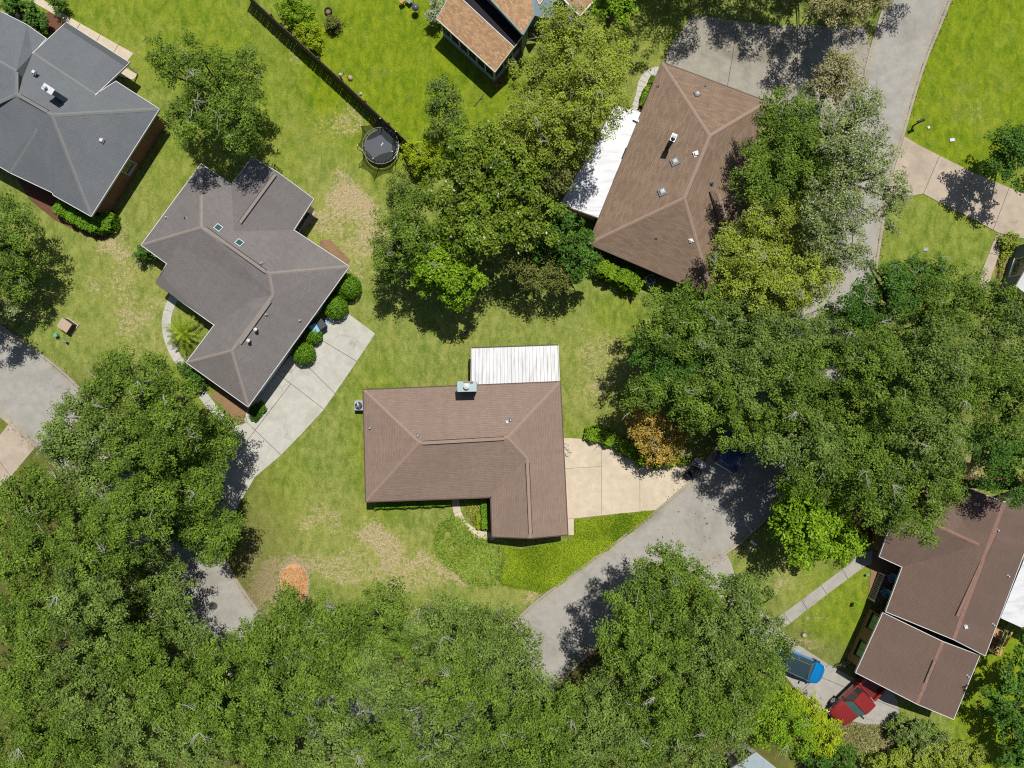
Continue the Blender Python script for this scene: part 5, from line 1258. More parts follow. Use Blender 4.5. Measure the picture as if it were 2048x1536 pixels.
def suv(px, py, ang, label, pm, roofm, L=4.3, hw=0.9, name='parked_car', hb=0.98, top=1.55):
    t = thing(name, label, 'car', P(px, py, 0.05), ang)
    st = [(-L / 2, .72, .42, .8), (-L / 2 + .08, .83, .3, .93), (-L / 2 + .5, hw, .24, 1.0), (-.8, hw, .22, 1.0), (.5, hw, .22, .98), (.95, hw, .22, .95), (1.5, hw * .97, .24, .86), (L / 2 - .25, hw * .86, .3, .72), (L / 2 - .06, hw * .68, .36, .62), (L / 2, hw * .5, .42, .56)]
    autosmooth(loft([ring(*s) for s in st], None, M[pm], 'body', t))
    # greenhouse: glass block narrower than body with roof panel and pillars
    def gring(x, w, z): return [(x, -w, z), (x, w, z)]
    zb = .95; gw = hw - .07; tw = hw - .24
    xs_ = [-L / 2 + .15, -L / 2 + .55, .35, 1.05]
    mb = MB(); v = [(xs_[0], -gw, zb), (xs_[0], gw, zb), (xs_[3], gw, zb - .02), (xs_[3], -gw, zb - .02), (xs_[1], -tw, top - .03), (xs_[1], tw, top - .03), (xs_[2], tw, top - .03), (xs_[2], -tw, top - .03)]
    core = [Vector(q) for q in v]
    def pane(name_, a, b, c, d, off):
        n = (b - a).cross(d - a).normalized(); cen = Vector((0, 0, 1.1))
        if n.dot((a + b + c + d) / 4 - cen) < 0: n = -n
        m_ = (a + b + c + d) / 4; q = [m_ + (p - m_) * .92 + n * off for p in (a, b, c, d)]
        mb = MB(); mb.add(q + [p - n * .03 for p in q], [(0, 1, 2, 3), (7, 6, 5, 4), (0, 4, 5, 1), (1, 5, 6, 2), (2, 6, 7, 3), (3, 7, 4, 0)]); return mb.build(name_, M['glass'], t)
    mb.add(v, [(0, 3, 2, 1), (4, 5, 6, 7), (0, 1, 5, 4), (1, 2, 6, 5), (2, 3, 7, 6), (3, 0, 4, 7)]); mb.build('cabin', M[pm], t, bevel=.03)
    pane('windshield', core[3], core[2], core[6], core[7], .012); pane('rear_window', core[0], core[1], core[5], core[4], .012)
    for s_, (i, j, k, l) in ((-1, (0, 3, 7, 4)), (1, (1, 2, 6, 5))):
        A0, B0, C0, D0 = core[i], core[j], core[k], core[l]; 
        pane('side_window', A0, A0.lerp(B0, .48), D0.lerp(C0, .48), D0, .012); pane('side_window', A0.lerp(B0, .48), B0, C0, D0.lerp(C0, .48), .012)
    mb = MB(); vs = []
    for x, w in ((xs_[1] - .05, tw - .02), (xs_[1] + .1, tw + .02), (xs_[2] - .1, tw + .02), (xs_[2] + .02, tw - .03)): vs.append([(x, -w, top - .04), (x, -w * .97, top), (x, 0, top + .045), (x, w * .97, top), (x, w, top - .04)])
    autosmooth(loft(vs, None, M[roofm], 'roof', t))
    for s_ in (-1, 1):
        mb = MB(); mb.bar((xs_[1] + .15, s_ * (tw - .05), top + .05), (xs_[2] - .15, s_ * (tw - .05), top + .05), .035, .035); mb.build('roof_rail', M['chrome'], t)
        mb = MB(); mb.box((.85, s_ * (hw + .08), 1.02), (.14, .2, .14)); mb.build('mirror', M['dark'], t, bevel=.02)
        for x in (-L / 2 + .85, L / 2 - .85): wheel(t, x, s_ * (hw - .1), .34)
    common(t, L, hw, .64); return t
suv(1592, 1325, -0.405, 'bright blue hatchback with dark roof parked on the lower right driveway', 'paint_blue', 'glass')

def pickup(px, py, ang, label, pm, L=5.5, hw=.97, cover=None, z=0.05):
    t = thing('pickup_truck', label, 'pickup truck', P(px, py, z), ang)
    xc0 = -.55; xc1 = 1.25          # cab from xc0 to base of the windshield
    st = [(xc0 - .02, hw, .42, 1.12), (xc1 - .3, hw, .42, 1.12), (xc1 + .05, hw * .99, .42, 1.1), (L / 2 - .7, hw * .96, .44, 1.04), (L / 2 - .2, hw * .9, .46, .94), (L / 2 - .02, hw * .8, .5, .84)]
    autosmooth(loft([ring(*s, .04) if False else ring(s[0], s[1], s[2], s[3], .05, .12) for s in st], None, M[pm], 'body', t))
    # bed: floor, two sides, tailgate, front wall
    b0 = -L / 2 + .1; b1 = xc0 - .08
    mb = MB(); mb.box(((b0 + b1) / 2, 0, .72), (b1 - b0 - .1, 2 * hw - .3, .06)); bed_ = mb.build('bed_floor', M[pm] if not cover else M['dark'], t)
    for k in range(7): mb = MB(); mb.box(((b0 + b1) / 2, -.6 + k * .2, .76), (b1 - b0 - .2, .06, .02)); mb.build('bed_rib', M['dark'], bed_)
    for s_ in (-1, 1): mb = MB(); mb.box(((b0 + b1) / 2, s_ * (hw - .08), .82), (b1 - b0, .16, .62)); mb.build('bed_side', M[pm], t, bevel=.03)
    mb = MB(); mb.box((b0 + .03, 0, .85), (.07, 2 * hw - .34, .54)); mb.build('tailgate', M[pm], t, bevel=.02)
    mb = MB(); mb.box((b1 - .03, 0, .87), (.06, 2 * hw - .34, .5)); mb.build('bed_front', M[pm], t)
    if cover:
        mb = MB(); mb.box(((b0 + b1) / 2, 0, 1.16), (b1 - b0 - .06, 2 * hw - .1, .05)); mb.build('bed_cover', M[cover], t, bevel=.02)
    top = 1.82; gw = hw - .06; tw = hw - .2; zb = 1.12
    v = [Vector(q) for q in [(xc0, -gw, zb), (xc0, gw, zb), (xc1, gw, zb - .02), (xc1, -gw, zb - .02), (xc0 + .15, -tw, top - .03), (xc0 + .15, tw, top - .03), (xc1 - .65, tw, top - .03), (xc1 - .65, -tw, top - .03)]]
    mb = MB(); mb.add(v, [(0, 3, 2, 1), (4, 5, 6, 7), (0, 1, 5, 4), (1, 2, 6, 5), (2, 3, 7, 6), (3, 0, 4, 7)]); mb.build('cab', M[pm], t, bevel=.04)
    def pane(name_, a, b, c, d, k=.9):
        n = (b - a).cross(d - a).normalized(); m_ = (a + b + c + d) / 4
        if n.dot(m_ - Vector((.3, 0, 1.3))) < 0: n = -n
        q = [m_ + (p - m_) * k + n * .012 for p in (a, b, c, d)]
        mb = MB(); mb.add(q + [p - n * .03 for p in q], [(0, 1, 2, 3), (7, 6, 5, 4), (0, 4, 5, 1), (1, 5, 6, 2), (2, 6, 7, 3), (3, 7, 4, 0)]); mb.build(name_, M['glass_ws'] if name_ == 'windshield' else M['glass'], t)
    pane('windshield', v[3], v[2], v[6], v[7]); pane('rear_window', v[0], v[1], v[5], v[4], .8)
    for i, j, k, l in ((0, 3, 7, 4), (1, 2, 6, 5)):
        pane('side_window', v[i], v[i].lerp(v[j], .4), v[l].lerp(v[k], .4), v[l], .85); pane('side_window', v[i].lerp(v[j], .4), v[j], v[k], v[l].lerp(v[k], .4), .85)
    autosmooth(loft([[(x, -w, top - .04), (x, -w * .96, top), (x, 0, top + .05), (x, w * .96, top), (x, w, top - .04)] for x, w in ((xc0 + .1, tw), (xc0 + .3, tw + .03), (xc1 - .8, tw + .03), (xc1 - .62, tw - .02))], None, M[pm], 'roof', t))
    for y in (-.28, .28): mb = MB(); mb.bar((xc0 + .3, y, top + .04), (xc1 - .85, y, top + .04), .03, .02); mb.build('roof_rib', M[pm], t)
    for s_ in (-1, 1):
        mb = MB(); mb.box((xc1 - .25, s_ * (hw + .14), 1.2), (.14, .26, .22)); mb.build('mirror', M['dark'], t, bevel=.03)
        mb = MB(); mb.bar((xc1 + .1, s_ * .55, 1.125), (L / 2 - .3, s_ * .5, 1.0), .03, .03); mb.build('hood_crease', M[pm], t)
        mb = MB(); mb.box((L / 2 - .95, s_ * (hw - .02), .74), (1.0, .1, .1)); mb.build('wheel_flare', M['dark'], t, bevel=.03)
        for x in (-L / 2 + 1.15, L / 2 - .95): wheel(t, x, s_ * (hw - .08), .4, .28)
    mb = MB(); mb.box((L / 2 + .02, 0, .55), (.2, 2 * hw - .1, .24)); mb.build('front_bumper', M['chrome'], t, bevel=.04)
    mb = MB(); mb.box((-L / 2 + .0, 0, .5), (.16, 2 * hw - .1, .2)); mb.build('rear_bumper', M['chrome'], t, bevel=.04)
    mb = MB(); mb.box((L / 2 + .0, 0, .78), (.06, 1.0, .2)); mb.build('grille', M['dark'], t)
    common(t, L, hw, .8); return t
gl, nt, bs = new_mat('glass_ws'); bs.inputs['Base Color'].default_value = (0.10, 0.17, 0.16, 1); bs.inputs['Roughness'].default_value = 0.1; M['glass_ws'] = gl
pickup(1709, 1385, math.atan2(-.69, -.72), 'red pickup truck half under the eave of the red-brown house', 'paint_red', 5.4)
pickup(1474, 882, 1.02, 'navy blue pickup truck with covered bed parked in tree shade on the street', 'paint_navy', 5.0, .92, 'paint_navy', z=0.03)

# ------------------------------------------------------------------ foliage
def leaf_mesh(name, pos, nrm, size, tint, mat, aspect=0.55, r=None):
    """one small rhombus per leaf spray: pos, nrm (n,3), size (n,), tint (n,)"""
    r = r or rng; n = len(pos)
    nrm = nrm / np.maximum(1e-6, np.linalg.norm(nrm, axis=1, keepdims=True))
    t = r.normal(size=(n, 3)); t -= nrm * (t * nrm).sum(1, keepdims=True); t /= np.maximum(1e-6, np.linalg.norm(t, axis=1, keepdims=True))
    b = np.cross(nrm, t); s = size[:, None]
    co = np.stack([pos - t * s * .5, pos + b * s * aspect * .5 + nrm * s * .08, pos + t * s * .5, pos - b * s * aspect * .5 + nrm * s * .08], 1).reshape(-1, 3)
    q = np.arange(n * 4).reshape(n, 4)
    me = fast_mesh(name, co, q, mat)
    a = me.attributes.new('tint', 'FLOAT', 'POINT'); a.data.foreach_set('value', np.repeat(np.clip(tint, 0, 1), 4).astype(np.float32))
    return me
def unit(v): return v / np.maximum(1e-6, np.linalg.norm(v, axis=-1, keepdims=True))
LEAFSUM = [0]
def crown_arrays(lobes, r, rc=0.42, per=52, leaf=0.165, dens=1.0, ragged=0.16, inner=0.30, zlow=-0.35, flat=0.6, upb=0.5):
    Ps = []; Ns = []; Ss = []; Ts = []; tips = []
    for lobe in lobes:
        cx, cy, cz, R, hz = lobe[:5]; dl = dens * (lobe[5] if len(lobe) > 5 else 1)
        # boughs: rounded masses on the crown surface with dark clefts between them
        br_ = min(1.25, max(.55, R * .42)); nb = max(5, int(1.6 * 2 * math.pi * R * R / (math.pi * br_ * br_) * .62))
        i_ = np.arange(nb) + .5; zz = 1 - i_ / nb * (1 - zlow); az = i_ * 2.39996 + r.uniform(0, 6.28)
        db = np.stack([np.sqrt(np.maximum(0, 1 - zz * zz)) * np.cos(az), np.sqrt(np.maximum(0, 1 - zz * zz)) * np.sin(az), zz], 1); db = unit(db + r.normal(size=db.shape) * .16)
        ph = r.uniform(0, 6.28, 4); aa = np.arctan2(db[:, 1], db[:, 0])
        lob = 1 + ragged * (.55 * np.sin(2 * aa + ph[0]) + .5 * np.sin(3 * aa + ph[1]) + .5 * np.sin(5 * aa + ph[2]))
        rb = (R - br_ * .75) * lob * r.uniform(.78, 1.1, nb)
        cb = np.stack([cx + db[:, 0] * rb, cy + db[:, 1] * rb, cz + db[:, 2] * hz * r.uniform(.3, 1.1, nb)], 1); sb = br_ * r.uniform(.6, 1.15, nb)
        if dl < 1: kb = r.random(nb) < (.55 + .45 * dl); cb = cb[kb]; sb = sb[kb]; db = db[kb]; nb = len(cb)
        kc = np.maximum(2, (dl * 2.0 * (sb / rc) ** 2).astype(int)); jb = np.repeat(np.arange(nb), kc); n = len(jb)
        d0 = unit(r.normal(size=(n, 3)) * np.array([1, 1, .8]) + db[jb] * .55 + np.array([0, 0, .75]))
        c = cb[jb] + d0 * sb[jb][:, None] * np.array([1, 1, .75]) * r.uniform(.8, 1.06, (n, 1)); d = unit(d0 + db[jb] * .4); btint = r.normal(size=nb)[jb] * .13
        keep = np.ones(len(c), bool)
        for (ox, oy, oz, oR, oh) in [q[:5] for q in lobes]:
            if (ox, oy, oz) == (cx, cy, cz): continue
            e = ((c[:, 0] - ox) / oR) ** 2 + ((c[:, 1] - oy) / oR) ** 2 + ((c[:, 2] - oz) / oh) ** 2
            keep &= ~((e < 0.5))
        ni = int(n * inner * .75); di = unit(r.normal(size=(ni, 3))); di[:, 2] = np.abs(di[:, 2]) * .7 - .1
        ql = r.uniform(.25, .8, (ni, 1))[:, 0]; ci = np.stack([cx + di[:, 0] * R * ql, cy + di[:, 1] * R * ql, cz + (di[:, 2] - .25) * hz * .45], 1)
        for cc, dd, isin in ((c[keep], d[keep], False), (ci, di, True)):
            m_ = len(cc)
            if m_ == 0: continue
            cr = rc * r.uniform(.5, 1.3, m_); ct = r.random(m_) + (btint[keep] if not isin else 0)
            k = np.maximum(12, (per * (cr / rc) ** 2 * (0.5 if isin else 1)).astype(int))
            ii = np.repeat(np.arange(m_), k); N = len(ii)
            o = unit(r.normal(size=(N, 3))) * (r.random((N, 1)) ** .45)
            o[:, 2] = o[:, 2] * flat
            # sprays stretched away from the centre line
            hd = dd[ii].copy(); hd[:, 2] = 0; hl = (o * hd).sum(1, keepdims=True)
            o = o + hd * hl * .45
            p = cc[ii] + o * cr[ii][:, None]
            nn = unit(o + 1e-3) * .5 + dd[ii] * .3 + np.array([0.08, 0.2, upb + .35]) + r.normal(size=(N, 3)) * .5
            Ps.append(p); Ns.append(nn); Ss.append(leaf * r.uniform(.6, 1.45, N) * (1.5 if isin else 1))
            Ts.append(np.clip(ct[ii] * .8 + r.normal(size=N) * .1 + .1, 0, 1))
            if not isin: tips.append(cc)
    return np.concatenate(Ps), np.concatenate(Ns), np.concatenate(Ss), np.concatenate(Ts), (np.concatenate(tips) if tips else np.zeros((0, 3)))

def tree(name, label, cat, lobes_px, height, kind='leaf_oak', group=None, depth=0.5, dens=1.0, twig=18, leaf=0.14, per=70, rc=0.42, trunk_r=0.28, base=None, ragged=0.16, aspect=.55, tw_len=1.0, inner=.3, limb_n=None):
    """lobes_px: (px, py, radius_px[, top height]) measured where the crown shows in the photograph"""
    r = np.random.default_rng(abs(hash((lobes_px[0][0], lobes_px[0][1]))) % 100000)
    lobes = []
    for l in lobes_px:
        top = l[3] if len(l) > 3 else height + (r.uniform(-1.3, .7) if len(lobes_px) > 1 else 0)
        R0 = l[2] * (H - top * .75) / H / S; hz = max(0.5, min(R0 * depth * 1.35, top * .45)); cz = top - hz
        c = P(l[0], l[1], cz + hz * .35); lobes.append((c.x, c.y, cz, R0, hz))
    top0 = list(lobes)
    bx = sum(l[0] * l[3] ** 2 for l in lobes) / sum(l[3] ** 2 for l in lobes); by = sum(l[1] * l[3] ** 2 for l in lobes) / sum(l[3] ** 2 for l in lobes)
    zm = sum(l[2] for l in lobes) / len(lobes); kk = 1 + 0.62 * (H / (H - zm) - 1); bx *= kk; by *= kk
    if base: b_ = P(*base); bx, by = b_.x, b_.y
    if height > 6.5:          # lower boughs under the main crown
        for l in top0:
            if l[3] > 1.6: k2 = (H - l[2] * .55) / (H - l[2]); lobes.append((l[0] * (1 + (k2 - 1) * .8), l[1] * (1 + (k2 - 1) * .8), l[2] * .5, l[3] * .66, l[4] * .6, .35))
    o = thing(name, label, cat, (bx, by, 0), 0, group)
    Pp, Nn, Ss, Tt, tips = crown_arrays(lobes, r, rc, per, leaf, dens, ragged, inner)
    Pp = Pp - np.array([bx, by, 0]); LEAFSUM[0] += len(Pp)
    ok = Pp[:, 2] > .08; Pp, Nn, Ss, Tt = Pp[ok], Nn[ok], Ss[ok], Tt[ok]
    inst('crown', leaf_mesh('crown', Pp, Nn, Ss, Tt, M[kind], aspect, r), o)
    mb = MB(); zc = min(l[2] for l in lobes); fork = Vector((0, 0, max(.4, zc * .55)))
    mb.tube([(0, 0, -.05), (0, 0, .3), fork * .7, fork], [trunk_r * 1.35, trunk_r, trunk_r * .85, trunk_r * .7], 8); mb.build('trunk', M['bark'], o, True)
    mb = MB(); tips = tips - np.array([bx, by, 0]); nl = limb_n or int(4 + 1.5 * len(lobes))
    for i in r.choice(len(tips), min(nl, len(tips)), replace=False):
        e = Vector(tips[i]); e = fork.lerp(e, .92); m1 = fork.lerp(e, .4) + Vector(r.normal(size=3)) * .25 + Vector((0, 0, .3)); 
        mb.tube([fork - Vector((0, 0, .2)), m1, fork.lerp(e, .75) + Vector(r.normal(size=3)) * .15, e], [trunk_r * .55, trunk_r * .38, trunk_r * .2, trunk_r * .06], 6)
    mb.build('limbs', M['bark'], o, True)
    if twig:
        mb = MB(); nt_ = int(.45 * twig * sum(l[3] ** 2 for l in top0) / 12)
        for i in r.choice(len(tips), min(nt_, len(tips)), replace=nt_ > len(tips)):
            e = Vector(tips[i]); out = Vector((e.x, e.y, 0)).normalized() * .5 + Vector(r.normal(size=3)) * .6; out.z = abs(out.z) * .4 + .12; out.normalize()
            L = r.uniform(.4, 1.05) * tw_len; s0 = e - out * .2 + Vector((0, 0, .12)); m1 = s0 + out * L * .5 + Vector(r.normal(size=3)) * .08; e1 = s0 + out * L + Vector(r.normal(size=3)) * .14 + Vector((0, 0, .12))
            w = r.uniform(.014, .032)
            mb.tube([s0, m1, e1], [w, w * .75, w * .3], 4, False)
            if r.random() < .6: mb.tube([m1, m1 + (out.cross(Vector((0, 0, 1))) * r.choice([-1, 1]) * .6 + out * .5) * L * .45 + Vector((0, 0, .08))], [w * .6, w * .25], 4, False)
        for i in r.choice(len(tips), min(int(twig * len(top0) / 30), len(tips)), replace=False):
            e = Vector(tips[i]) + Vector((0, 0, .15)); a0 = r.uniform(0, 6.28)
            for k in range(int(r.integers(3, 7))):
                a1 = a0 + r.uniform(-1.1, 1.1); L = r.uniform(.4, 1.1); d = Vector((math.cos(a1), math.sin(a1), .35)); m1 = e + d * L * .5 + Vector(r.normal(size=3)) * .06
                mb.tube([e, m1, e + d * L + Vector(r.normal(size=3)) * .12], [.026, .018, .007], 4, False)
                mb.tube([m1, m1 + Vector((math.cos(a1 + .7), math.sin(a1 + .7), .2)) * L * .35], [.014, .006], 4, False)
        tag(mb.build('dead_twigs', M['twig'], o), kind='stuff')
    return o

def shrub_clipped(label, px, py, rpx, h, group):
    r = np.random.default_rng(int(px)); z = h * .5; R0 = rpx * (H - z) / H / S; c = P(px, py, z)
    o = thing('round_shrub', label, 'shrub', (c.x, c.y, 0), 0, group); n = int(5200 * R0 * R0)
    d = unit(r.normal(size=(n, 3))); bumpy = 1 + .05 * np.sin(d[:, 0] * 9 + 1) * np.sin(d[:, 1] * 8) + r.normal(size=n) * .025 - (r.random(n) < .3) * .1
    p = np.stack([d[:, 0] * R0 * bumpy, d[:, 1] * R0 * bumpy, z + d[:, 2] * z * bumpy], 1); ok = p[:, 2] > .03
    tint = np.clip(.5 + .25 * np.sin(d[:, 0] * 11) * np.cos(d[:, 1] * 12) + r.normal(size=n) * .2, 0, 1)
    inst('foliage', leaf_mesh('foliage', p[ok], (d + r.normal(size=(n, 3)) * .45)[ok], .1 * r.uniform(.6, 1.4, n)[ok], tint[ok], M['leaf_hedge'], .6, r), o); LEAFSUM[0] += n
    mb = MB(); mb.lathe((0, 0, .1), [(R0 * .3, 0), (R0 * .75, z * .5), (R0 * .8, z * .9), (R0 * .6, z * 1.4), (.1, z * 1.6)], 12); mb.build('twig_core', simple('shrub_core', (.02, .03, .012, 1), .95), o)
    return o

def shrub(name, label, px, py, rpx, h, kind='leaf_hedge', group=None, cat='shrub', leaf=.12, per=42, twig=0, depth=1.0, dens=1.1, rc=.26, zfac=.5, ragged=.03, lobes=None, cap=True):
    r = np.random.default_rng(int(px * 7 + py)); ls = []
    for l in (lobes or [(px, py, rpx)]):
        z = h * .5; R0 = l[2] * (H - z) / H / S; c = P(l[0], l[1], h * .6); ls.append((c.x, c.y, h * .5, R0, h * .5))
    o = thing(name, label, cat, (ls[0][0], ls[0][1], 0), 0, group)
    Pp, Nn, Ss, Tt, tips = crown_arrays(ls, r, rc, per, leaf, dens, ragged, .15, zlow=-.6)
    off = np.array([ls[0][0], ls[0][1], 0]); Pp = Pp - off; LEAFSUM[0] += len(Pp)
    ok = Pp[:, 2] > .03; inst('foliage', leaf_mesh('foliage', Pp[ok], Nn[ok], Ss[ok], Tt[ok], M[kind], .6, r), o)
    mb = MB(); tips = tips - off
    for i in r.choice(len(tips), min(6, len(tips)), replace=False):
        e = Vector(tips[i]) * .85; mb.tube([(0, 0, 0), e * .5 + Vector((0, 0, .05)), e], [.04, .025, .01], 5)
    mb.build('stems', M['bark'], o)
    if twig:
        mb = MB()
        for i in r.choice(len(tips), min(twig, len(tips)), replace=False):
            e = Vector(tips[i]); d = Vector(r.normal(size=3)); d.z = abs(d.z) * .5; d.normalize(); L = r.uniform(.3, .9); mb.tube([e, e + d * L * .5, e + d * L + Vector(r.normal(size=3)) * .12], [.022, .015, .006], 4, False)
        tag(mb.build('dead_twigs', M['twig'], o), kind='stuff')
    return o

def hedge(label, line, w, h, kind='leaf_hedge', leaf=.1, n_m2=900, name='hedge', wob=.06):
    r = np.random.default_rng(int(line[0][0] * 3 + line[0][1])); pts = [P(x, y, h * .8).to_2d() for x, y in line]
    o0 = pts[0]; o = thing(name, label, 'hedge', (o0.x, o0.y, 0))
    Pp = []; Nn = []
    for a, b in zip(pts, pts[1:]):
        L = (b - a).length; d = (b - a).normalized(); nr = Vector((-d.y, d.x)); n = int(n_m2 * L * (w + 2 * h))
        u = r.random(n) * (L + w * .5) - w * .25; s = r.random(n) * (w + 2 * h)
        face = np.where(s < h, 0, np.where(s < h + w, 1, 2))
        y = np.where(face == 0, -w / 2, np.where(face == 1, s - h - w / 2, w / 2)); z = np.where(face == 0, s, np.where(face == 1, h, s - h - w))
        wobv = wob * np.sin(u * 5 + r.random() * 6) + r.normal(size=n) * .035
        nn = np.zeros((n, 3)); nn[:, 2] = (face == 1); side = np.where(face == 0, -1, np.where(face == 2, 1, 0))
        nn[:, 0] = side * nr.x; nn[:, 1] = side * nr.y; y = y + side * wobv; z = z + (face == 1) * wobv
        P_ = np.stack([a.x + d.x * u + nr.x * y - o0.x, a.y + d.y * u + nr.y * y - o0.y, z], 1); Pp.append(P_); Nn.append(nn + r.normal(size=(n, 3)) * .4)
    Pp = np.concatenate(Pp); Nn = np.concatenate(Nn); n = len(Pp); LEAFSUM[0] += n
    tint = np.clip(.5 + .35 * np.sin(Pp[:, 0] * 3.1 + Pp[:, 1] * 2.3) * .5 + r.normal(size=n) * .2, 0, 1)
    inst('foliage', leaf_mesh('foliage', Pp, Nn, leaf * r.uniform(.6, 1.4, n), tint, M[kind], .6, r), o)
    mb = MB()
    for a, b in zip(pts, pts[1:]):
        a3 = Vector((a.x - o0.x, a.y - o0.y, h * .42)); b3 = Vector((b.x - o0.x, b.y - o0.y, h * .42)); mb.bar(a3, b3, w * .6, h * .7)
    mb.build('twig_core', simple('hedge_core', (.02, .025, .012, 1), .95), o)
    return o

def groundcover(name, label, poly, kind, n, hmax=.22, leaf=.14, seed=3, aspect=.35, fuzz=.03, thin=.0):
    r = np.random.default_rng(seed); w = [P(x, y).to_2d() for x, y in poly]
    x0, x1 = min(p.x for p in w), max(p.x for p in w); y0, y1 = min(p.y for p in w), max(p.y for p in w)
    X = r.uniform(x0, x1, n * 3); Y = r.uniform(y0, y1, n * 3); ins = np.zeros(len(X), bool); m_ = len(w)
    wx_ = X + .05 * np.sin(Y * 3 + X); wy_ = Y + .05 * np.sin(X * 3.3)
    for i in range(m_):
        a, b = w[i], w[(i + 1) % m_]
        c = ((a.y > wy_) != (b.y > wy_)) & (wx_ < (b.x - a.x) * (wy_ - a.y) / ((b.y - a.y) or 1e-9) + a.x); ins ^= c
    X = X[ins][:n]; Y = Y[ins][:n]; n = len(X); X = X + r.normal(size=n) * fuzz; Y = Y + r.normal(size=n) * fuzz
    gap = fbm(X + 90, Y + 40, 1.1, seed + 5) < thin; X = X[~gap]; Y = Y[~gap]; n = len(X); LEAFSUM[0] += n
    clump = fbm(X + 50, Y + 50, .7, seed); Z = .03 + hmax * r.random(n) * (0.4 + clump)
    tint = np.clip((fbm(X + 10, Y + 70, 2.4, seed + 9) - .5) * 2.6 + .5 + (clump - .5) * .9 + r.normal(size=n) * .14, 0, 1)
    nn = np.stack([np.zeros(n), np.zeros(n), np.ones(n)], 1) * .8 + r.normal(size=(n, 3)) * .55
    o = inst(name, leaf_mesh(name, np.stack([X, Y, Z], 1), nn, leaf * r.uniform(.6, 1.5, n), tint, M[kind], aspect, r), None)
    return tag(o, label, 'ground cover', kind='stuff')

groundcover('ground_cover', 'grey-green spiky ground cover inside the curved bed before the middle house', [(903, 1032), (922, 1038), (938, 1062), (960, 1078), (985, 1084), (1004, 1095), (1012, 1120), (1004, 1150), (975, 1168), (930, 1158), (893, 1130), (870, 1098), (872, 1070), (885, 1045)], 'leaf_blue', 15000, .24, .2, 3, .3, .16, .3)
groundcover('tall_grass', 'bright yellow-green unmown bank between the middle house and the street', [(1152, 1040), (1308, 1021), (1300, 1034), (1200, 1108), (1112, 1172), (1085, 1184), (1040, 1176), (1000, 1170), (1010, 1120), (1004, 1092), (1042, 1098), (1148, 1078)], 'leaf_bed', 42000, .14, .13, 4, .3, .05, .2)
groundcover('bed_plants', 'mixed yellow-green plants inside the small bed by the front walk', [(928, 1002), (958, 1004), (970, 1040), (966, 1060), (950, 1050), (936, 1030)], 'leaf_yel', 1100, .3, .14, 5, .4)
groundcover('bed_plants', 'low dark plants under the corner eave of the grey house by the driveway', [(498, 818), (525, 800), (535, 818), (515, 845), (505, 842)], 'leaf_dark', 1500, .35, .14, 6, .5)
groundcover('leaf_litter', 'brown leaf litter scattered at the lower end of the red truck driveway', [(1640, 1425), (1690, 1440), (1740, 1448), (1800, 1452), (1790, 1500), (1700, 1505), (1650, 1480)], 'leaf_tan', 7000, .1, .14, 7, .5)
groundcover('leaf_litter', 'fallen leaves and twigs under the oaks at the street bend', [(1130, 1330), (1165, 1290), (1215, 1300), (1215, 1350), (1160, 1360)], 'leaf_brown', 900, .05, .1, 8, .5)
groundcover('bed_plants', 'flowers beside the blue-grey house at the right edge', [(2000, 488), (2030, 478), (2038, 492), (2010, 520), (1998, 560), (1992, 560)], 'leaf_yel', 900, .4, .16, 9, .5)

def litter(label, line, side, n, kind='leaf_brown', w=.5, seed=1):
    r = np.random.default_rng(seed); L = len(line) - 1; i = r.integers(0, L, n); t = r.random(n); dens_ = fbm(i * .9 + 5.0, i * .3 + 9.0, 3.0, seed); k = dens_ > .42; i = i[k]; t = t[k]; n = len(i)
    ax_ = np.array([[p.x, p.y] for p in line]); d = ax_[i + 1] - ax_[i]; d /= np.maximum(1e-6, np.linalg.norm(d, axis=1, keepdims=True)); nr = np.stack([-d[:, 1], d[:, 0]], 1) * side
    o = np.abs(r.normal(size=n)) * w; p = ax_[i] * (1 - t[:, None]) + ax_[i + 1] * t[:, None] + nr * o[:, None]
    kk = (np.abs(p[:, 0]) < 46) & (np.abs(p[:, 1]) < 35); p = p[kk]; n = len(p)
    nn = np.stack([np.zeros(n), np.zeros(n), np.ones(n)], 1) + r.normal(size=(n, 3)) * .25
    tag(inst('leaf_litter', leaf_mesh('leaf_litter', np.stack([p[:, 0], p[:, 1], .05 + r.random(n) * .02], 1), nn, r.uniform(.05, .13, n), r.random(n), M[kind], .6, r), None), label, 'leaf litter', kind='stuff')
M['chips'] = leafm('chips', A(216, 160, 106), A(246, 204, 152), A(170, 124, 80), .12)
M['leaf_rust'] = leafm('leaf_rust', A(110, 70, 44), A(190, 140, 96), A(90, 70, 50), .3)
litter('reddish leaf litter collected in the gutter along the outer kerb', ro, -1, 9000, 'leaf_rust', .28, 3)
litter('brown leaf litter along the inner kerb of the street', ri, 1, 4500, 'leaf_rust', .3, 4)
groundcover('road_debris', 'dark leaf clumps and debris spots lying on the street bend', [(1330, 1040), (1440, 960), (1500, 980), (1440, 1080), (1330, 1150), (1230, 1150)], 'leaf_rust', 46, .03, .22, 31, .45)
groundcover('mulch_chips', 'orange mulch chips heaped in the brick-edged ring', [(565, 1135), (612, 1135), (616, 1170), (608, 1205), (568, 1205), (560, 1170)], 'chips', 2600, .06, .13, 21, .5, .04)
hedge('low clipped hedge under the front eave of the middle house, left of the walk', [(752, 1010), (812, 1008), (872, 1005), (898, 1004)], .5, .7)
hedge('clipped L-shaped hedge wrapping the small bed in the corner of the middle house', [(926, 1001), (968, 1000), (968, 1020), (969, 1055)], .42, .75)
hedge('short ragged hedge strip parallel to the corner hedge of the middle house', [(957, 1032), (957, 1056)], .3, .5, 'leaf_lime')
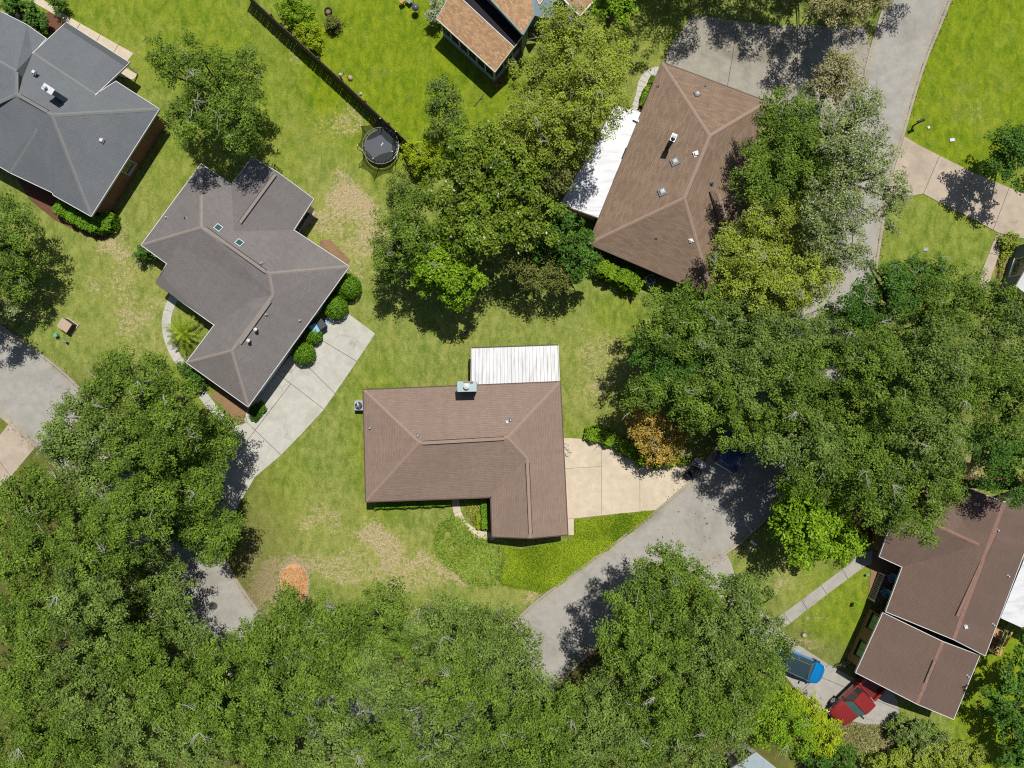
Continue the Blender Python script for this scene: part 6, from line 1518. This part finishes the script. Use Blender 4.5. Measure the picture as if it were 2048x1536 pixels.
hedge('dense bright green hedge curling round the corner of the slate roofed house', [(118, 412), (150, 432), (185, 450), (212, 448), (216, 432)], 1.15, 1.15, 'leaf_hedge', .13, 520, wob=.12)
hedge('rough green hedge along the upper edge of the beige driveway', [(1176, 866), (1215, 876), (1250, 893), (1285, 918), (1325, 922), (1362, 916)], 1.0, .8, 'leaf_bright', .14, 480, wob=.2)
hedge('narrow hedge beside the curved paver path of the upper right house', [(1308, 155), (1293, 182), (1284, 210)], .4, .6, 'leaf_bright', .12, 600)
hedge('clipped green hedge strip leading to the air conditioner of the upper right house', [(1196, 530), (1225, 545), (1255, 557), (1276, 572)], 1.15, 1.6, 'leaf_bright', .15, 420, wob=.22)
for x, y, rr, hh, lb in ((697, 573, 25, 1.7, 'round clipped shrub at the far corner of the grey house, topmost of four'), (671, 614, 24, 1.6, 'round clipped shrub second from the top, just above the dark bin'),
                     (627, 671, 17, 1.3, 'smallest round clipped shrub, just below the bins'), (607, 706, 23, 1.5, 'round clipped shrub lowest of four, in front of the garage end')):
    shrub_clipped(lb, x, y, rr, hh, 'round shrubs along the white driveway')
shrub('yard_shrub', 'dark bush pressed against the left corner of the grey house', 283, 508, 17, 1.8, 'leaf_dark', ragged=.12)
shrub('yard_shrub', 'leafy shrub under the lower left eave of the grey house', 381, 748, 19, 1.5, 'leaf_dark', ragged=.15, lobes=[(375, 738, 12), (386, 752, 14), (392, 765, 10)])
shrub('yard_shrub', 'small brown-green plant cluster near the top of the fence', 667, 48, 9, .8, 'leaf_brown', ragged=.2)
shrub('yard_shrub', 'dark leafy shrub mass behind the fence at the top edge', 590, 25, 34, 2.2, 'leaf_bright', ragged=.25, lobes=[(578, 12, 30), (608, 38, 28), (600, 5, 26)])
shrub('yard_shrub', 'light green spreading bush hugging the fence', 610, 68, 24, 1.7, 'leaf_lime', ragged=.22, lobes=[(610, 66, 22), (630, 60, 12), (622, 82, 13)])
shrub('yard_shrub', 'silvery spiky bush at the corner of the tan shingled house', 874, 18, 22, 1.9, 'leaf_silver', ragged=.3, lobes=[(876, 14, 20), (868, 32, 12)])
shrub('yard_shrub', 'bright lime bush at the end of the fence beside the trampoline', 832, 300, 26, 2.4, 'leaf_lime', ragged=.22, lobes=[(828, 292, 20), (838, 322, 22)])
shrub('yard_shrub', 'second bright lime bush between trampoline and the white flowered tree', 868, 308, 22, 2.2, 'leaf_lime', ragged=.25)
shrub('yard_shrub', 'olive bush lowest beside the trampoline', 800, 372, 22, 2.2, 'leaf_oak2', ragged=.3)
shrub('yard_shrub', 'grey-green bush at the left edge under the oak above the street', 16, 622, 30, 3.2, 'leaf_pale', ragged=.15, leaf=.13)
shrub('yard_shrub', 'dark tropical shrub in the top left corner by the slate house', 40, 20, 30, 2.4, 'leaf_dark', ragged=.3, lobes=[(28, 12, 22), (58, 22, 20), (70, 42, 14)], leaf=.2)
shrub('yard_shrub', 'small dark bush at the top edge left of the sidewalk', 112, 2, 16, 2.0, 'leaf_dark', ragged=.2)
shrub('yard_shrub', 'flowering plant at the corner of the blue-grey house', 2022, 482, 16, 1.0, 'leaf_yel', ragged=.3)
shrub('yard_shrub', 'tangled yellow-green shrub below the red pickup truck', 1640, 1460, 50, 2.4, 'leaf_lime', ragged=.25, twig=20, lobes=[(1615, 1425, 34), (1650, 1470, 44), (1585, 1400, 24)], leaf=.14)
shrub('yard_shrub', 'rough shrub with pale dead twigs right of the leaf litter', 1830, 1465, 46, 2.2, 'leaf_oak2', ragged=.3, twig=60, lobes=[(1820, 1468, 40), (1865, 1472, 28)], leaf=.14)
shrub('yard_shrub', 'sprawling olive shrub with white twigs in the middle of the bottom right bank', 1760, 1515, 60, 2.4, 'leaf_yel', ragged=.3, twig=70, lobes=[(1770, 1540, 44), (1815, 1535, 40)], leaf=.14)
shrub('yard_shrub', 'dark green shrub under the lime tangle at the bottom edge', 1690, 1520, 46, 2.6, 'leaf_dark', ragged=.3, twig=10, lobes=[(1680, 1530, 38), (1640, 1535, 40)], leaf=.14)
shrub('yard_shrub', 'yellowish twiggy shrub at the bottom edge left of the corner tree', 1900, 1525, 50, 2.2, 'leaf_yel', ragged=.3, twig=60, lobes=[(1880, 1520, 44), (1940, 1530, 40)], leaf=.14)

# sago palm by the grey house
sg = thing('sago_palm', 'large spiky palm with arching fronds in front of the grey house', 'palm', P(379, 668, 0))
mb = MB(); mb.lathe((0, 0, 0), [(.3, 0), (.28, .5), (.22, 1.0), (.1, 1.15)], 12); mb.build('trunk', M['bark'], sg)
for ring_i, (cnt, L, el, z0) in enumerate(((13, 2.0, .1, .95), (12, 1.8, .45, 1.05), (9, 1.4, .8, 1.1), (5, .9, 1.1, 1.15))):
    for k in range(cnt):
        az = 2 * math.pi * (k + random.uniform(-.25, .25)) / cnt + ring_i; Lf = L * random.uniform(.85, 1.12); vs = []; fs = []; prev = None; p = Vector((0, 0, z0)); e = el; N = 16
        sp = []
        for i in range(N + 1):
            sp.append(p.copy()); d = Vector((math.cos(az) * math.cos(e), math.sin(az) * math.cos(e), math.sin(e))); p = p + d * Lf / N; e -= 1.0 / N
        side = Vector((-math.sin(az), math.cos(az), 0)); mb = MB()
        for i in range(2, N):
            w = .21 * math.sin(math.pi * min(1, (i + 1) / (N + 2))) ** .6; d = (sp[i + 1] - sp[i]).normalized()
            for s_ in (-1, 1):
                tip = sp[i] + side * s_ * w + d * w * .7 + Vector((0, 0, -.03)); b = d * .035
                mb.poly([sp[i] - b, sp[i] + b, tip])
        mb.tube(sp[::4], [.02, .016, .012, .008, .005][:len(sp[::4])], 4, False)
        me = mb.mesh('frond', M['frond']); a_ = me.attributes.new('tint', 'FLOAT', 'POINT'); tv = random.uniform(.1, 1); a_.data.foreach_set('value', [tv] * len(me.vertices)); inst('frond', me, sg)

# ------------------------------------------------------------------ trees
OAKL = 'live oaks of the wood along the lower left'
OAKB = 'live oaks of the wood along the bottom'
OAKR = 'live oaks of the canopy on the right'
T = tree
T('oak_tree', 'ragged dark oak with bare white branches above the grey house', 'tree', [(352, 118, 50), (420, 160, 58, 9.5), (475, 150, 52), (400, 205, 50), (455, 225, 58, 9.5), (360, 240, 34), (492, 205, 38), (320, 100, 26), (500, 270, 34, 7)], 9, 'leaf_oak', twig=22, tw_len=1.5, depth=.7)
T('young_tree', 'small loose dark tree on the lawn left of the screened porch yard', 'tree', [(885, 185, 38), (888, 225, 34), (915, 245, 26)], 5, 'leaf_oak2', trunk_r=.12, twig=6, leaf=.15, ragged=.25)
T('flowering_tree', 'broad glossy tree dotted with white blossoms in the upper middle', 'tree', [(965, 310, 72), (920, 380, 66), (1020, 380, 78), (950, 450, 70), (1060, 440, 58), (1000, 300, 60), (1060, 330, 48)], 9.5, 'leaf_mag', depth=.6, twig=3, per=46, leaf=.19)
T('yard_tree', 'dark feathery tree at the left end of the middle tree cluster', 'tree', [(800, 440, 48), (790, 500, 50), (835, 480, 48), (775, 550, 24, 5), (840, 410, 34)], 8, 'leaf_oak', ragged=.25, depth=.6)
T('yard_tree', 'bright green leafy tree at the lower tip of the middle cluster', 'tree', [(880, 540, 55), (930, 560, 40), (860, 500, 40), (905, 590, 26, 6)], 7.5, 'leaf_bright', depth=.7, leaf=.2)
T('yard_tree', 'dense blue-green round tree touching the corner of the white flat roof', 'tree', [(1130, 465, 50), (1160, 510, 44), (1090, 500, 42), (1120, 445, 26)], 6, 'leaf_dark', depth=.8, leaf=.2, twig=2)
T('yard_tree', 'brownish sparse tree between the blue-green tree and the lawn', 'tree', [(1120, 550, 32), (1075, 545, 34), (1030, 530, 30)], 5, 'leaf_brown', depth=.7, twig=8)
T('maple_tree', 'large yellow-green airy tree between the tan shingled house and the white flat roof', 'tree', [(1150, 95, 88), (1085, 165, 72), (1190, 190, 72), (1130, 60, 56), (1215, 130, 48), (1060, 250, 60), (1130, 265, 70)], 11, 'leaf_yel', depth=.55, twig=34, dens=.95, ragged=.2)
T('yard_tree', 'thinning olive tree overhanging the white flat roof', 'tree', [(1105, 315, 50), (1145, 300, 44), (1172, 258, 32), (1090, 365, 34), (1128, 355, 20)], 8, 'leaf_brown', depth=.6, twig=30, dens=.85, ragged=.25)
T('yard_tree', 'small tree at the top edge between tan house and shaded driveway', 'tree', [(1240, 14, 34), (1225, -20, 40)], 8, 'leaf_bright', leaf=.2)
for i, (x, y) in enumerate(((1320, -75), (1425, -85), (1545, -62), (1650, -60), (1735, -100), (1225, -130))):
    p = P(x, y); k = H / (H - 8.5); T('shade_tree', ['leftmost', 'second from left', 'third from left', 'fourth from left', 'fifth from left', 'farthest left'][i] + ' tree beyond the top edge that shades the upper driveway', 'tree', [(1024 + p.x * S * k, 768 - p.y * S * k, 140)], 10.5, 'leaf_oak', dens=.9, per=60, twig=0, group='trees beyond the top edge', ragged=.3, inner=.1)
T('yard_tree', 'thin tan-leaved tree at the top edge beside the street', 'tree', [(1690, 5, 44), (1730, 0, 40), (1650, 8, 34)], 7, 'leaf_tan', dens=.9, twig=20, ragged=.25)
T('yard_tree', 'pale straw-coloured sparse tree at the corner of the upper right house', 'tree', [(1672, 150, 44), (1655, 185, 38), (1700, 175, 34), (1695, 125, 28)], 7, 'leaf_tan', dens=.8, twig=26, ragged=.25)
T('oak_tree', 'big dark green oak covering the street side of the upper right house', 'tree', [(1590, 250, 66), (1555, 310, 62), (1640, 300, 76), (1520, 370, 50), (1600, 380, 66), (1570, 210, 44)], 9.5, 'leaf_oak', depth=.6, twig=16)
T('grey_oak_tree', 'silvery grey half-bare oak leaning over the upper street', 'tree', [(1700, 250, 70), (1740, 310, 62), (1690, 350, 68), (1730, 210, 42), (1680, 430, 60), (1640, 470, 44), (1700, 490, 42), (1790, 375, 44, 8), (1775, 435, 30, 7)], 10.5, 'leaf_pale', depth=.55, twig=60, dens=.8, ragged=.28)
T('maple_tree', 'large yellow-green tree below the brown hip roof', 'tree', [(1540, 470, 76), (1500, 530, 66), (1590, 540, 76), (1465, 490, 36), (1550, 590, 56), (1640, 500, 48), (1460, 560, 40), (1630, 560, 48)], 10, 'leaf_yel', depth=.55, twig=34, ragged=.2)
# right canopy
for i, (lb, ls, kd, hh) in enumerate((
    ('oak at the upper left corner of the right canopy beside the hip-roofed house', [(1345, 615, 46), (1400, 610, 50), (1330, 660, 46), (1390, 670, 56)], 'leaf_oak', 9),
    ('oak on the left edge of the right canopy above the autumn tree', [(1290, 700, 44), (1340, 740, 56), (1400, 740, 60)], 'leaf_dark', 9),
    ('oak with a dark hollow above the autumn-coloured tree', [(1350, 790, 44), (1300, 780, 38), (1410, 810, 54), (1270, 800, 26)], 'leaf_oak', 8.5),
    ('pale-crowned oak just below the yellow-green tree', [(1480, 640, 62), (1450, 690, 64), (1540, 660, 56)], 'leaf_oak2', 10),
    ('oak in the middle of the right canopy left half', [(1480, 760, 74), (1530, 720, 62)], 'leaf_oak2', 11),
    ('oak overhanging the navy pickup truck', [(1490, 840, 58), (1540, 870, 52), (1450, 780, 36)], 'leaf_oak', 9.5),
    ('oak centred between street gap and navy pickup truck', [(1590, 740, 74), (1620, 800, 70)], 'leaf_oak', 11),
    ('oak spreading below the small visible patch of street', [(1640, 680, 58), (1590, 670, 40), (1690, 700, 56)], 'leaf_oak2', 10),
    ('dark oak covering the lower street bend', [(1600, 860, 64), (1640, 900, 60), (1570, 900, 40)], 'leaf_oak2', 10.5),
    ('oak reaching over the small lawn below the right driveway', [(1760, 590, 64), (1820, 570, 52), (1720, 620, 50), (1815, 530, 26, 8), (1870, 550, 36, 8.5)], 'leaf_dark', 10),
    ('oak left of the blue-grey house', [(1900, 600, 58), (1950, 580, 48), (1870, 650, 60), (1985, 600, 42)], 'leaf_oak', 10),
    ('oak at the right edge below the blue-grey house', [(2020, 650, 44), (1980, 680, 54), (2050, 720, 60)], 'leaf_oak2', 9.5),
    ('oak at the heart of the right canopy', [(1740, 720, 76), (1780, 780, 72)], 'leaf_oak', 12),
    ('tall oak right of the canopy centre', [(1860, 740, 80), (1900, 700, 60)], 'leaf_oak2', 11.5),
    ('oak at the right edge of the canopy middle', [(1970, 780, 76), (2040, 800, 66)], 'leaf_oak', 11),
    ('oak right of the navy pickup, deep in the canopy', [(1690, 830, 72), (1720, 890, 66)], 'leaf_oak', 11),
    ('oak above the bright lime tree', [(1640, 960, 40), (1700, 950, 56), (1750, 960, 50), (1600, 950, 34)], 'leaf_oak', 9.5),
    ('oak draped over the gable of the red-brown house', [(1840, 1000, 56), (1800, 950, 62), (1850, 1050, 40), (1780, 1020, 48), (1880, 960, 52)], 'leaf_oak', 10),
    ('oak behind the red-brown house roof peak', [(1860, 860, 72), (1820, 830, 60), (1900, 900, 50)], 'leaf_oak2', 11),
    ('oak at the right edge above the red-brown roof', [(1990, 880, 54), (2040, 920, 56), (1990, 950, 34, 8), (2040, 980, 34, 8)], 'leaf_dark', 9.5))):
    T('live_oak', lb, 'tree', ls, hh, kd, OAKR, depth=.55, twig=26, ragged=.2)
T('autumn_tree', 'small orange and yellow autumn tree beside the beige driveway hedge', 'tree', [(1300, 850, 40), (1345, 888, 38), (1275, 825, 28), (1320, 902, 32, 4), (1290, 880, 24, 4)], 4.6, 'leaf_autumn', trunk_r=.12, dens=1.0, twig=30, ragged=.25, leaf=.15)
T('lime_tree', 'bright lime green broad-leaved tree between street bend and red-brown house', 'tree', [(1610, 1020, 50), (1660, 1040, 56), (1620, 1080, 52), (1690, 1085, 46), (1580, 1050, 40), (1575, 985, 26, 7)], 8, 'leaf_bright', depth=.7, leaf=.21, twig=4, per=44)
T('yard_tree', 'dark round tree at the right edge beside the tan driveway', 'tree', [(2010, 320, 36), (2050, 330, 44), (2030, 285, 32), (2055, 270, 34)], 5.5, 'leaf_dark', trunk_r=.14, twig=2, leaf=.18, depth=.8)
T('yard_tree', 'open dark tree in the bottom right corner beside the red-brown house', 'tree', [(2015, 1400, 36), (2044, 1350, 40), (2030, 1450, 44), (2056, 1280, 26), (2050, 1510, 44)], 4.6, 'leaf_dark', trunk_r=.18, dens=.75, ragged=.3, twig=2, leaf=.2)
T('yard_tree', 'oak at the left edge above the left street', 'tree', [(12, 420, 44), (32, 465, 42), (48, 515, 36, 5.5), (0, 500, 50), (30, 560, 34, 5), (-10, 560, 44, 5)], 6.5, 'leaf_oak', depth=.7, twig=10)
T('shade_tree', 'tree beyond the left edge whose shadow falls across the left street', 'tree', [(-115, 590, 70), (-60, 620, 44, 7)], 9, 'leaf_oak', twig=0)
# lone oaks right of the lower street
for lb, ls, kd, hh in (
    ('oak whose crown peaks over the lower street', [(1330, 1150, 60), (1380, 1180, 62), (1290, 1180, 44), (1340, 1110, 30, 11.5), (1260, 1210, 40)], 'leaf_oak', 12),
    ('oak leaning over the street with its shadow on the asphalt', [(1270, 1270, 62), (1310, 1320, 66), (1340, 1250, 60), (1240, 1320, 40)], 'leaf_oak', 12),
    ('oak in the middle of the group right of the lower street', [(1420, 1270, 74), (1400, 1330, 66)], 'leaf_oak2', 12),
    ('oak over the mouth of the lower right driveway', [(1470, 1190, 46), (1510, 1240, 50), (1470, 1290, 60), (1530, 1180, 26, 9)], 'leaf_oak2', 10.5),
    ('oak reaching towards the blue car', [(1520, 1330, 58), (1480, 1380, 64), (1555, 1290, 34, 9)], 'leaf_oak', 10.5),
    ('oak at the bottom of the group right of the street', [(1320, 1410, 74), (1390, 1430, 72)], 'leaf_oak', 12),
    ('oak at the bottom edge left of the pale grey roof', [(1440, 1480, 62), (1370, 1510, 70), (1470, 1430, 50)], 'leaf_oak2', 10),
    ('yellow-green oak between blue car and the pale grey roof', [(1560, 1420, 56), (1590, 1470, 44), (1530, 1450, 40)], 'leaf_bright', 8)):
    T('live_oak', lb, 'tree', ls, hh, kd, 'oaks right of the lower street', depth=.6, twig=20, ragged=.2)
for lb, ls, kd, hh in (
    ('oak with the tallest tip below the utility boxes', [(240, 745, 42), (210, 780, 44), (280, 790, 50), (230, 715, 22, 10.5)], 'leaf_oak', 11.5),
    ('narrow oak tip right of the utility boxes', [(325, 770, 42), (310, 725, 22, 10), (350, 810, 44), (300, 830, 44)], 'leaf_oak', 11),
    ('oak overhanging the left street', [(160, 840, 52), (120, 880, 44), (200, 870, 56), (180, 790, 36, 10)], 'leaf_oak2', 11),
    ('oak in front of the grey house walkway', [(280, 880, 60), (330, 870, 52), (260, 930, 50)], 'leaf_oak', 12),
    ('oak hanging over the upper end of the white driveway apron', [(430, 860, 46), (400, 900, 50), (440, 890, 36)], 'leaf_oak', 7.5),
    ('oak with a rusty patch beside the white driveway', [(380, 950, 52), (420, 930, 38), (330, 960, 56), (410, 985, 36)], 'leaf_oak', 8),
    ('pale oak at the edge of the left driveway', [(150, 930, 50), (120, 910, 36), (190, 950, 50)], 'leaf_oak2', 10.5),
    ('round dense oak casting shadow on the lower left street', [(400, 1040, 60), (440, 1060, 44), (350, 1050, 56), (420, 1090, 44)], 'leaf_oak', 7.5),
    ('oak between round dense oak and the pale oak', [(260, 1020, 62), (300, 1050, 50)], 'leaf_oak', 12),
    ('oak at the left edge below the left driveway', [(50, 985, 50), (20, 1020, 56), (90, 1010, 46)], 'leaf_oak', 11),
    ('widely clumped oak at the left edge', [(60, 1080, 52), (20, 1120, 50), (90, 1100, 40)], 'leaf_oak', 11),
    ('oak left of the round dense oak', [(170, 1060, 64), (200, 1110, 60)], 'leaf_oak', 12.5),
    ('oak on the left bank of the lower left street', [(290, 1140, 60), (330, 1180, 44), (260, 1190, 56)], 'leaf_oak2', 6.5),
    ('thin oak by the manhole', [(345, 1245, 46), (385, 1285, 40), (310, 1260, 56)], 'leaf_oak2', 6.5),
    ('oak at the left edge, below the widely clumped oak', [(40, 1190, 70), (90, 1230, 60)], 'leaf_oak', 12),
    ('oak in the middle of the left wood', [(170, 1210, 74), (200, 1270, 60)], 'leaf_oak2', 12.5),
    ('oak at the left edge near the bottom', [(40, 1310, 76), (60, 1380, 70)], 'leaf_oak', 12),
    ('oak above the bottom left corner tree', [(150, 1350, 76), (190, 1410, 66)], 'leaf_oak2', 12.5),
    ('oak right of the left wood centre', [(280, 1330, 72), (310, 1390, 66)], 'leaf_oak', 12),
    ('tree in the bottom left corner', [(50, 1470, 74), (30, 1530, 60)], 'leaf_oak', 12),
    ('oak second from the left along the bottom edge', [(160, 1500, 80)], 'leaf_oak', 12),
    ('oak third from the left along the bottom edge', [(290, 1480, 80)], 'leaf_oak2', 12)):
    T('live_oak', lb, 'tree', ls, hh, kd, OAKL, depth=.55, twig=16, ragged=.2)
for lb, ls, kd, hh in (
    ('oak tip touching the orange mulch ring', [(570, 1225, 40), (590, 1260, 46), (545, 1270, 46), (575, 1190, 16, 10)], 'leaf_oak', 11.5),
    ('oak at the end of the lower left street', [(500, 1280, 44), (520, 1320, 58), (460, 1330, 50), (420, 1320, 40)], 'leaf_oak', 8),
    ('narrow oak right of the mulch ring', [(645, 1225, 30), (650, 1270, 52), (620, 1290, 44), (700, 1220, 20, 10.5), (685, 1250, 26)], 'leaf_oak', 11.5),
    ('broad oak under the bare front lawn', [(770, 1205, 44), (765, 1255, 58), (725, 1290, 50), (800, 1280, 48)], 'leaf_oak', 12),
    ('grey-tipped oak right of the broad oak', [(890, 1235, 44), (880, 1290, 62), (930, 1220, 26, 11), (850, 1260, 40)], 'leaf_oak2', 12),
    ('oak with many white dead twigs', [(960, 1270, 50), (990, 1300, 56), (1000, 1240, 34, 11), (940, 1310, 50)], 'leaf_oak2', 11.5),
    ('oak nearest the lower street on its left side', [(1040, 1300, 46), (1050, 1350, 54), (1020, 1380, 50), (1035, 1260, 24, 10)], 'leaf_oak2', 11),
    ('oak in the second row, leftmost', [(400, 1400, 70), (440, 1440, 60)], 'leaf_oak', 12),
    ('oak in the second row below the mulch ring', [(540, 1390, 76)], 'leaf_oak', 12.5),
    ('oak in the second row below the narrow oak', [(650, 1370, 72), (680, 1330, 50)], 'leaf_oak', 12.5),
    ('oak in the centre of the bottom wood', [(770, 1370, 78)], 'leaf_oak2', 13),
    ('oak in the second row with pale twigs', [(880, 1380, 74), (920, 1350, 50)], 'leaf_oak', 12.5),
    ('oak beside the lower street end', [(980, 1420, 74)], 'leaf_oak', 12),
    ('oak at the bottom right of the wood by the street', [(1100, 1420, 60), (1080, 1470, 70)], 'leaf_oak', 11),
    ('low oak between street end and the right group', [(1200, 1420, 62), (1180, 1480, 66), (1240, 1460, 50)], 'leaf_oak2', 10.5),
    ('oak at the bottom edge, left of centre', [(400, 1500, 78)], 'leaf_oak2', 12),
    ('oak at the bottom edge below the mulch ring', [(520, 1500, 80)], 'leaf_oak', 12),
    ('oak at the bottom edge, centre left', [(640, 1490, 82)], 'leaf_oak2', 12.5),
    ('oak at the bottom edge, centre', [(760, 1500, 84)], 'leaf_oak', 12.5),
    ('oak at the bottom edge, centre right', [(880, 1500, 82)], 'leaf_oak2', 12.5),
    ('oak at the bottom edge below the street end', [(1000, 1515, 78)], 'leaf_oak', 12),
    ('oak at the bottom edge under the low oak', [(1120, 1540, 76), (1250, 1530, 76)], 'leaf_oak', 11)):
    T('live_oak', lb, 'tree', ls, hh, kd, OAKB, depth=.55, twig=30, ragged=.2)
print('LEAVES', LEAFSUM[0])
